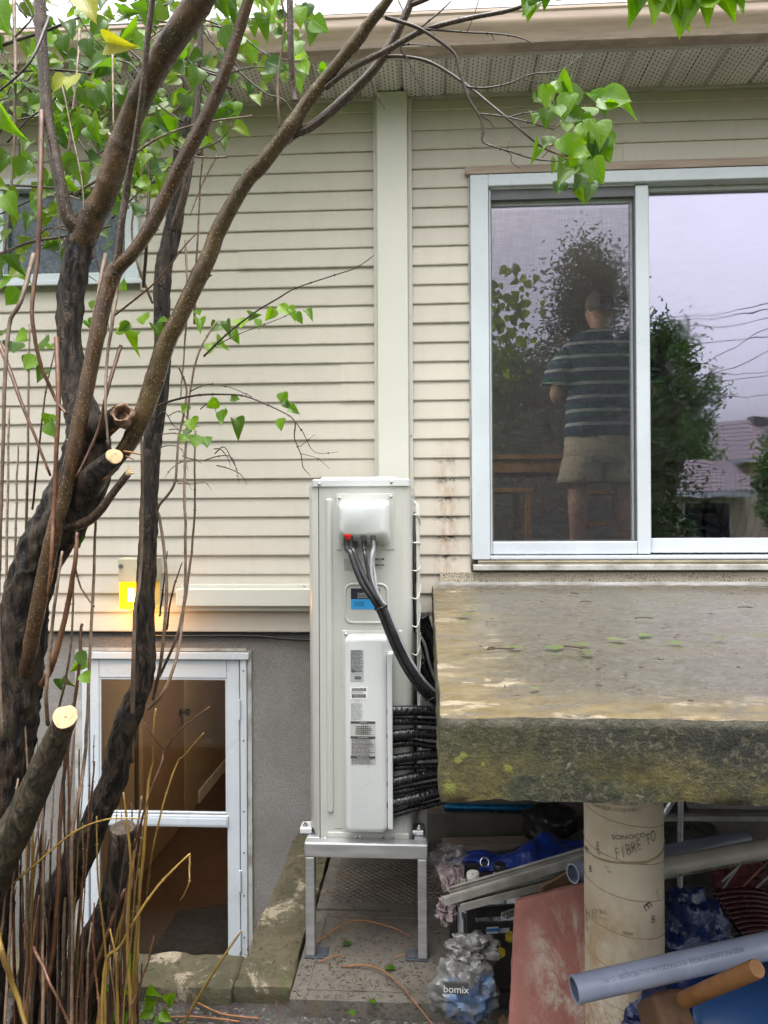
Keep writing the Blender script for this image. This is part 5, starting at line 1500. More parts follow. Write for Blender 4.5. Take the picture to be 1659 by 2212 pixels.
# milk crate
cr0 = G(1005, 1965, .24); 
CX, CYc, CRZ = P(1008, 1960, 2.62).x, 2.62, R(9)
CZ1 = P(1008, 1962, 2.62).z
crate = thing('milk_crate', 'black milk crate of jugs behind the red slab', 'crate', (CX, CYc, GZ)); crate.rotation_euler.z = CRZ
CH = CZ1 - GZ
def cpart(name, mat, *boxes, bevel=.003):
    b = B()
    for a in boxes: b.box(*a)
    o = b.build(name, mat, None, bevel=bevel); o.parent = crate; return o
W, D_ = .33, .33
cpart('base', m_cratem, (0, W, 0, D_, 0, .012))
for nm, f_ in (('front', lambda x0, x1, z0, z1: (x0, x1, 0, .012, z0, z1)), ('rear', lambda x0, x1, z0, z1: (x0, x1, D_-.012, D_, z0, z1)), ('left', lambda x0, x1, z0, z1: (0, .012, x0+.0125, x1-.0125, z0, z1)), ('right', lambda x0, x1, z0, z1: (W-.012, W, x0+.0125, x1-.0125, z0, z1))):
    bs = [f_(0, .03, .013, CH), f_(W-.03, W, .013, CH), f_(.031, W-.031, .013, .05), f_(.031, W-.031, CH-.035, CH), f_(.031, W-.031, CH-.075, CH-.055)]
    for i in range(5): bs.append(f_(.05 + i*.05, .062 + i*.05, .051, CH-.0755))
    if nm == 'front': bs.append(f_(.0, W, CH-.012, CH+.002)); bs.append((.09, .24, -.003, -.0005, .07, CH-.09))
    cpart(nm + '_side', m_cratem, *bs)
cz_ = 0
m_yel = pm('yellow_sticker', (.46, .36, .03), .6, (.2, .16, .02), 60, .5, .62); m_whs = pm('white_sticker', (.5, .52, .55), .5); m_blus = pm('blue_sticker', (.03, .14, .42), .5)
def hexa(x_, z_, r_, mat):
    b = B(); b.add([(x_ + r_*math.cos(R(a)), -.0045, z_ + r_*math.sin(R(a))) for a in range(30, 390, 60)], [(0, 1, 2, 3, 4, 5)]); o = b.build('hexagon_sticker', mat, None); o.parent = crate
hexa(.150, CH-.103, .021, m_yel); hexa(.113, CH-.155, .021, m_yel)
b = B(); b.box(.068, .108, -.0055, -.004, CH-.088, CH-.066); o = b.build('sticker', m_whs, None); o.parent = crate
b = B(); b.box(.068, .108, -.0065, -.0056, CH-.08, CH-.07); o = b.build('sticker_band', m_blus, None); o.parent = crate
# jugs
def jug(lab, u, v, Y, capm):
    q = P(u, v, Y); t = thing('plastic_jug', lab, 'jug', (q.x, Y, GZ+.012), 'jugs in the milk crate')
    top = q.z - (GZ+.012)
    b = B(); b.lathe((0, 0, 0), [(0, .05), (.01, .056), (top-.16, .056), (top-.12, .054), (top-.07, .036), (top-.035, .021), (top-.025, .019)], 20); o = b.build('bottle', pm('milky_plastic', (.42, .44, .47), .35, (.34, .36, .39), 8), None, smooth=60); o.parent = t
    b = B(); b.lathe((0, 0, top-.026), [(0, .0215), (.003, .023), (.022, .023), (.026, .020)], 18); o = b.build('cap', capm, None, smooth=40); o.parent = t
    b = B(); b.tube(crom([(0, -.03, top-.06), (.0, -.062, top-.08), (.004, -.066, top-.13), (.0, -.05, top-.17)], 5), .011, 8); o = b.build('handle', pm('milky_plastic_handle', (.45, .47, .5), .35), None, smooth=179); o.parent = t
jug('white-capped pale jug at the left of the milk crate', 1022, 1884, 2.74, pm('dirty_white_cap', (.5, .49, .45), .5, (.2, .18, .15), 60, .5, .65))
jug('black-capped pale jug in the middle of the milk crate', 1079, 1866, 2.83, m_black)
jug('pale jug with its top hidden by the white trim', 1112, 1905, 2.78, m_black)

# white vinyl trim lengths resting on the crate
def strip(lab, a, c_, w, hgt, lip=.012, grp='white trim lengths on the milk crate'):
    d = (c_ - a).normalized(); sd = Vector((d.y, -d.x, 0)).normalized()*-1; up = sd.cross(d).normalized()
    if up.z < 0: up = -up
    prof = [(0, 0), (w, 0), (w, hgt), (w-.003, hgt), (w-.003, .003), (.003, .003), (.003, lip), (w*.4, lip), (w*.4, lip+.003), (0, lip+.003)]
    b = B(); b.loft([[p_ - sd*x_ + up*z_ for x_, z_ in prof] for p_ in (a, c_)])
    o = b.build('vinyl_trim', m_vinyl); return tag(o, lab, 'trim', grp)
strip('nearest of the white trim lengths, its end lowest', P(957, 1946, 2.50), P(1300, 1842, 2.62), .034, .022)
strip('upper rear length of the white trim', P(971, 1925, 2.56), P(1300, 1828, 2.66), .03, .016)
strip('lower wide length of the white trim', P(984, 1950, 2.52), P(1300, 1868, 2.66), .06, .024)
strip('short white trim end poking out beside the red slab', P(1082, 1981, 2.56), P(1135, 1962, 2.66), .02, .012)
# brown cardboard scrap, rusty shard on the ground
tag(drape('cardboard_scrap', m_card, lambda s, t: P(1168 + s*75 - t*10, 1915 - s*42 + t*50, 2.5 + .03*s + .02*t), 8, 8, thick=.004), 'brown cardboard scrap behind the red slab', 'cardboard')
tag(drape('rusty_shard', m_card, lambda s, t: Vector((.22 + s*.17, 2.42 + t*.12 + s*.1, GZ + .03 + .16*s*(1-t) + .02*nz((s*5, t*5, 0)))), 8, 8, thick=.008), 'brown rusty shard on the ground between bag and crate', 'scrap')

# red concrete slab leaning on the column
tl, tr_ = P(1112, 1946, 2.30), P(1290, 1902, 2.30)
bl = Vector((P(1092, 2205, 2.16).x-.01, 2.13, GZ))
sw = (tr_ - tl).length
ex_ = (tr_ - tl).normalized(); ez_ = (tl - bl); hh = ez_.length; ez_ = ez_.normalized(); ey_ = ex_.cross(ez_).normalized()*-1
if ey_.y < 0: ey_ = -ey_
b = B(); b.rough_box(0, .36, 0, .05, 0, hh, .014, .008, .003, 18)
b.v = [bl + ex_*p_.x + ey_*p_.y + ez_*p_.z for p_ in b.v]
tag(b.build('red_slab', m_redslab, smooth=60), 'red concrete slab with pale bloom standing against the column', 'slab')

# pipes
def pipe(name, lab, a, c_, r_, mat, wall=.005, cat='pipe'):
    d = (c_-a).normalized()
    L = (c_-a).length
    b = B(); b.lathe(a, [(.03, r_-wall), (0, r_-wall), (0, r_), (L, r_), (L, r_-wall), (L-.03, r_-wall)], 28, d)
    b.f = b.f[:-2]; b.m = b.m[:-2]
    # inner bore, so the open end is hollow
    b.lathe(a + d*.0, [(.002, r_-wall), (L-.002, r_-wall)], 28, d); b.f = b.f[:-2]; b.m = b.m[:-2]
    return tag(b.build(name, mat, smooth=40), lab, cat)
def pipe_text(par, a, c_, r_, s0, txt, h, ang, mat, flip=False, wide=1.0):
    d = (c_-a).normalized(); side = Vector((0, -1, 0)); side = (side - d*side.dot(d)).normalized(); up = side.cross(d)
    if up.z < 0: up = -up
    vs, fs = text_mesh(txt, h, 'LEFT')
    out = []
    for p_ in vs:
        x_, y_ = (p_.x*wide, p_.y)
        if flip:
            x_, y_ = -x_, -y_
        th = R(ang) + y_/r_
        out.append(a + d*(s0 + x_) + (side*math.cos(th) + up*math.sin(th))*(r_+.0007))
    B().add(out, fs).build('lettering', mat, par)
a, c_ = P(1240, 2138, 1.78), P(1659, 2043, 1.90); dd = (c_-a).normalized()
pg = pipe('conduit_pipe', 'grey conduit pipe crossing in front of the column', a, c_ + dd*.9, .0302, m_pvcgrey)
pipe_text(pg, a, c_, .0302, .42, 'RIGID PVC CONDUIT RIGIDE 75°C FT4 C22.2 No 211.2 MC242300 - C-1911', .0135, 42, pm('pipe_ink', (.09, .11, .16), .5), True, .82)
pipe_text(pg, a, c_, .0302, .80, 'FLAME RESISTANT 2 53mm', .0135, 42, pm('pipe_ink_faint', (.16, .19, .26), .5), True, .9)
a, c_ = P(1237, 1887, 2.42), P(1610, 1812, 2.80)
pipe('conduit_pipe', 'grey pipe passing behind the column above the white pipe', a, c_, .030, m_pvcgrey)
a, c_ = P(1400, 1882, 2.36), P(1659, 1833, 2.46); dd = (c_-a).normalized()
pw_ = pipe('drain_pipe', 'off-white printed pipe running right from behind the column', a, c_ + dd*.8, .0302, m_pvcwhite)
ink = pm('black_pipe_ink', (.04, .04, .04), .5)
def s_at(u): return (P(u, 1860, 2.40).x - a.x)/dd.x
pipe_text(pw_, a, c_, .0302, s_at(1433), '- 17-08-16 C2M(STEVEN)', .0155, -30, ink, wide=.78)
pipe_text(pw_, a, c_, .0302, s_at(1482), '<05:32:26> P/N 022752  made in', .0145, -30, ink, wide=.78)
pipe_text(pw_, a, c_, .0302, s_at(1537), ' CANADA for IPEX INC  *', .0165, -30, ink, wide=.85)
# metal bits farther back on the right
strip('long white trim lying far back, right of the column', P(1420, 1764, 3.30), P(1800, 1764, 3.30), .05, .02, grp='far trim')
tag(B().tube([P(1468, 1960, 2.95), P(1470, 1725, 2.95)], .011, 12).build('metal_post', m_alu, smooth=60), 'thin upright metal post right of the column', 'post')
tag(B().tube([P(1432, 1762, 3.1), P(1462, 1712, 3.1)], .014, 12).build('metal_rod', m_alu, smooth=60), 'slanting shiny metal rod just under the slab, right of the column', 'rod')
def f_dark2(s, t):
    x_ = .82 + s*1.1; y_ = 2.75 + t*.75
    h = .12 + .17*math.sin(math.pi*(.15+.7*t)) + .03*nz((x_*5, y_*5, 9)) + .014*nz((x_*16, y_*16, 2)) + .02*abs(nz((x_*3, y_*11, 1)))
    return Vector((x_, y_, GZ + h))
tag(drape('plastic_sheet', m_tarpblk, f_dark2, 50, 36), 'dark plastic sheet spread behind the pipes right of the column', 'plastic sheet')
# crumpled dark blue plastic right of the column
q = P(1485, 2030, 2.28)
tag(lump(B(), (q.x, 2.34, q.z-.05), .125, .12, .17, .30, 1.3, 3, 64, 44).build('blue_bundle', m_tarpnavy, smooth=36), 'crumpled glossy dark blue plastic bundle right of the column', 'bundle')
q = P(1500, 2160, 2.05)
tag(lump(B(), (q.x-.03, 2.12, q.z-.08), .17, .12, .13, .30, 1.3, 6, 64, 40).build('blue_bundle', m_tarpnavy, smooth=36), 'lower dark blue plastic bundle under the grey conduit', 'bundle')
# maroon ribbed shell
mr = thing('ribbed_shell', 'maroon ribbed plastic shell at the right edge behind the pipes', 'plastic shell', P(1620, 2030, 2.5))
for i in range(9):
    t_ = i/8
    pts = []
    for k in range(15):
        s_ = k/14
        u = 1540 + i*7 + s_*(140 - i*4); v = 1938 + i*10.5 - 16*math.sin(math.pi*(.12+s_*.75)) + s_*4
        pts.append(P(u, v, 2.52 - i*.018))
    b = B(); b.tube(pts, .0125, 8, flat=.8); b.build('rib', m_maroon, mr, smooth=179)
b = B(); b.loft([[P(1548 + i*8, 1945 + i*10, 2.56-i*.018), P(1720, 1935 + i*10, 2.56-i*.018)] for i in range(9)], closed=False, cap=False); o = b.build('shell_back', m_maroon, mr); md = o.modifiers.new('t', 'SOLIDIFY'); md.thickness = .006
b = B(); b.tube([P(1590, 2034, 2.36), P(1720, 2022, 2.36)], .017, 10); b.build('rim', m_maroon, mr, smooth=179)
rnd = random.Random(5)
sticks = ((1640, 1830, 1575, 1875), (1659, 1812, 1560, 1905), (1670, 1850, 1590, 1930), (1680, 1875, 1600, 1950), (1690, 1900, 1630, 1965), (1610, 1850, 1535, 1960))
for i, (u0, v0, u1, v1) in enumerate(sticks):
    tag(B().tube([P(u0, v0, 2.62), P(u1, v1, 2.60)], .0035 if i else .005, 6).build('thin_stick', m_handle if i % 2 == 0 else m_vinyl, smooth=60), ('brown stick just under the off-white pipe, upper left of the sticks', 'pale stick second from the left above the maroon shell', 'brown stick in the middle above the maroon shell', 'pale stick right of the middle above the maroon shell', 'short brown stick at the right frame edge above the maroon shell', 'long pale stick reaching farthest left above the maroon shell')[i], 'stick', 'thin sticks above the maroon shell')
def f_redcl(s, t):
    q = P(1535 + s*110 + t*10, 1868 + t*62 - s*15, 2.68 - .02*t); q.z += .012*nz((s*7, t*7, 2)); q.y += .03*nz((s*5, t*5, 6)); return q
tag(drape('red_cloth', pm('dark_red_cloth', (.10, .012, .016), .7, (.05, .008, .01), 12), f_redcl, 20, 16), 'dark red cloth tucked below the off-white pipe', 'cloth')
# mallet: wooden handle and scuffed head
ma = thing('wooden_mallet', 'wooden mallet with a long orange handle under the conduit', 'mallet', P(1470, 2190, 1.78))
a, c_ = P(1478, 2160, 1.83), P(1636, 2092, 1.62)
B().tube([a, a.lerp(c_, .5), a.lerp(c_, .985), c_], [.0185, .0185, .0185, .0165], 22).build('handle', m_handle, ma, smooth=50)
d = (c_-a).normalized(); sd = d.cross(Vector((0, 0, 1))).normalized(); up = sd.cross(d)
b = B(); b.rough_box(-.055, .055, -.045, .045, -.1, .07, .012, .012, .004, 20)
cc = P(1448, 2222, 1.86)
b.v = [cc + d*p_.x*.9 + sd*p_.y + up*p_.z for p_ in b.v]; b.build('head', m_mallet, ma, smooth=60)
# blue barrel lying at the lower right
bc = P(1660, 2215, 1.95)
ax_ = Vector((.85, -.35, .12)).normalized()
b = B(); b.lathe(bc - ax_*.18 + Vector((.06, .12, -.14)), [(0, .02), (0, .17), (.015, .20), (.04, .205), (.06, .197), (.2, .21), (.22, .216), (.24, .21), (.55, .21), (.6, .2), (.62, .15)], 48, ax_)
tag(b.build('plastic_barrel', m_barrel, smooth=40), 'smooth blue plastic barrel lying at the lower right corner', 'barrel')

# crumpled grey bag with a printed label, bottom centre
n = N('grimy_clear_bag'); co = n.coord(); xyz = n.sep(co)
q = P(1008, 2142, 2.32)
w1 = n.noise(co, 13, 5, .6, .9); w2 = n.voro(co, 16, 'SMOOTH_F1')
c = n.mix(n.ramp(n.noise(co, 6, 5), [(.35, 0), (.65, 1)]), (.155, .155, .15), (.085, .082, .074))
bl_ = n.math('MULTIPLY', n.rng(n.math('ABSOLUTE', n.math('SUBTRACT', xyz[0], q.x+.012)), .05, .085, 1, 0), n.math('MULTIPLY', n.rng(xyz[2], q.z+.035, q.z+.01, 0, 1), n.rng(xyz[2], q.z-.13, q.z-.10, 0, 1)))
c = n.mix(n.math('MULTIPLY', bl_, n.ramp(n.noise(co, 11, 5, .7), [(.36, .15), (.6, 1)])), c, (.07, .155, .33))
m_bag = n.fin(c, .28, n.bump(n.math('ADD', w1, n.math('MULTIPLY', w2, .8)), 1.0, .010), spec=.5)
bag = thing('plastic_bag', 'crumpled grey plastic bag with blue print on the ground beside the stand', 'bag', (q.x, 2.38, GZ))
b = lump(B(), (q.x, 2.385, q.z-.035), .105, .085, .10, .30, 1.3, 2, 72, 50); b.build('bag_body', m_bag, bag, smooth=38)
b = lump(B(), (q.x+.015, 2.43, q.z+.062), .08, .06, .05, .45, 1.7, 8, 48, 30); b.build('bag_neck', m_bag, bag, smooth=34)
ql = P(985, 2134, 2.272)
b = B(); b.obox((ql.x, ql.y, ql.z), (.036, -.006, .003), (.001, .004, 0), (-.001, 0, .0155)); lab_ = b.build('printed_panel', m_pdark, bag)
vs, fs = text_mesh('bomix', .031, 'CENTER'); B().add([Vector((ql.x + p_.x*.95, ql.y - .0055 - p_.x*.165, ql.z + p_.y + p_.x*.08 - .002)) for p_ in vs], fs).build('lettering', m_pw, lab_)

# ---------------------------------------------------------------- litter, fallen leaves and twigs
m_litter = pm('dark_litter', (.035, .022, .012), .8, (.07, .042, .02), 60)
def scatter(name, lab, cat, num, place, smin, smax, mat, seed):
    rr = random.Random(seed); b = B()
    for i in range(num):
        p_ = place(rr)
        if p_ is None: continue
        l_, w_ = rr.uniform(smin, smax), rr.uniform(smin*.35, smin*.9)
        a = rr.uniform(0, 6.28); dx = Vector((math.cos(a), math.sin(a), 0)); dy = Vector((-math.sin(a), math.cos(a), rr.uniform(-.5, .5)))
        b.obox(p_ + Vector((0, 0, w_*.3)), dx*l_, dy*w_, Vector((0, 0, w_*.4)))
    o = b.build(name, mat); return tag(o, lab, cat, kind='stuff')
def on_paver(rr):
    y_ = rr.uniform(2.57, 3.6) if rr.random() < .8 else rr.uniform(2.57, 2.8)
    return Vector((rr.uniform(pvx0+.01, pvx1-.01), y_, .001))
scatter('leaf_litter', 'dark crumbs of leaf litter scattered over the pavers', 'litter', 800, on_paver, .002, .008, m_litter, 3)
def on_porch(rr):
    return Vector((rr.uniform(SX0+.05, 2.6), SY0 + .1 + (YW-SY0-.2)*rr.random()**1.1, SZ1+.0075))
scatter('leaf_litter', 'sparse dark specks scattered over the porch slab', 'litter', 130, on_porch, .003, .010, m_litter, 7)
def on_soil(rr):
    return Vector((rr.uniform(-1.9, .2), rr.uniform(2.25, 2.60), GZ+.0))
m_gravel = pm('dark_gravel', (.07, .062, .058), .5, (.13, .118, .11), 70)
scatter('gravel', 'dark wet gravel in front of the pavers', 'gravel', 2600, on_soil, .003, .009, m_gravel, 9)
def on_kerb(rr):
    return Vector((rr.uniform(WX1+.0, WX1+.19), rr.uniform(2.63, 4.0), .004)) if rr.random() < .6 else Vector((rr.uniform(-2.2, WX1), rr.uniform(2.63, 2.82), .0))
scatter('leaf_litter', 'dark litter caught on the mossy kerb', 'litter', 330, on_kerb, .002, .010, m_litter, 12)
m_twig = pm('orange_twig', (.24, .10, .035), .6, (.16, .065, .025), 30)
def gtwig(lab, pts, r_=.0035, z=.006):
    P3 = [G(u, v, z) + Vector((0, 0, dz)) for u, v, dz in pts]
    tag(B().tube(crom([tuple(p_) for p_ in P3], 6), [r_*(1-.5*i/(6*(len(pts)-1))) for i in range(6*(len(pts)-1)+1)], 6).build('fallen_twig', m_twig, smooth=179), lab, 'twig', 'twigs fallen on the paving')
gtwig('orange twig arching across the nearer paver', [(672, 2046, 0), (720, 2022, .02), (770, 2005, .03), (840, 2012, .02), (890, 2024, 0)])
gtwig('long orange twig running off the paver towards the bag', [(738, 2088, 0), (800, 2092, .01), (850, 2120, .01), (900, 2170, 0), (960, 2225, -.03)])
gtwig('short orange twig by the left foot of the stand', [(690, 2078, 0), (720, 2072, .012), (740, 2068, 0)], .003)
gtwig('short reddish twig by the right foot of the stand', [(852, 2070, 0), (868, 2068, .01), (885, 2066, 0)], .0025)
def ktwig(lab, pts, r_=.003):
    tag(B().tube(crom([tuple(G(u, v, z)) for u, v, z in pts], 6), r_, 6).build('fallen_twig', m_twig, smooth=179), lab, 'twig', 'twigs fallen on the soil')
ktwig('reddish twig lying on the soil in front of the kerb', [(330, 2200, -.05), (420, 2196, -.045), (520, 2207, -.05)])
ktwig('second reddish twig slanting over the soil by the kerb', [(425, 2165, -.045), (480, 2190, -.045), (560, 2200, -.05)])
for i, (u, v, l_, a) in enumerate(((1078, 1402, .06, .3), (1230, 1398, .07, -.4), (1265, 1300, .05, .2), (1390, 1335, .06, .1), (1610, 1312, .05, 0), (1060, 1400, .04, 1.0), (1240, 1282, .05, -.9))):
    q = G(u, v, SZ1+.009)
    tag(B().tube(crom([tuple(q + Vector((math.cos(a)*l_*(s-.5), math.sin(a)*l_*(s-.5) + .006*math.sin(s*5), .002*math.sin(s*3)))) for s in (0, .3, .7, 1)], 3), .0022, 5).build('fallen_twig', m_litter, smooth=179), ('brown twig left of the two big leaves on the porch slab', 'forked brown twig in the middle of the porch slab', 'dark twig near the patio door sill on the porch slab', 'dark twig right of the middle on the porch slab', 'dark twig at the far right of the porch slab', 'short twig crossing the leftmost brown twig on the porch slab', 'reddish twig close to the white base strip on the porch slab')[i], 'twig', 'small twigs on the porch slab')
# ---------------------------------------------------------------- lilac: bark, leaves
n = N('dark_furrowed_bark'); co = n.coord()
f1 = n.noise(n.coord('Object', (1, 1, .20)), 42, 6, .7, .8); f2 = n.noise(co, 9, 5, .6)
c = n.mix(n.ramp(f1, [(.46, 0), (.54, 1)]), (.004, .003, .0025), (.062, .041, .027))
c = n.mix(n.math('MULTIPLY', n.ramp(f2, [(.54, 0), (.66, 1)]), .8), c, (.012, .009, .007))
c = n.mix(n.math('MULTIPLY', n.ramp(n.noise(co, 14, 5), [(.6, 0), (.7, 1)]), .5), c, (.05, .055, .022))
m_bark = n.fin(c, n.rng(f2, .3, .7, .34, .62), n.bump(f1, 1.0, .03), spec=.4)
n = N('olive_cracked_bark'); co = n.coord()
f1 = n.noise(n.coord('Object', (1, 1, .35)), 55, 6, .7, .8); f2 = n.noise(co, 12, 5, .6)
c = n.mix(n.ramp(f1, [(.42, 0), (.58, 1)]), (.010, .008, .005), (.088, .066, .034))
c = n.mix(n.ramp(f2, [(.5, 0), (.68, 1)]), c, (.035, .030, .014))
m_barkol = n.fin(c, .5, n.bump(f1, 1.0, .02), spec=.4)
def young(name, c1, c2, spk, rough=.3, dark=(.05, .025, .014)):
    n = N(name); co = n.coord()
    f1 = n.noise(n.coord('Object', (1, 1, .35)), 22, 5, .6); d = n.voro(n.coord('Object', (1, 1, .7)), 145)
    c = n.mix(n.ramp(f1, [(.35, 0), (.65, 1)]), c1, c2)
    c = n.mix(n.math('MULTIPLY', n.ramp(n.noise(n.coord('Object', (1, 1, .4)), 30, 5, .7), [(.5, 0), (.66, 1)]), .75), c, tuple(x_*.35 for x_ in c2))
    c = n.mix(n.math('MULTIPLY', n.ramp(n.noise(co, 9, 4), [(.52, 0), (.66, 1)]), .7), c, dark)
    dots = n.ramp(d, [(.0, 1), (.19, 1), (.25, 0)])
    c = n.mix(n.math('MULTIPLY', dots, .75), c, spk)
    return n.fin(c, n.rng(n.noise(co, 26, 4), .35, .65, max(.12, rough-.12), rough+.2), n.bump(n.math('ADD', dots, n.math('MULTIPLY', f1, .8)), .6, .003), spec=.55)
m_young = young('brown_lilac_bark', (.092, .048, .019), (.050, .026, .012), (.30, .20, .10))
m_olive = young('olive_lilac_bark', (.100, .064, .026), (.062, .037, .016), (.30, .21, .10))
m_grey_b = young('greyish_lilac_bark', (.072, .045, .03), (.038, .024, .016), (.24, .18, .12), .28)
m_patchy = young('patchy_old_bark', (.115, .058, .022), (.04, .024, .013), (.26, .17, .08), .36, (.010, .008, .006))
m_rust = pm('rust_shoot', (.13, .055, .024), .45, (.06, .026, .014), 45, rand=.25)
m_pale = pm('pale_shoot', (.23, .16, .11), .55, (.12, .08, .055), 45, rand=.25)
m_yelsh = pm('yellow_green_shoot', (.23, .15, .03), .4, (.16, .09, .022), 14, rand=.25)
m_darktw = pm('dark_twig', (.05, .03, .02), .45, (.028, .017, .012), 20, rand=.3)
n = N('cut_wood'); co = n.coord()
m_cut = n.fin(n.mix(n.ramp(n.noise(co, 55, 4), [(.4, 0), (.6, 1)]), (.62, .44, .24), (.50, .33, .17)), .7, n.bump(n.noise(co, 160, 3), .5, .003))
m_heart = pm('hollow_heartwood', (.06, .035, .022), .9, (.02, .012, .009), 60, bump=.8, bscale=90)
m_pinkwood = pm('pinkish_cut_wood', (.26, .155, .105), .8, (.12, .065, .042), 55, .42, .58, .8, 90)

def leaf_mat(name, g1, g2, tr_, yel=0.0):
    n = N(name)
    gen = n.coord('Generated'); g = n.sep(gen)
    oi = n.new('ObjectInfo'); geo = n.new('NewGeometry')
    rnd_ = n.math('FRACT', n.math('ADD', oi.outputs['Random'], geo.outputs['Random Per Island']))
    c = n.mix(rnd_, g1, g2)
    # midrib and side veins
    mid = n.rng(n.math('ABSOLUTE', n.math('SUBTRACT', g[0], .5)), .0, .022, 1, 0)
    vv = n.math('FRACT', n.math('ADD', n.math('MULTIPLY', g[1], 6.5), n.math('MULTIPLY', n.math('ABSOLUTE', n.math('SUBTRACT', g[0], .5)), -4.5)))
    ve = n.rng(n.math('ABSOLUTE', n.math('SUBTRACT', vv, .5)), .0, .07, .55, 0)
    if yel >= 0: c = n.mix(n.math('MULTIPLY', n.math('MAXIMUM', mid, ve), .35), c, tuple(min(1, x_*1.9) for x_ in g2))
    blot = n.ramp(n.noise(n.coord('Object'), 38, 3), [(.5, 0), (.75, 1)])
    c = n.mix(n.math('MULTIPLY', blot, .3), c, tuple(x_*.55 for x_ in g1))
    pb_ = n.bsdf; n.put(pb_.inputs['Base Color'], c); pb_.inputs['Roughness'].default_value = .30; pb_.inputs['Specular IOR Level'].default_value = .32
    nm = n.bump(n.math('MAXIMUM', mid, ve), .35, .002); n.l.new(nm, pb_.inputs['Normal'])
    tl_ = n.new('BsdfTranslucent'); n.put(tl_.inputs[0], n.mix(1.0, c, tr_, 'MULTIPLY'))
    mx = n.new('MixShader'); mx.inputs[0].default_value = .42
    n.l.new(pb_.outputs[0], mx.inputs[1]); n.l.new(tl_.outputs[0], mx.inputs[2]); n.l.new(mx.outputs[0], n.out.inputs[0])
    return n.mat
m_leaf = leaf_mat('lilac_leaf', (.068, .165, .008), (.155, .275, .010), (2.0, 2.2, .6))
m_leafd = leaf_mat('dark_lilac_leaf', (.030, .078, .010), (.075, .145, .014), (1.9, 2.1, .7))
m_leafy = leaf_mat('yellowing_leaf', (.26, .29, .018), (.30, .25, .02), (1.6, 1.6, .6))
m_leafpale = leaf_mat('pale_fallen_leaf', (.20, .24, .10), (.13, .19, .06), (1.2, 1.2, .8))
m_leafmass = leaf_mat('lilac_foliage', (.030, .078, .012), (.145, .215, .018), (2.1, 2.2, .6), -1)

LEAFMESH = []
def leaf_geo(fold, curl, wob, seed):
    """heart-shaped blade, pointed tip, stalk end at the origin, unit length along +Y"""
    prof = [(0.0, .05), (.02, .20), (.08, .38), (.2, .455), (.36, .445), (.52, .375), (.68, .265), (.82, .145), (.93, .045), (1.0, .004)]
    vs, fs = [], []
    for i, (y, w) in enumerate(prof):
        for k, s in enumerate((-1, -.5, 0, .5, 1)):
            x = s*w
            yy = y - (.07*abs(s) if i < 2 else 0)
            z = fold*abs(x)*1.0 - curl*y*y + wob*math.sin(y*9+seed+s*2)*abs(s)
            vs.append(Vector((x, yy, z)))
    for i in range(len(prof)-1):
        for k in range(4):
            fs.append((i*5+k, i*5+k+1, (i+1)*5+k+1, (i+1)*5+k))
    return vs, fs
LG = [leaf_geo(f, c_, w, s) for f, c_, w, s in ((.25, .15, .02, 0), (.45, .30, .03, 1), (.1, .05, .04, 2), (.6, .45, .03, 3), (.3, -.15, .03, 4), (.9, .35, .02, 5))]
def leaf_mesh(i, mat):
    key = (i, mat.name)
    if key not in MATS:
        b = B(); b.add(*LG[i])
        # stalk
        b.tube([(0, -.32, .02), (0, -.12, -.012), (0, .03, 0)], .012, 4)
        MATS[key] = b.mesh('leaf', mat, 179)
    return MATS[key]
CAMROT = CAMR.to_4x4()
def leaf_matrix(p, L, ang, tilt, spin):
    """ang: where the tip points in the picture (0 = down), tilt: how far it leans out of the picture plane, spin: turn about its own rib"""
    m = Matrix.Translation(p) @ CAMROT @ Matrix.Rotation(R(ang+180), 4, 'Z') @ Matrix.Rotation(R(tilt), 4, 'X') @ Matrix.Rotation(R(spin), 4, 'Y')
    return m @ Matrix.Diagonal((L, L, L, 1))
def leaf(u, v, Y, Lpx, ang, tilt, spin, parent, mat=None, shape=None, rr=random):
    sh = rr.randrange(6) if shape is None else shape
    o = bpy.data.objects.new('leaf', leaf_mesh(sh, mat or m_leaf))
    col.objects.link(o)
    m = leaf_matrix(P(u, v, Y), Lpx*px(Y), ang, tilt, spin)
    w = wloc(parent)
    o.parent = parent
    o.matrix_basis = Matrix.Translation(-w) @ m @ Matrix.Diagonal((rr.uniform(.78, 1.08), 1, rr.uniform(.6, 1.9), 1))
    return o

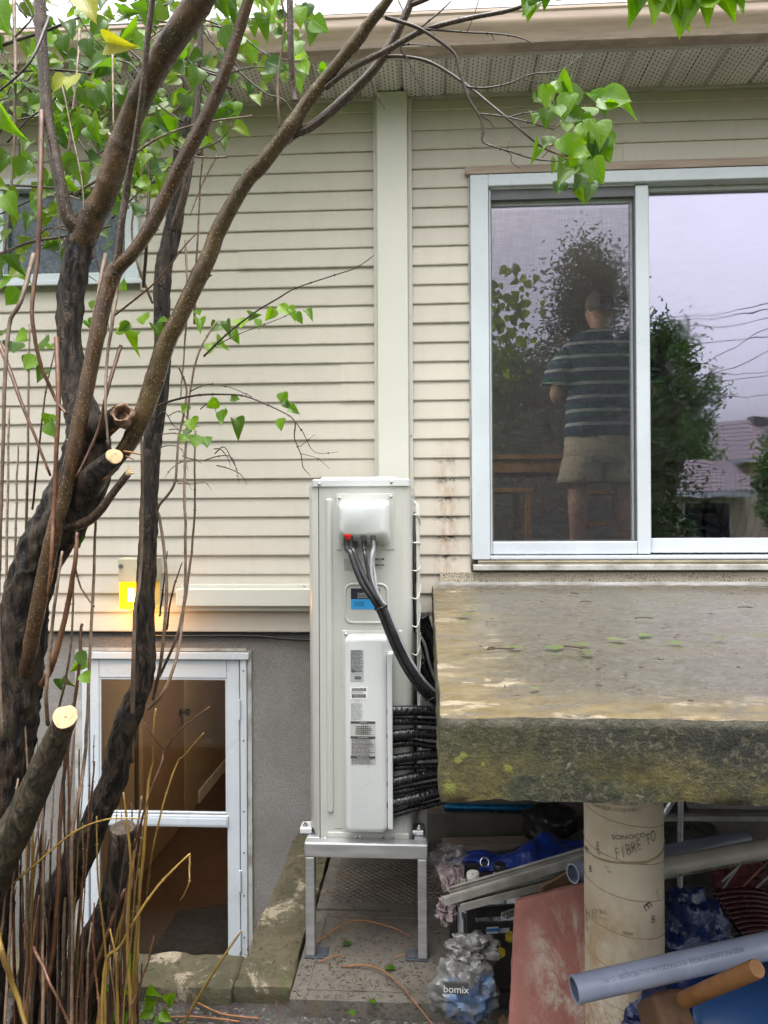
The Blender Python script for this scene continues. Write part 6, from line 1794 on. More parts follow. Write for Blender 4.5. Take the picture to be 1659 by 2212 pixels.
def bark_fn(amp, seed, fr=5.0):
    def fn(a, s, i):
        d = Vector((math.cos(a)*fr*.32, math.sin(a)*fr*.32, s*7))
        big = noise.fractal(d*.8 + Vector((seed, 0, 0)), .9, 2.1, 3)
        # long furrows that wander and break off
        w = a/(2*math.pi)*11 + 1.3*nz((math.cos(a)*1.5, math.sin(a)*1.5, s*11), 1, seed)
        ridge = 1 - abs(2*(w - math.floor(w)) - 1)
        brk = nz((math.cos(a)*fr, math.sin(a)*fr, s*32), 1, seed+3)
        return 1 + amp*(.55*big + .55*(ridge-.5)*(.6+.8*brk) + .35*brk)
    return fn
def limb(name, pts, mat, parent, n=14, amp=0.05, sub=8, seed=0, cap=True, wob=0.0):
    """pts: (u, v, Y, radius in frame pixels)"""
    cr = crom(pts, sub)
    P3, rad = [], []
    for i, (u, v, Y, r_) in enumerate(cr):
        q = P(u, v, Y)
        if wob: q += Vector((nz((i*.5, seed, 0)), nz((i*.5, seed, 5)), 0))*wob
        P3.append(q); rad.append(max(.0007, r_*px(Y)))
    kr = random.Random(seed*13 + len(pts))
    fn0 = bark_fn(amp, seed) if amp else (lambda a, s, i: 1.0)
    tot = sum((P3[i+1]-P3[i]).length for i in range(len(P3)-1))
    gap = .05 if name in ('shoot', 'twig') else .13
    nodes = []
    s_ = gap*kr.uniform(.4, 1)
    while s_ < tot - .01:
        nodes.append(s_); s_ += gap*kr.uniform(.7, 1.4)
    old = mat in (m_bark,)
    def fn(a, s, i):
        f = fn0(a, s, i)
        if not old and name not in ('shoot', 'twig'):
            for q in nodes:
                if abs(s-q) < .03: f += .075*math.exp(-((s-q)/.009)**2)
        return f
    b = B(); b.tube(P3, rad, n, cap, fn)
    if not old and name in ('shoot', 'twig', 'branch', 'limb'):
        acc = 0.0; k = 0
        for i in range(len(P3)-1):
            sl = (P3[i+1]-P3[i]).length
            while k < len(nodes) and nodes[k] <= acc + sl:
                f = (nodes[k]-acc)/max(sl, 1e-6); q = P3[i].lerp(P3[i+1], f); d = (P3[i+1]-P3[i]).normalized(); r0 = rad[i]
                o1 = d.orthogonal().normalized(); o1 = (Matrix.Rotation(kr.uniform(0, 6.28), 3, d) @ o1)
                for sg in (1, -1):                     # buds sit in pairs
                    if name in ('limb', 'branch') and kr.random() < .5: continue
                    bl = max(.0035, r0*.55); dd = (o1*sg*.8 + d*.6).normalized()
                    b.lathe(q + o1*sg*r0*.7, [(0, bl*.42), (bl*.6, bl*.4), (bl*1.3, bl*.05)], 5, dd)
                k += 1
            acc += sl
    return b.build(name, mat, parent, smooth=179)
def ring_mat(q, c1, c2):
    n = N('sawn_end_grain'); co = n.coord()
    dd = n.new('VectorMath', operation='DISTANCE'); n.l.new(co, dd.inputs[0]); dd.inputs[1].default_value = q
    k = n.math('ADD', dd.outputs['Value'], n.math('MULTIPLY', n.noise(co, 60, 3), .006))
    rg = n.rng(n.math('ABSOLUTE', n.math('SUBTRACT', n.math('FRACT', n.math('MULTIPLY', k, 210.0)), .5)), .0, .5, 1, 0)
    c = n.mix(n.math('MULTIPLY', rg, .6), c1, c2)
    c = n.mix(n.ramp(n.noise(co, 45, 5, .7), [(.52, 0), (.68, 1)]), c, tuple(x_*.6 for x_ in c2))
    return n.fin(c, .7, n.bump(n.noise(n.coord('Object', (1, 1, 8)), 120, 3), .6, .004))
def cut_face(parent, q, nrm, r_, mat, name='cut_face'):
    if mat is m_cut: mat = ring_mat(q, (.60, .43, .24), (.40, .25, .12))
    b = B(); b.lathe(q, [(-.004, r_*1.0), (.0015, r_*.985), (.002, r_*.9), (.0022, .001)], 22, nrm)
    nv_ = Vector(nrm).normalized()
    b.v = [p_ + nv_*.004 + ((p_-q) - nv_*(p_-q).dot(nv_))*.16*nz(p_, 45, 2) for p_ in b.v]
    return b.build(name, mat, parent, smooth=50)

TY = 2.2
lil = thing('lilac_tree', 'old lilac with leaning dark trunk, cut stubs and sprawling brown limbs at the left', 'tree', (P(-20, 2200, TY).x, TY, GZ))
base = P(-40, 2290, TY)
limb('trunk', [(-60, 2300, 2.25, 66), (-45, 2100, 2.23, 58), (-20, 1900, 2.21, 52), (8, 1720, 2.2, 50), (28, 1600, 2.19, 49), (38, 1500, 2.18, 49), (42, 1428, 2.17, 49), (56, 1296, 2.16, 49), (88, 1196, 2.15, 50), (140, 1105, 2.13, 57), (182, 1030, 2.12, 56), (192, 960, 2.12, 50), (178, 900, 2.13, 38), (158, 830, 2.14, 28), (151, 760, 2.15, 26), (150, 681, 2.15, 25.5), (160, 590, 2.15, 27), (176, 516, 2.15, 30), (196, 476, 2.14, 28)], m_bark, lil, 44, .30, 12, 1)
limb('limb', [(172, 530, 2.15, 28), (203, 463, 2.13, 27), (222, 430, 2.12, 25.5), (240, 380, 2.10, 25), (255, 331, 2.09, 27), (278, 270, 2.07, 25), (309, 198, 2.03, 25), (336, 150, 2.0, 26), (364, 99, 1.97, 28), (410, 33, 1.94, 29), (440, -10, 1.92, 27), (500, -100, 1.88, 25), (620, -260, 1.82, 20)], m_patchy, lil, 24, .10, 10, 2)
limb('limb', [(190, 560, 2.19, 15), (163, 498, 2.13, 17), (144, 463, 2.11, 15), (128, 390, 2.1, 13.5), (117, 331, 2.1, 13), (103, 260, 2.1, 13), (98, 198, 2.1, 12.5), (90, 99, 2.1, 12), (86, 0, 2.1, 13), (82, -120, 2.1, 11)], m_grey_b, lil, 16, .03, 8, 3)
limb('limb', [(36, 1490, 2.17, 10), (58, 1435, 2.115, 15), (72, 1362, 2.07, 16.5), (99, 1229, 2.04, 17), (122, 1130, 2.03, 17), (138, 1070, 2.03, 17), (159, 978, 2.03, 17), (185, 846, 2.03, 17), (212, 714, 2.03, 17), (231, 631, 2.03, 17), (246, 588, 2.03, 18.5), (262, 570, 2.02, 16), (288, 545, 2.01, 14.5), (331, 480, 2.0, 15), (387, 364, 1.98, 16), (440, 265, 1.96, 15), (480, 172, 1.94, 14), (516, 66, 1.92, 12), (540, -10, 1.9, 11), (575, -120, 1.88, 9)], m_young, lil, 18, .03, 7, 4)
limb('limb', [(246, 592, 2.02, 10), (255, 549, 2.01, 8.5), (264, 470, 2.0, 8), (272, 423, 2.0, 8.5), (282, 360, 1.98, 7), (291, 317, 1.97, 7), (308, 198, 1.94, 7), (317, 99, 1.92, 6.5), (330, -5, 1.9, 6), (345, -110, 1.88, 5)], m_grey_b, lil, 12, .05, 7, 5)
limb('limb', [(225, 1030, 2.16, 12), (258, 985, 2.09, 16), (280, 955, 2.07, 18), (308, 896, 2.05, 20.5), (331, 830, 2.04, 21), (357, 747, 2.02, 20), (390, 681, 2.0, 18.5), (430, 598, 1.98, 19), (455, 545, 1.97, 18), (473, 496, 1.96, 17), (529, 397, 1.93, 16), (565, 356, 1.91, 17), (598, 314, 1.89, 16), (631, 271, 1.87, 17), (655, 232, 1.86, 14), (681, 198, 1.85, 13.5), (734, 132, 1.82, 12), (775, 82, 1.8, 14), (792, 58, 1.79, 12.5), (833, 7, 1.76, 10), (870, -50, 1.74, 9), (930, -150, 1.7, 8)], m_olive, lil, 20, .03, 7, 6)
limb('limb', [(612, 312, 1.92, 8), (640, 290, 1.885, 9.5), (681, 268, 1.88, 10), (747, 212, 1.88, 11), (806, 152, 1.87, 10), (846, 93, 1.86, 10), (869, 46, 1.85, 9), (889, 0, 1.84, 8), (905, -70, 1.83, 7)], m_grey_b, lil, 14, .04, 7, 7)
limb('limb', [(889, 10, 1.84, 6), (915, 0, 1.83, 5.5), (960, -20, 1.82, 5)], m_grey_b, lil, 10, .03, 5, 8)
limb('branch', [(703, 190, 1.84, 7), (730, 168, 1.83, 6.5), (763, 145, 1.82, 7), (830, 112, 1.8, 6.5), (899, 73, 1.78, 6), (945, 56, 1.77, 5.5), (1020, 38, 1.75, 5), (1097, 23, 1.73, 4.5), (1150, 5, 1.72, 4), (1200, -15, 1.7, 3)], m_grey_b, lil, 12, .04, 6, 9)
limb('branch', [(833, 38, 1.78, 4.5), (875, 50, 1.77, 4.2), (909, 63, 1.77, 4), (945, 86, 1.77, 3.6), (982, 116, 1.77, 3.4), (992, 149, 1.77, 3.2), (1012, 212, 1.77, 3), (1038, 255, 1.77, 2.7), (1043, 285, 1.77, 2.5), (1045, 308, 1.77, 2.2), (1095, 325, 1.76, 1.8), (1160, 345, 1.76, 1.5), (1220, 348, 1.75, 1.1)], m_darktw, lil, 8, .05, 5, 10)
limb('branch', [(838, 122, 1.86, 4.5), (870, 122, 1.85, 4), (930, 135, 1.82, 3.6), (1000, 178, 1.8, 3.2), (1050, 218, 1.78, 3), (1095, 255, 1.76, 2.8), (1175, 320, 1.75, 2.3), (1232, 338, 1.75, 1.8)], m_darktw, lil, 8, .05, 6, 11)
twigs = [
 [(1008, 188, 1.79, 2.4), (1050, 190, 1.79, 2), (1100, 180, 1.79, 1.8), (1150, 160, 1.79, 1.6), (1212, 153, 1.79, 1.4), (1255, 120, 1.79, .9)],
 [(1212, 153, 1.79, 1.3), (1230, 173, 1.79, .8)], [(1130, 173, 1.79, 1.2), (1172, 178, 1.79, .7)],
 [(1034, 246, 1.77, 2), (1090, 252, 1.76, 1.8), (1145, 265, 1.75, 1.6), (1195, 280, 1.75, 1.2)],
 [(1095, 255, 1.76, 1.8), (1130, 245, 1.76, 1.5), (1175, 240, 1.75, 1.2)],
 [(910, 62, 1.77, 2.4), (1008, 70, 1.77, 2), (1060, 72, 1.77, 1.8), (1118, 80, 1.77, 1.5), (1158, 97, 1.77, .9)], [(1060, 70, 1.77, 1.2), (1068, 88, 1.77, .8)],
 [(1008, 70, 1.77, 1.4), (1025, 30, 1.77, 1.2), (1034, 0, 1.77, 1)], [(905, 62, 1.77, 2), (945, 30, 1.77, 1.8), (975, 2, 1.77, 1.2)],
 [(945, 100, 1.8, 0.1), (867, 98, 1.82, 2.2), (887, 140, 1.82, 1.8), (902, 175, 1.82, 1.5), (934, 216, 1.82, .9)],
 [(803, 175, 1.87, 1.8), (812, 200, 1.87, 1.5), (831, 235, 1.87, .9)], [(1045, 308, 1.77, 1.2), (1100, 330, 1.76, 1.2), (1105, 350, 1.76, 1), (1125, 365, 1.76, .7)],
 [(1096, 322, 1.76, 1), (1102, 300, 1.76, .6)], [(1034, 248, 1.77, 1.6), (1058, 262, 1.77, 1.3), (1068, 276, 1.77, .8)],
 [(860, 0, 1.84, 1.6), (873, 28, 1.84, 1.0)],
 [(325, 884, 2.12, 2.6), (370, 866, 2.1, 2.5), (425, 854, 2.08, 2.4), (480, 852, 2.06, 2.2), (530, 856, 2.05, 2.1), (590, 880, 2.04, 1.8), (635, 907, 2.03, 1.6), (636, 945, 2.03, 1.3), (650, 982, 2.03, 1.1), (655, 1010, 2.03, .9), (672, 1028, 2.03, .6)],
 [(635, 907, 2.03, 1.3), (655, 935, 2.03, 1.1), (680, 977, 2.03, .8), (730, 976, 2.03, .6)], [(648, 965, 2.03, 1), (680, 938, 2.03, .5)], [(650, 980, 2.03, .9), (685, 990, 2.03, .7), (712, 1012, 2.03, .5)],
 [(410, 846, 2.1, 1.4), (450, 830, 2.1, 1.3), (500, 838, 2.1, 1.1), (545, 858, 2.1, 1)],
 [(245, 683, 2.1, 2.3), (300, 640, 2.08, 2.1), (345, 600, 2.06, 1.9), (400, 530, 2.04, 1.4), (430, 500, 2.03, .9)],
 [(440, 770, 2.1, 2.3), (490, 722, 2.09, 2.1), (550, 675, 2.08, 1.8), (600, 645, 2.07, 1.7), (640, 622, 2.06, 1.5), (720, 595, 2.05, 1.3), (770, 578, 2.04, 1.1), (808, 551, 2.03, .8)],
 [(470, 745, 2.1, 1.3), (520, 720, 2.1, 1.0), (600, 690, 2.09, .9), (640, 672, 2.08, .6)],
]
tn = 0
for t in twigs:
    limb('twig', t, (m_darktw, m_grey_b, m_rust)[tn % 3] if tn > 14 else m_darktw, lil, 6, .06, 4, tn+30); tn += 1
limb('shoot', [(638, 220, 1.87, 6.5), (634, 195, 1.87, 6), (631, 150, 1.86, 6.5), (628, 99, 1.85, 7), (626, 0, 1.84, 7), (624, -90, 1.83, 6)], m_grey_b, lil, 12, .04, 6, 12)
limb('shoot', [(604, 276, 1.89, 3.4), (601, 230, 1.88, 3), (601, 165, 1.88, 2.6), (615, 50, 1.87, 2.4), (608, 0, 1.86, 2.2), (604, -60, 1.86, 2)], m_pale, lil, 8, .04, 6, 13)
# cut stubs
s1, s2 = P(196, 945, 2.10), P(262, 895, 2.0)
limb('cut_stub', [(185, 965, 2.12, 30), (215, 930, 2.08, 27), (246, 905, 2.02, 23), (262, 894, 1.99, 22)], m_bark, lil, 22, .14, 8, 14, cap=False)
hn = Vector((.25, -.88, .40)).normalized(); hq = P(263, 893, 1.985)
b = B(); b.lathe(hq, [(-.05, .010), (-.045, .016), (0, .0195), (.004, .021), (.006, .025), (.003, .0285), (-.02, .0285)], 26, hn)
b.v = [p_ + (p_-hq)*.30*nz(p_, 70) + hn*.006*nz(p_, 130, 4) for p_ in b.v]; b.build('hollow_rim', m_pinkwood, lil, smooth=60)
b = B(); b.lathe(hq - hn*.02, [(0, .0175), (.002, .001)], 20, hn); b.build('hollow_core', m_heart, lil)
limb('cut_stub', [(180, 1060, 2.1, 34), (208, 1025, 2.04, 28), (232, 1002, 1.98, 22), (246, 987, 1.95, 19)], m_bark, lil, 22, .13, 8, 15)
cut_face(lil, P(246, 987, 1.94), (.42, -.86, .30), 18*px(1.94), m_cut)
limb('broken_branch', [(139, 1140, 2.08, 9), (180, 1131, 2.05, 11), (212, 1107, 2.02, 10), (248, 1060, 1.99, 8), (276, 1024, 1.97, 8)], m_grey_b, lil, 12, .06, 7, 16)
for k, (du_, dv_) in enumerate(((4, -8), (8, -5), (1, -12), (12, -2))):
    b = B(); q = P(275, 1024, 1.965); q2 = P(275+du_*1.4, 1024+dv_*1.6, 1.96); b.tube([q, q.lerp(q2, .6), q2], [.006, .004, .0006], 5); b.build('splinter', m_cut, lil)
for pts in ([(268, 975, 1.97, 3), (288, 978, 1.96, 2.5), (303, 982, 1.95, 1.5)], [(272, 985, 1.97, 2.2), (290, 993, 1.96, 1.0)], [(240, 930, 2.02, 3), (262, 912, 2.0, 3), (276, 898, 1.99, 1.2)]):
    limb('splinter', pts, m_handle, lil, 6, .1, 4, 3)
limb('cut_stub', [(-70, 2010, 2.15, 50), (-20, 1900, 2.1, 40), (20, 1815, 2.07, 37), (56, 1745, 2.04, 34), (101, 1646, 2.0, 29), (128, 1580, 1.96, 26), (141, 1552, 1.94, 25)], m_barkol, lil, 30, .16, 10, 17)
cut_face(lil, P(142, 1549, 1.935), (.30, -.80, .52), 26*px(1.93), m_cut)
b = B(); b.lathe(P(142, 1549, 1.93), [(0, .004), (.0012, .003)], 12, (.30, -.80, .52)); b.build('pith', m_pinkwood, lil)

# second stem: slimmer, darker, behind
lil2 = thing('lilac_tree', 'slim black-barked lilac trunk rising behind the limbs, past the wall light', 'tree', (P(80, 2225, 2.45).x, 2.45, GZ))
limb('trunk', [(70, 2290, 2.5, 54), (80, 2142, 2.48, 45), (99, 2026, 2.46, 42), (132, 1927, 2.44, 38), (175, 1844, 2.42, 33), (212, 1761, 2.4, 28), (245, 1679, 2.39, 27), (264, 1593, 2.38, 26), (288, 1527, 2.37, 24), (306, 1477, 2.37, 23), (314, 1428, 2.37, 22), (312, 1329, 2.37, 21), (316, 1229, 2.38, 20.5), (321, 1130, 2.39, 19), (324, 1045, 2.4, 17), (331, 945, 2.41, 19), (344, 863, 2.42, 18), (350, 780, 2.43, 18), (349, 681, 2.44, 17), (354, 582, 2.45, 18), (368, 525, 2.46, 18), (382, 440, 2.47, 17), (390, 360, 2.48, 17), (396, 300, 2.49, 17), (404, 258, 2.5, 14)], m_bark, lil2, 34, .32, 12, 20)
limb('limb', [(372, 500, 2.45, 9), (398, 420, 2.44, 9), (412, 330, 2.44, 9), (424, 240, 2.44, 8), (430, 165, 2.44, 7), (433, 66, 2.44, 6.5), (437, -60, 2.44, 5)], m_grey_b, lil2, 12, .06, 7, 21)
limb('limb', [(428, 340, 2.4, 6), (455, 250, 2.4, 5.5), (490, 150, 2.38, 5), (520, 60, 2.36, 4.5), (545, -30, 2.35, 4)], m_grey_b, lil2, 10, .06, 7, 22)
limb('cut_stub', [(150, 2290, 2.38, 46), (165, 2208, 2.37, 41), (186, 2109, 2.36, 37), (208, 2026, 2.35, 33), (238, 1960, 2.34, 29), (258, 1877, 2.33, 27), (265, 1791, 2.32, 28)], m_bark, lil2, 22, .14, 8, 23)
cut_face(lil2, P(265, 1791, 2.32) + Vector((0, 0, .001)), (.05, -.25, .97), 27*px(2.32), pm('grey_old_cut', (.13, .095, .07), .8, (.05, .036, .026), 40))

# ---------------------------------------------------------------- shoots
def shoot(pts, Y, r_, mat, par=None, n=7):
    k = len(pts)
    full = [(u, v, Y + .02*math.sin(i*1.7+Y*9) + (.10 if i == 0 and v < 2090 else 0), r_*(1 - .45*i/max(1, k-1))) for i, (u, v) in enumerate(pts)]
    if pts[0][1] > 2090:
        u0, v0 = pts[0]; full = [(u0 - (pts[1][0]-u0)*.12, 1114 + (CAMZ-GZ+.01)/Y*F_PX, Y, r_*1.1)] + full
    return limb('shoot', full, mat, par or lil, n, .05, 5, int(Y*1000) % 97 + k, wob=.0025)
SH = [
 ([(154, 2208), (155, 1976), (154, 1811), (172, 1712), (182, 1646), (188, 1560), (195, 1395), (202, 1262), (205, 1163), (207, 1123)], 2.22, 5, m_pale),
 ([(86, 2208), (112, 2075), (126, 1910), (129, 1778), (136, 1695), (142, 1646), (169, 1461), (175, 1361), (178, 1350)], 2.2, 5.5, m_rust),
 ([(104, 1565), (100, 1500), (112, 1362), (122, 1279), (135, 1190)], 2.02, 5, m_pale),
 ([(90, 1480), (116, 1428), (145, 1312), (162, 1213), (167, 1150)], 2.02, 7.5, m_rust),
 ([(284, 1646), (288, 1461), (291, 1329), (304, 1229), (307, 1097), (307, 1012), (304, 905)], 2.3, 5, m_pale),
 ([(331, 1510), (350, 1411), (360, 1262), (347, 1130), (341, 1097), (377, 1045), (384, 962), (403, 846), (384, 790)], 2.34, 4, m_pale),
 ([(321, 1530), (350, 1500), (380, 1428), (393, 1345), (400, 1262), (400, 1130), (398, 1045), (402, 950), (410, 850), (430, 760), (470, 690)], 2.33, 4, m_pale),
 ([(344, 1461), (374, 1395), (397, 1312), (413, 1196), (421, 1097), (420, 1000), (423, 930)], 2.36, 3.4, m_pale),
 ([(264, 1933), (297, 1804), (327, 1705), (350, 1646), (355, 1623), (390, 1576), (453, 1527)], 2.25, 3, m_rust),
 ([(355, 1623), (330, 1590), (311, 1560)], 2.25, 2, m_rust),
 ([(284, 2175), (301, 1943), (314, 1795), (321, 1689), (331, 1646), (331, 1593), (336, 1530)], 2.3, 3.8, m_yelsh),
 ([(317, 1933), (331, 1831), (357, 1722), (384, 1646), (397, 1633), (440, 1583)], 2.36, 2.4, m_yelsh),
 ([(225, 2100), (261, 2043), (298, 1976), (347, 1907), (410, 1844)], 2.2, 4, m_yelsh),
 ([(410, 1844), (409, 1880), (408, 1910), (390, 1945)], 2.2, 2.4, m_yelsh),
 ([(397, 2211), (470, 2086), (522, 2010)], 2.45, 3.6, m_yelsh),
 ([(0, 1933), (83, 1861), (159, 1798), (231, 1770), (303, 1768)], 2.05, 2.8, m_yelsh),
 ([(-12, 2000), (0, 2043), (33, 2142), (60, 2230)], 1.9, 8, m_yelsh),
 ([(73, 2046), (109, 2125), (149, 2211), (165, 2250)], 1.95, 3.6, m_rust),
 ([(175, 2208), (212, 2076), (261, 1940), (274, 1920)], 2.26, 5.5, m_rust),
 ([(212, 2208), (238, 2076), (274, 1943), (294, 1811)], 2.28, 5, m_yelsh),
 ([(230, 2180), (262, 2060), (280, 1930), (296, 1800), (306, 1720)], 2.34, 4, m_pale),
 ([(30, -20), (33, 231), (23, 430), (10, 549)], 2.3, 4, m_pale),
 ([(90, 240), (86, 430), (82, 549), (69, 674), (86, 780), (119, 859), (142, 893)], 2.0, 6, m_rust),
 ([(122, 730), (126, 879), (116, 1097), (112, 1190), (104, 1290)], 2.0, 6, m_rust),
 ([(73, 549), (46, 648), (20, 704), (10, 846), (3, 1097), (-2, 1300), (4, 1600)], 2.0, 5.5, m_pale),
 ([(-4, 735), (50, 879), (109, 1028)], 2.02, 5, m_rust),
 ([(255, 600), (245, 681), (231, 780), (228, 879), (235, 965)], 1.98, 4.5, m_pale),
 ([(261, 747), (231, 846), (212, 929), (165, 1031)], 1.97, 4.5, m_rust),
 ([(228, 549), (212, 631), (178, 823)], 2.04, 5, m_pale),
 ([(172, 63), (165, 165), (142, 380)], 2.2, 3.2, m_pale), ([(243, 109), (245, 284)], 2.05, 2.6, m_pale), ([(132, 178), (175, 380), (180, 460)], 2.05, 2, m_pale),
 ([(106, 36), (66, 132), (-6, 202)], 2.0, 4, m_darktw), ([(-5, 163), (99, 150), (198, 159)], 2.25, 3, m_darktw), ([(-5, 100), (90, 70), (170, 38)], 2.4, 4.5, m_darktw),
 ([(-5, 552), (60, 525), (140, 510), (240, 488)], 2.3, 4, m_darktw), ([(-5, 400), (60, 402), (140, 408)], 2.3, 3.5, m_darktw),
 ([(160, 420), (240, 370), (330, 305), (420, 270), (545, 250)], 2.25, 3.4, m_pale),
 ([(330, 655), (300, 580), (285, 500), (300, 400), (330, 300)], 2.6, 3, m_pale),
 ([(310, 620), (318, 500), (322, 380), (318, 250), (322, 120), (315, 0)], 2.5, 4, m_grey_b),
 ([(420, 700), (425, 560), (432, 420), (440, 300), (452, 180)], 2.6, 2.6, m_pale),
 ([(400, 520), (405, 640), (398, 760), (390, 860)], 2.5, 2.6, m_pale),
 ([(14, 1640), (12, 1400), (16, 1100), (20, 880)], 2.3, 4, m_pale), ([(30, 1500), (32, 1250), (36, 1060), (40, 960)], 2.4, 3.2, m_pale), ([(55, 1200), (60, 1000), (62, 820), (64, 700)], 2.35, 3.4, m_pale),
 ([(70, 1100), (85, 960), (100, 840), (118, 760)], 2.35, 2.6, m_rust),
 ([(360, 1360), (372, 1280), (394, 1215)], 2.36, 2.4, m_darktw), ([(345, 1330), (350, 1290), (362, 1190)], 2.36, 2.4, m_darktw),
 ([(120, 1560), (150, 1420), (158, 1300), (160, 1220), (172, 1262), (198, 1305), (203, 1308)], 2.1, 2.8, m_pale),
]
sn = 0
for pts, Y, r_, mt in SH:
    shoot(pts, Y, r_, mt, lil if sn % 3 else lil2); sn += 1
rr = random.Random(77)
for i in range(74):                                   # the thicket of suckers at the foot
    u = rr.uniform(-20, 300) if i < 58 else rr.uniform(0, 150); Y = rr.uniform(2.1, 2.55)
    top = rr.uniform(1520, 2010) if u < 200 else rr.uniform(1700, 2080)
    lean = rr.uniform(-20, 55)
    pts = [(u, 2210), (u + lean*.25 + rr.uniform(-6, 6), 2210-(2210-top)*.35), (u + lean*.6 + rr.uniform(-9, 9), 2210-(2210-top)*.7), (u + lean, top)]
    shoot(pts, Y, rr.uniform(1.5, 4.2), rr.choice((m_rust, m_rust, m_pale, m_yelsh, m_darktw)), lil if i % 2 else lil2, 6)
for i in range(60):                                   # thin twigs across the crown
    u = rr.uniform(-20, 520); v = rr.uniform(0, 520); Y = rr.uniform(2.2, 3.1); a = rr.uniform(0, 6.28); L = rr.uniform(90, 240)
    if u > 330 and v > 350: continue
    pts = [(u, v, Y, 2.4), (u + L*.35*math.cos(a) + rr.uniform(-15, 15), v + L*.35*math.sin(a) + rr.uniform(-15, 15), Y, 2), (u + L*.7*math.cos(a), v + L*.7*math.sin(a) + rr.uniform(-15, 15), Y, 1.6), (u + L*math.cos(a), v + L*math.sin(a)*1.1, Y, .8)]
    limb('twig', pts, rr.choice((m_darktw, m_darktw, m_darktw, m_grey_b, m_pale)), lil, 5, .05, 4, i)
for i in range(16):                                   # loose hooked twigs in front of the siding
    u = rr.uniform(330, 470); v = rr.uniform(880, 1150); Y = rr.uniform(2.3, 2.5); L = rr.uniform(30, 90); s = rr.choice((1, 1, -1))
    limb('twig', [(u, v, Y, 1.5), (u + s*L*.4, v + rr.uniform(-16, 10), Y, 1.3), (u + s*L*.8, v + rr.uniform(-10, 20), Y, 1.0), (u + s*L, v + rr.uniform(10, 50), Y, .5)], rr.choice((m_pale, m_darktw)), lil2, 5, .05, 4, i)

# ---------------------------------------------------------------- leaves
rr = random.Random(31)
nleaf = 0
def L_(u, v, Y, s, ang, tilt=20, spin=0, mat=None, sh=None, par=None):
    global nleaf; nleaf += 1
    return leaf(u, v, Y, s, ang, tilt, spin, par or lil, mat, sh, rr)
# big ones singled out
L_(178, -8, 1.75, 84, 30, 25, -10, m_leafy, 1); L_(234, 92, 1.78, 60, 62, 30, 35, m_leafy, 3); L_(163, 162, 1.95, 58, -10, 30, 20, m_leafy, 2)
L_(2, 232, 1.7, 75, 22, 20, 30, None, 3); L_(-6, 10, 1.8, 70, 20, 10, 10); L_(140, 165, 2.1, 46, -30, 20, 0, m_leafy)
L_(676, 45, 1.85, 52, 42, 25, 20, None, 0); L_(650, 135, 1.95, 46, 25, 20, 0); L_(655, 160, 1.95, 44, -15, 20, 30); L_(690, 150, 1.95, 30, 60, 10, 0); L_(646, 20, 1.9, 44, 5, 20, 0); L_(640, 90, 1.95, 48, -5, 30, 0, None, 1)
L_(420, 305, 2.3, 42, 80, 25, 10); L_(170, 250, 2.3, 56, -12, 10, 0); L_(200, 255, 2.3, 50, 15, 25, 0); L_(190, 275, 2.35, 44, 40, 10, 0); L_(150, 240, 2.4, 40, -50, 20, 0)
# hanging spray in front of the window
spray = [(1178, 185, 46, 5, 10), (1205, 175, 50, 12, 20), (1235, 180, 62, 2, 30), (1232, 205, 52, -30, 10), (1272, 208, 54, 35, 20), (1298, 210, 66, 55, 15), (1310, 225, 56, 78, 25), (1268, 232, 48, 0, 40), (1158, 210, 34, -30, 20),
 (1198, 230, 46, 10, 20), (1222, 245, 50, 35, 30), (1185, 238, 36, -5, 35), (1150, 245, 32, 15, 30), (1258, 265, 50, 25, 10), (1288, 268, 52, 8, 20), (1306, 285, 44, 14, 30), (1276, 300, 56, -6, 35), (1242, 285, 48, 28, 15), (1212, 300, 44, 40, 30),
 (1190, 295, 32, -25, 20), (1163, 322, 32, -15, 25), (1228, 315, 48, 12, 20), (1252, 330, 52, 20, 15), (1280, 345, 54, 22, 20), (1262, 372, 48, 8, 10), (1245, 375, 44, -12, 30), (1232, 345, 50, -20, 10), (1222, 365, 56, -14, 45), (1206, 350, 36, -40, 35), (1270, 395, 44, 6, 15),
 (1240, 330, 40, 60, 30), (1300, 318, 40, 30, 20), (1222, 270, 42, -8, 25), (1255, 250, 46, 12, 20), (1250, 410, 28, 10, 20), (1215, 330, 34, 5, 20), (1212, 392, 34, -18, 35)]
for u, v, s, a, t in spray: L_(u, v, 1.70 + rr.uniform(-.04, .10), s*1.1, a + rr.uniform(-12, 12), t + rr.uniform(-25, 15), rr.uniform(-30, 30), rr.choice((m_leaf, m_leaf, m_leafd)))
for u, v, s, a, t in ((1355, -30, 78, 12, 10), (1385, -40, 72, -8, 20), (1408, -32, 86, 2, 25), (1432, -8, 60, 10, 10), (1450, -30, 92, 14, 20), (1472, -10, 84, -4, 15), (1500, -16, 74, 26, 25), (1520, 0, 58, 4, 45), (1545, -40, 84, 22, 15), (1565, -18, 66, 38, 25), (1480, -30, 92, 2, 10), (1585, -20, 62, 48, 20)): L_(u, v, 1.42, s, a, t, rr.uniform(-30, 30), m_leaf)
for u, v, s, a, t in ((1152, -12, 58, -22, 15), (1172, -30, 60, 4, 20), (1184, -20, 62, 8, 45), (1200, -14, 56, 14, 50), (1160, 10, 40, -40, 15), (1140, -14, 44, -10, 20)): L_(u, v, 1.68, s, a, t, rr.uniform(-30, 30), m_leaf)
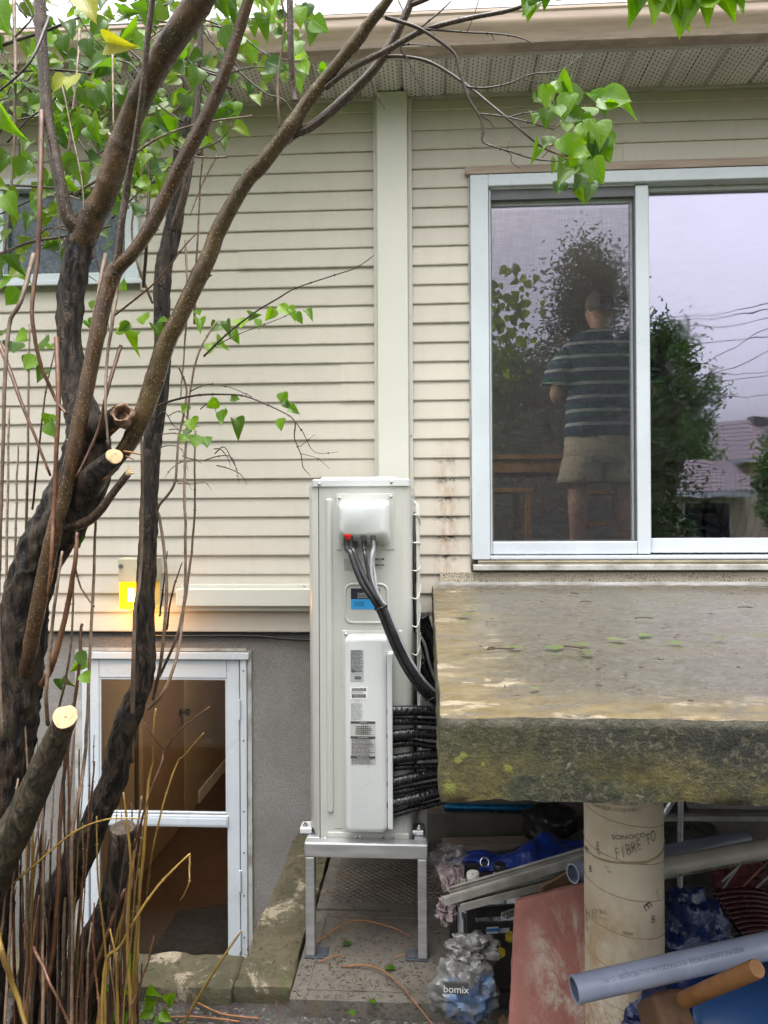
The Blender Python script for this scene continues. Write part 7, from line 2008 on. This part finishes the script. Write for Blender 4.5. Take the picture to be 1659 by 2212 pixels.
# small sprays against the siding
for u, v, s, a in ((425, 672, 24, 25), (432, 690, 30, 10), (405, 668, 18, -40), (470, 700, 30, -20), (490, 695, 28, 10), (520, 690, 34, 5), (540, 680, 26, 60), (505, 715, 28, 15), (556, 690, 22, 20), (590, 668, 26, -30), (606, 660, 30, 30), (622, 668, 28, 55), (640, 676, 26, 40), (660, 672, 24, 60), (455, 745, 24, 10), (470, 738, 26, 40),
 (470, 866, 26, -60), (486, 886, 34, 10), (508, 908, 36, 30), (500, 860, 24, 70), (610, 850, 26, 5), (618, 866, 24, 30), (610, 905, 26, -10), (628, 880, 22, 40), (405, 875, 24, -10), (415, 905, 34, 8), (420, 940, 32, 18), (440, 945, 30, 50), (412, 930, 26, -20), (395, 940, 22, 10),
 (262, 612, 28, 40), (232, 655, 24, -20), (310, 680, 36, 10), (335, 705, 36, 30), (260, 705, 34, 40), (300, 720, 38, -12), (345, 690, 24, 70), (200, 650, 20, 0), (190, 695, 22, 20), (280, 700, 26, -50), (205, 690, 26, 0),
 (168, 1152, 46, 20), (108, 912, 40, 30), (122, 905, 34, -10), (172, 1408, 34, 28), (178, 1425, 30, -40), (180, 1455, 28, 30), (138, 1470, 22, 0), (145, 1460, 26, 10),
 (10, 570, 50, 5), (0, 600, 48, -10), (30, 740, 46, 10), (40, 720, 36, 60), (75, 770, 36, -20), (98, 730, 40, 5), (110, 745, 36, 30), (5, 720, 40, 50), (60, 770, 32, 20), (95, 800, 30, -5)):
    L_(u, v, rr.uniform(2.1, 2.4), s*1.12, a + rr.uniform(-15, 15), rr.uniform(10, 50), rr.uniform(-40, 40), rr.choice((m_leaf, m_leafd, m_leaf)), par=lil2 if u > 380 else lil)
for pts in ([(1175, 320), (1215, 300), (1250, 262), (1290, 240)], [(1180, 322), (1230, 345), (1258, 375), (1262, 400)], [(1195, 280), (1225, 250), (1232, 205)], [(1145, 265), (1180, 240), (1190, 210)], [(1220, 345), (1262, 335), (1290, 305)], [(1200, 300), (1185, 325), (1172, 340)]):
    limb('twig', [(u, v, 1.74, 1.6 - .3*k) for k, (u, v) in enumerate(pts)], m_yelsh, lil, 5, .05, 4, 50)
# the crown at the upper left: leaves picked out singly, the rest as one mass
def crown_ok(u, v):
    if v < -160: return False
    lim = 660 if v < 130 else (660 - (v-130)*1.05 if v < 420 else 330 - (v-420)*.9)
    if u > lim + 20*math.sin(v*.05): return False
    dens = 1.0
    if v > 430: dens = .45
    if v > 560: dens = .16
    if u > 430 and v > 150: dens *= .55
    return rr.random() < dens * (.55 + .75*nz((u*.011, v*.011, 3)) + .2)
b = B(); single = 0; tot = 0
cand = []
while tot < 980:
    u, v = rr.uniform(-260, 680), rr.uniform(-160, 640)
    if not crown_ok(u, v): continue
    Y = rr.uniform(2.15, 3.35); tot += 1
    cand.append((u, v, Y, rr.uniform(.042, .078)))
cand.sort(key=lambda c_: -c_[3]/c_[2])
singles = [c_ for c_ in cand if 0 < c_[0] < 660 and c_[1] > 0][:150]
ss = set(singles)
for c_ in cand:
    u, v, Y, L = c_
    ang, tilt, spin = rr.gauss(0, 38), rr.uniform(-5, 65), rr.uniform(-50, 50)
    if c_ in ss:
        L_(u, v, Y, L/px(Y), ang, tilt, spin, rr.choice((m_leaf, m_leafd, m_leafd)))
    else:
        m = leaf_matrix(P(u, v, Y), L, ang, tilt, spin)
        vs, fs = LG[rr.randrange(6)]
        b.add([m @ p_ for p_ in vs], fs)
# boughs overhead, out of the frame, that the sliding panel mirrors
for i in range(210):
    p_ = Vector((rr.gauss(.62, .16), rr.uniform(.9, 1.7), 3.0 + rr.uniform(-.35, .75)))
    if p_.z < 2.75 + .9*max(0, p_.x-.75): continue
    m = leaf_matrix(p_, rr.uniform(.06, .09), rr.gauss(0, 35), rr.uniform(-5, 60), rr.uniform(-50, 50))
    vs, fs = LG[rr.randrange(6)]; b.add([m @ q for q in vs], fs)
b.build('foliage', m_leafmass, lil, smooth=179, kind='stuff')
limb('branch', [(930, -150, 1.7, 8), (1100, -520, 1.6, 8), (1500, -1000, 1.4, 9), (1700, -1500, 1.2, 7)], m_grey_b, lil, 8, .04, 6, 40)

# seedlings at the foot of the kerb
for lab, lst, base_ in (('bright green seedling on the soil in front of the kerb', [(315, 2165, 34, 110), (338, 2150, 40, 195), (362, 2165, 40, 150), (352, 2185, 30, 60), (330, 2180, 32, -70), (345, 2195, 26, 20)], (340, 2215)),
                       ('pale green seedling left of the bright one, by the stumps', [(255, 2140, 44, 200), (235, 2160, 34, 250), (262, 2175, 44, 20), (278, 2150, 34, 130), (248, 2190, 36, -20)], (258, 2230)),
                       ('sprig with a few pale leaves beside the thin shoots', [(287, 2060, 30, 10), (282, 2085, 26, 30)], (284, 2230))):
    t = thing('seedling', lab, 'seedling', G(base_[0], base_[1], GZ), 'seedlings on the soil')
    q0 = G(base_[0], base_[1], GZ)
    Yq = q0.y
    for u, v, s, a in lst:
        leaf(u, v, Yq - .02, s, a + 180 if False else a, 35, rr.uniform(-30, 30), t, m_leaf, None, rr)
        B().tube([q0, q0.lerp(P(u, v, Yq-.02), .6) + Vector((0, 0, .006)), P(u, v, Yq-.02)], .0016, 5).build('stem', m_yelsh, t, smooth=179)
# leaves fallen on the porch
for i, (u, v, s) in enumerate(((995, 1330, 34), (1020, 1318, 20), (1122, 1402, 26), (1195, 1398, 36), (1250, 1396, 30), (1318, 1385, 32), (1260, 1412, 22), (1400, 1372, 26), (1450, 1388, 28), (1545, 1382, 18), (1155, 1488, 20), (1010, 1408, 12))):
    q = G(u, v, SZ1+.007)
    o = bpy.data.objects.new('fallen_leaf', leaf_mesh(rr.choice((0, 2, 4)), m_leafpale if 'm_leafpale' in globals() else m_leaf)); col.objects.link(o)
    sc = s*px(q.y)*1.25
    o.matrix_basis = Matrix.Translation(q + Vector((0, 0, .004))) @ Matrix.Rotation(rr.uniform(0, 6.28), 4, 'Z') @ Matrix.Rotation(rr.uniform(-.1, .1), 4, 'X') @ Matrix.Diagonal((sc, sc, sc*.35, 1))
    tag(o, ('large leaf near the left rear corner of the porch slab', 'small leaf beside the left rear corner leaf on the porch slab', 'leaf left of the biggest pair on the porch slab', 'biggest leaf on the porch slab, left of centre', 'leaf overlapping the forked twig on the porch slab', 'leaf in the middle of the porch slab, right of the forked twig', 'small leaf in front of the forked twig on the porch slab', 'leaf right of centre towards the door on the porch slab', 'leaf right of centre in front on the porch slab', 'rightmost leaf on the porch slab', 'leaf nearest the front edge of the porch slab', 'tiny leaf near the left edge of the porch slab')[i], 'leaf', 'leaves fallen on the porch slab')
for i, (u, v, s) in enumerate(((742, 2040, 16), (850, 2090, 18), (800, 2163, 15), (760, 2185, 16), (700, 2058, 14))):
    q = G(u, v, .004)
    o = bpy.data.objects.new('fallen_leaf', leaf_mesh(rr.choice((0, 2, 4)), m_leafd)); col.objects.link(o)
    sc = s*px(q.y)*1.2
    o.matrix_basis = Matrix.Translation(q + Vector((0, 0, .004))) @ Matrix.Rotation(rr.uniform(0, 6.28), 4, 'Z') @ Matrix.Diagonal((sc, sc, sc*.35, 1))
    tag(o, ('green leaf on the nearer paver by the left foot of the stand', 'dark leaf lying against the right foot of the stand', 'dark leaf on the front edge of the nearer paver', 'leaf on the gravel just in front of the paver', 'leaf beside the twig at the left foot of the stand')[i], 'leaf', 'leaves fallen on the paving')
# ---------------------------------------------------------------- across the yard, behind the camera (seen only mirrored in the glass)
m_lawn = pm('lawn', (.03, .055, .015), .9, (.05, .075, .02), 9, bump=.6, bscale=80)
tag(B().quad((-60, -60, GZ+.012), (60, -60, GZ+.012), (60, -1.5, GZ+.012), (-60, -1.5, GZ+.012)).build('lawn', m_lawn), kind='structure')
def mir(u, v, Y):
    """a place Y metres out on the yard side whose mirror image in the pane is seen at (u, v)"""
    q = P(u, v, 2*(YW+.065) - Y); return Vector((q.x, Y, q.z))
m_mauve = pm('mauve_shingle', (.095, .075, .076), .85, (.13, .105, .105), 16, bump=.6, bscale=60, stretch=(1, 1, 1))
m_ylwall = pm('pale_yellow_siding', (.50, .43, .29), .6, (.44, .38, .25), 3)
m_darkwin = pm('dark_window', (.02, .025, .035), .1)
def bungalow(lab, x0, x1, y0, y1, ze, zr_, wins):
    h = thing('neighbour_house', lab, 'house', ((x0+x1)/2, (y0+y1)/2, GZ))
    B().box(x0, x1, y1, y0, GZ-.1, ze).build('wall', m_ylwall, h)
    for k in range(int((ze-GZ)/.16)):
        B().box(x0-.01, x1+.01, y0+.001, y0+.014, GZ+k*.16, GZ+k*.16+.012).build('siding_lap', m_white, h) if k % 2 == 0 else None
    ym = (y0+y1)/2
    rf = B().loft([[Vector((x_, y0+.45, ze-.06)), Vector((x_, ym, zr_)), Vector((x_, y1-.45, ze-.06)), Vector((x_, y1-.45, ze+.06)), Vector((x_, ym, zr_+.14)), Vector((x_, y0+.45, ze+.06))] for x_ in (x0-.4, x1+.4)]).build('roof', m_mauve, h)
    nc = 9
    for k in range(nc):                              # courses of shingles, each a little proud of the one below
        t0, t1 = k/nc, (k+1.15)/nc
        ya, yb_ = y0+.45 + (ym-y0-.45)*t0, y0+.45 + (ym-y0-.45)*min(1, t1)
        za, zb = ze+.06 + (zr_+.08-ze)*t0, ze+.06 + (zr_+.08-ze)*min(1, t1)
        B().add([(x0-.4, ya, za+.035), (x1+.4, ya, za+.035), (x1+.4, yb_, zb+.012), (x0-.4, yb_, zb+.012), (x0-.4, ya, za+.004), (x1+.4, ya, za+.004)], [(0, 1, 2, 3), (4, 5, 1, 0)]).build('shingle_course', m_mauve, rf)
    B().box(x0-.42, x1+.42, y0+.451, y0+.53, ze-.10, ze+.05).build('gutter', m_white, h)
    for (a, c_, zb, zt) in wins:
        f = B().box(a-.07, c_+.07, y0+.002, y0+.05, zb-.07, zt+.07).build('window', m_white, h)
        B().box(a, c_, y0+.051, y0+.056, zb, zt).build('pane', m_darkwin, f)
    return h
e1 = mir(1450, 1066, -15.0); r1 = mir(1450, 1002, -17.5)
xa = mir(1411, 1066, -15.0).x - 5.0; xb = mir(1618, 1066, -15.0).x
w0, w1 = mir(1478, 1090, -15), mir(1535, 1090, -15)
bungalow('pale yellow bungalow with a mauve roof, mirrored in the fixed pane', xa, xb, -15.0, -20.0, e1.z, r1.z, [(w0.x, w0.x+.7, .9, 1.95), (w1.x-.2, w1.x+.55, .9, 1.95)])
e2 = mir(1560, 996, -25); r2 = mir(1560, 921, -29)
xa = mir(1500, 960, -25).x; xb = xa + 9
h2 = bungalow('second house with a mauve roof, mirrored farther off', xa, xb, -25.0, -33.0, e2.z, r2.z, [])
q = mir(1644, 905, -28.5)
B().box(q.x-.4, q.x+.4, -29.2, -28.4, r2.z-.4, q.z).build('chimney', m_dark_grey, h2)
# trees
m_conif = leaf_mat('conifer_foliage', (.012, .040, .012), (.04, .085, .022), (1.5, 1.6, 1.0), -1)
m_decid = leaf_mat('far_foliage', (.025, .075, .018), (.07, .15, .03), (1.8, 1.8, 1.0), -1)
def far_tree(name, lab, x, y, h, r, num, size, mat, conic, seed, zlow=.3):
    t = thing(name, lab, 'tree', (x, y, GZ))
    rr = random.Random(seed)
    b = B(); b.tube([(x, y, GZ), (x+.05, y, h*.4), (x, y+.03, h*.9)], [.16, .11, .02], 10, fn=bark_fn(.1, seed)); b.build('trunk', m_bark, t, smooth=179)
    for k in range(6):
        a = rr.uniform(0, 6.28); z = h*rr.uniform(.25, .7); L = r*.8
        B().tube([(x, y, z), (x + math.cos(a)*L*.5, y + math.sin(a)*L*.5, z + .1*h*.5), (x + math.cos(a)*L, y + math.sin(a)*L, z + .12*h)], [.05, .03, .008], 6).build('limb', m_bark, t, smooth=179)
    b = B(); cl = []
    for k in range(70):
        zt = rr.random()
        if conic: rad = r*(1-zt)**.7*(.75+.5*rr.random()); z = zlow + zt*(h-zlow)
        else:
            z = zlow + (h-zlow)*zt; rad = r*math.sqrt(max(.05, 1-(2*zt-1)**2))*rr.random()**.5
        a = rr.uniform(0, 6.28); cl.append((x + rad*math.cos(a), y + rad*math.sin(a), z, r*rr.uniform(.14, .34)))
    for k in range(num):
        cx, cy, cz, cr = rr.choice(cl)
        p_ = Vector((rr.gauss(cx, cr*.55), rr.gauss(cy, cr*.55), rr.gauss(cz, cr*.6)))
        m = Matrix.Translation(p_) @ Euler((rr.uniform(0, 6.28), rr.uniform(0, 6.28), rr.uniform(0, 6.28))).to_matrix().to_4x4() @ Matrix.Diagonal((size, size*rr.uniform(1, 1.6), size, 1))
        b.add([m @ Vector(q) for q in ((-.3, 0, 0), (.3, 0, 0), (.12, 1, .1), (-.12, 1, .1))], [(0, 1, 2, 3)])
    for k in range(9):                               # dense inner foliage
        zt = (k+.6)/10.5; rad = r*((1-zt)**.7*.62 if conic else math.sqrt(max(.05, 1-(2*zt-1)**2))*.62)
        lump(b, (x, y, zlow + (h-zlow)*zt), rad, rad, (h-zlow)*.11, .5, 2.5, seed+k, 22, 12)
    b.build('crown', mat, t, kind='stuff')
    return t
q = mir(1272, 535, -6.0); far_tree('cedar_tree', 'dark conical cedar mirrored behind the person in the sliding panel', q.x, -6.0, q.z, 1.55, 26000, .06, m_conif, True, 3)
q = mir(1140, 770, -8.0); far_tree('yard_tree', 'leafy tree mirrored low at the left of the sliding panel', q.x, -8.0, q.z, 1.75, 12000, .075, m_decid, False, 5)
q = mir(1360, 690, -8.5); far_tree('yard_tree', 'leafy tree mirrored at the right of the cedar', q.x+.2, -8.5, q.z, 1.3, 9000, .075, m_conif, False, 8)
q = mir(1440, 735, -22.5); far_tree('yard_tree', 'tall dark green tree mirrored at the left of the fixed pane', q.x+.1, -22.5, q.z, 2.0, 16000, .11, m_decid, False, 6, 1.6)
q = mir(1560, 905, -19.0); far_tree('yard_tree', 'low round tree mirrored beyond the mauve roof', q.x-1.2, -20.6, q.z, 1.8, 2600, .16, m_decid, False, 7, 1.8)
q = mir(1640, 930, -13.0); far_tree('yard_tree', 'bushy tree mirrored at the right edge of the fixed pane', q.x+.6, -13.0, q.z, .9, 2600, .11, m_decid, False, 9, 1.2)
# hedge between the yards
hd = thing('hedge', 'dark hedge along the back of the yard, mirrored behind the person', 'hedge', (mir(1200, 1000, -9).x, -9.4, GZ))
rr = random.Random(15); b = B()
hx_a, hx_b = mir(1060, 1000, -9.4).x-2, mir(1412, 1000, -9.4).x
for k in range(12000):
    x_ = rr.uniform(hx_a, hx_b); p_ = Vector((x_, rr.gauss(-9.4, .25), GZ + rr.random()**.8*(2.1 + .3*math.sin(x_*2.1))))
    m = Matrix.Translation(p_) @ Euler((rr.uniform(0, 6.28), rr.uniform(0, 6.28), 0)).to_matrix().to_4x4() @ Matrix.Diagonal((.11, .13, .11, 1))
    b.add([m @ Vector(q) for q in ((-.3, 0, 0), (.3, 0, 0), (.12, 1, .1), (-.12, 1, .1))], [(0, 1, 2, 3)])
b.build('leaves', m_conif, hd, kind='stuff')
B().box(hx_a, hx_b, -9.5, -9.3, GZ, 1.6).build('inner_twigs', m_bark, hd)
# overhead wires
ws = [((1405, 692), (1680, 652), 0), ((1405, 700), (1680, 662), 1), ((1405, 712), (1680, 678), 2), ((1405, 738), (1680, 722), 3), ((1405, 800), (1680, 800), 4), ((1405, 830), (1690, 690), 5), ((1405, 845), (1700, 745), 6), ((1480, 818), (1690, 808), 7), ((1060, 885), (1690, 850), 8)]
lab_w = ['highest', 'second highest', 'third', 'fourth', 'level middle', 'steeply slanting upper', 'steeply slanting lower', 'short level', 'long low']
for (a, c_, i) in ws:
    A_, C_ = mir(*a, -16 - i*.3), mir(*c_, -15 - i*.3)
    d = C_ - A_
    pts = [A_ + d*t_ - Vector((0, 0, .12*math.sin(math.pi*t_))) for t_ in [k/16 for k in range(-8, 25)]]
    tag(B().tube(pts, .013, 5).build('overhead_wire', m_black, smooth=179), lab_w[i] + ' overhead wire mirrored in the fixed pane', 'wire', 'overhead wires across the yard')
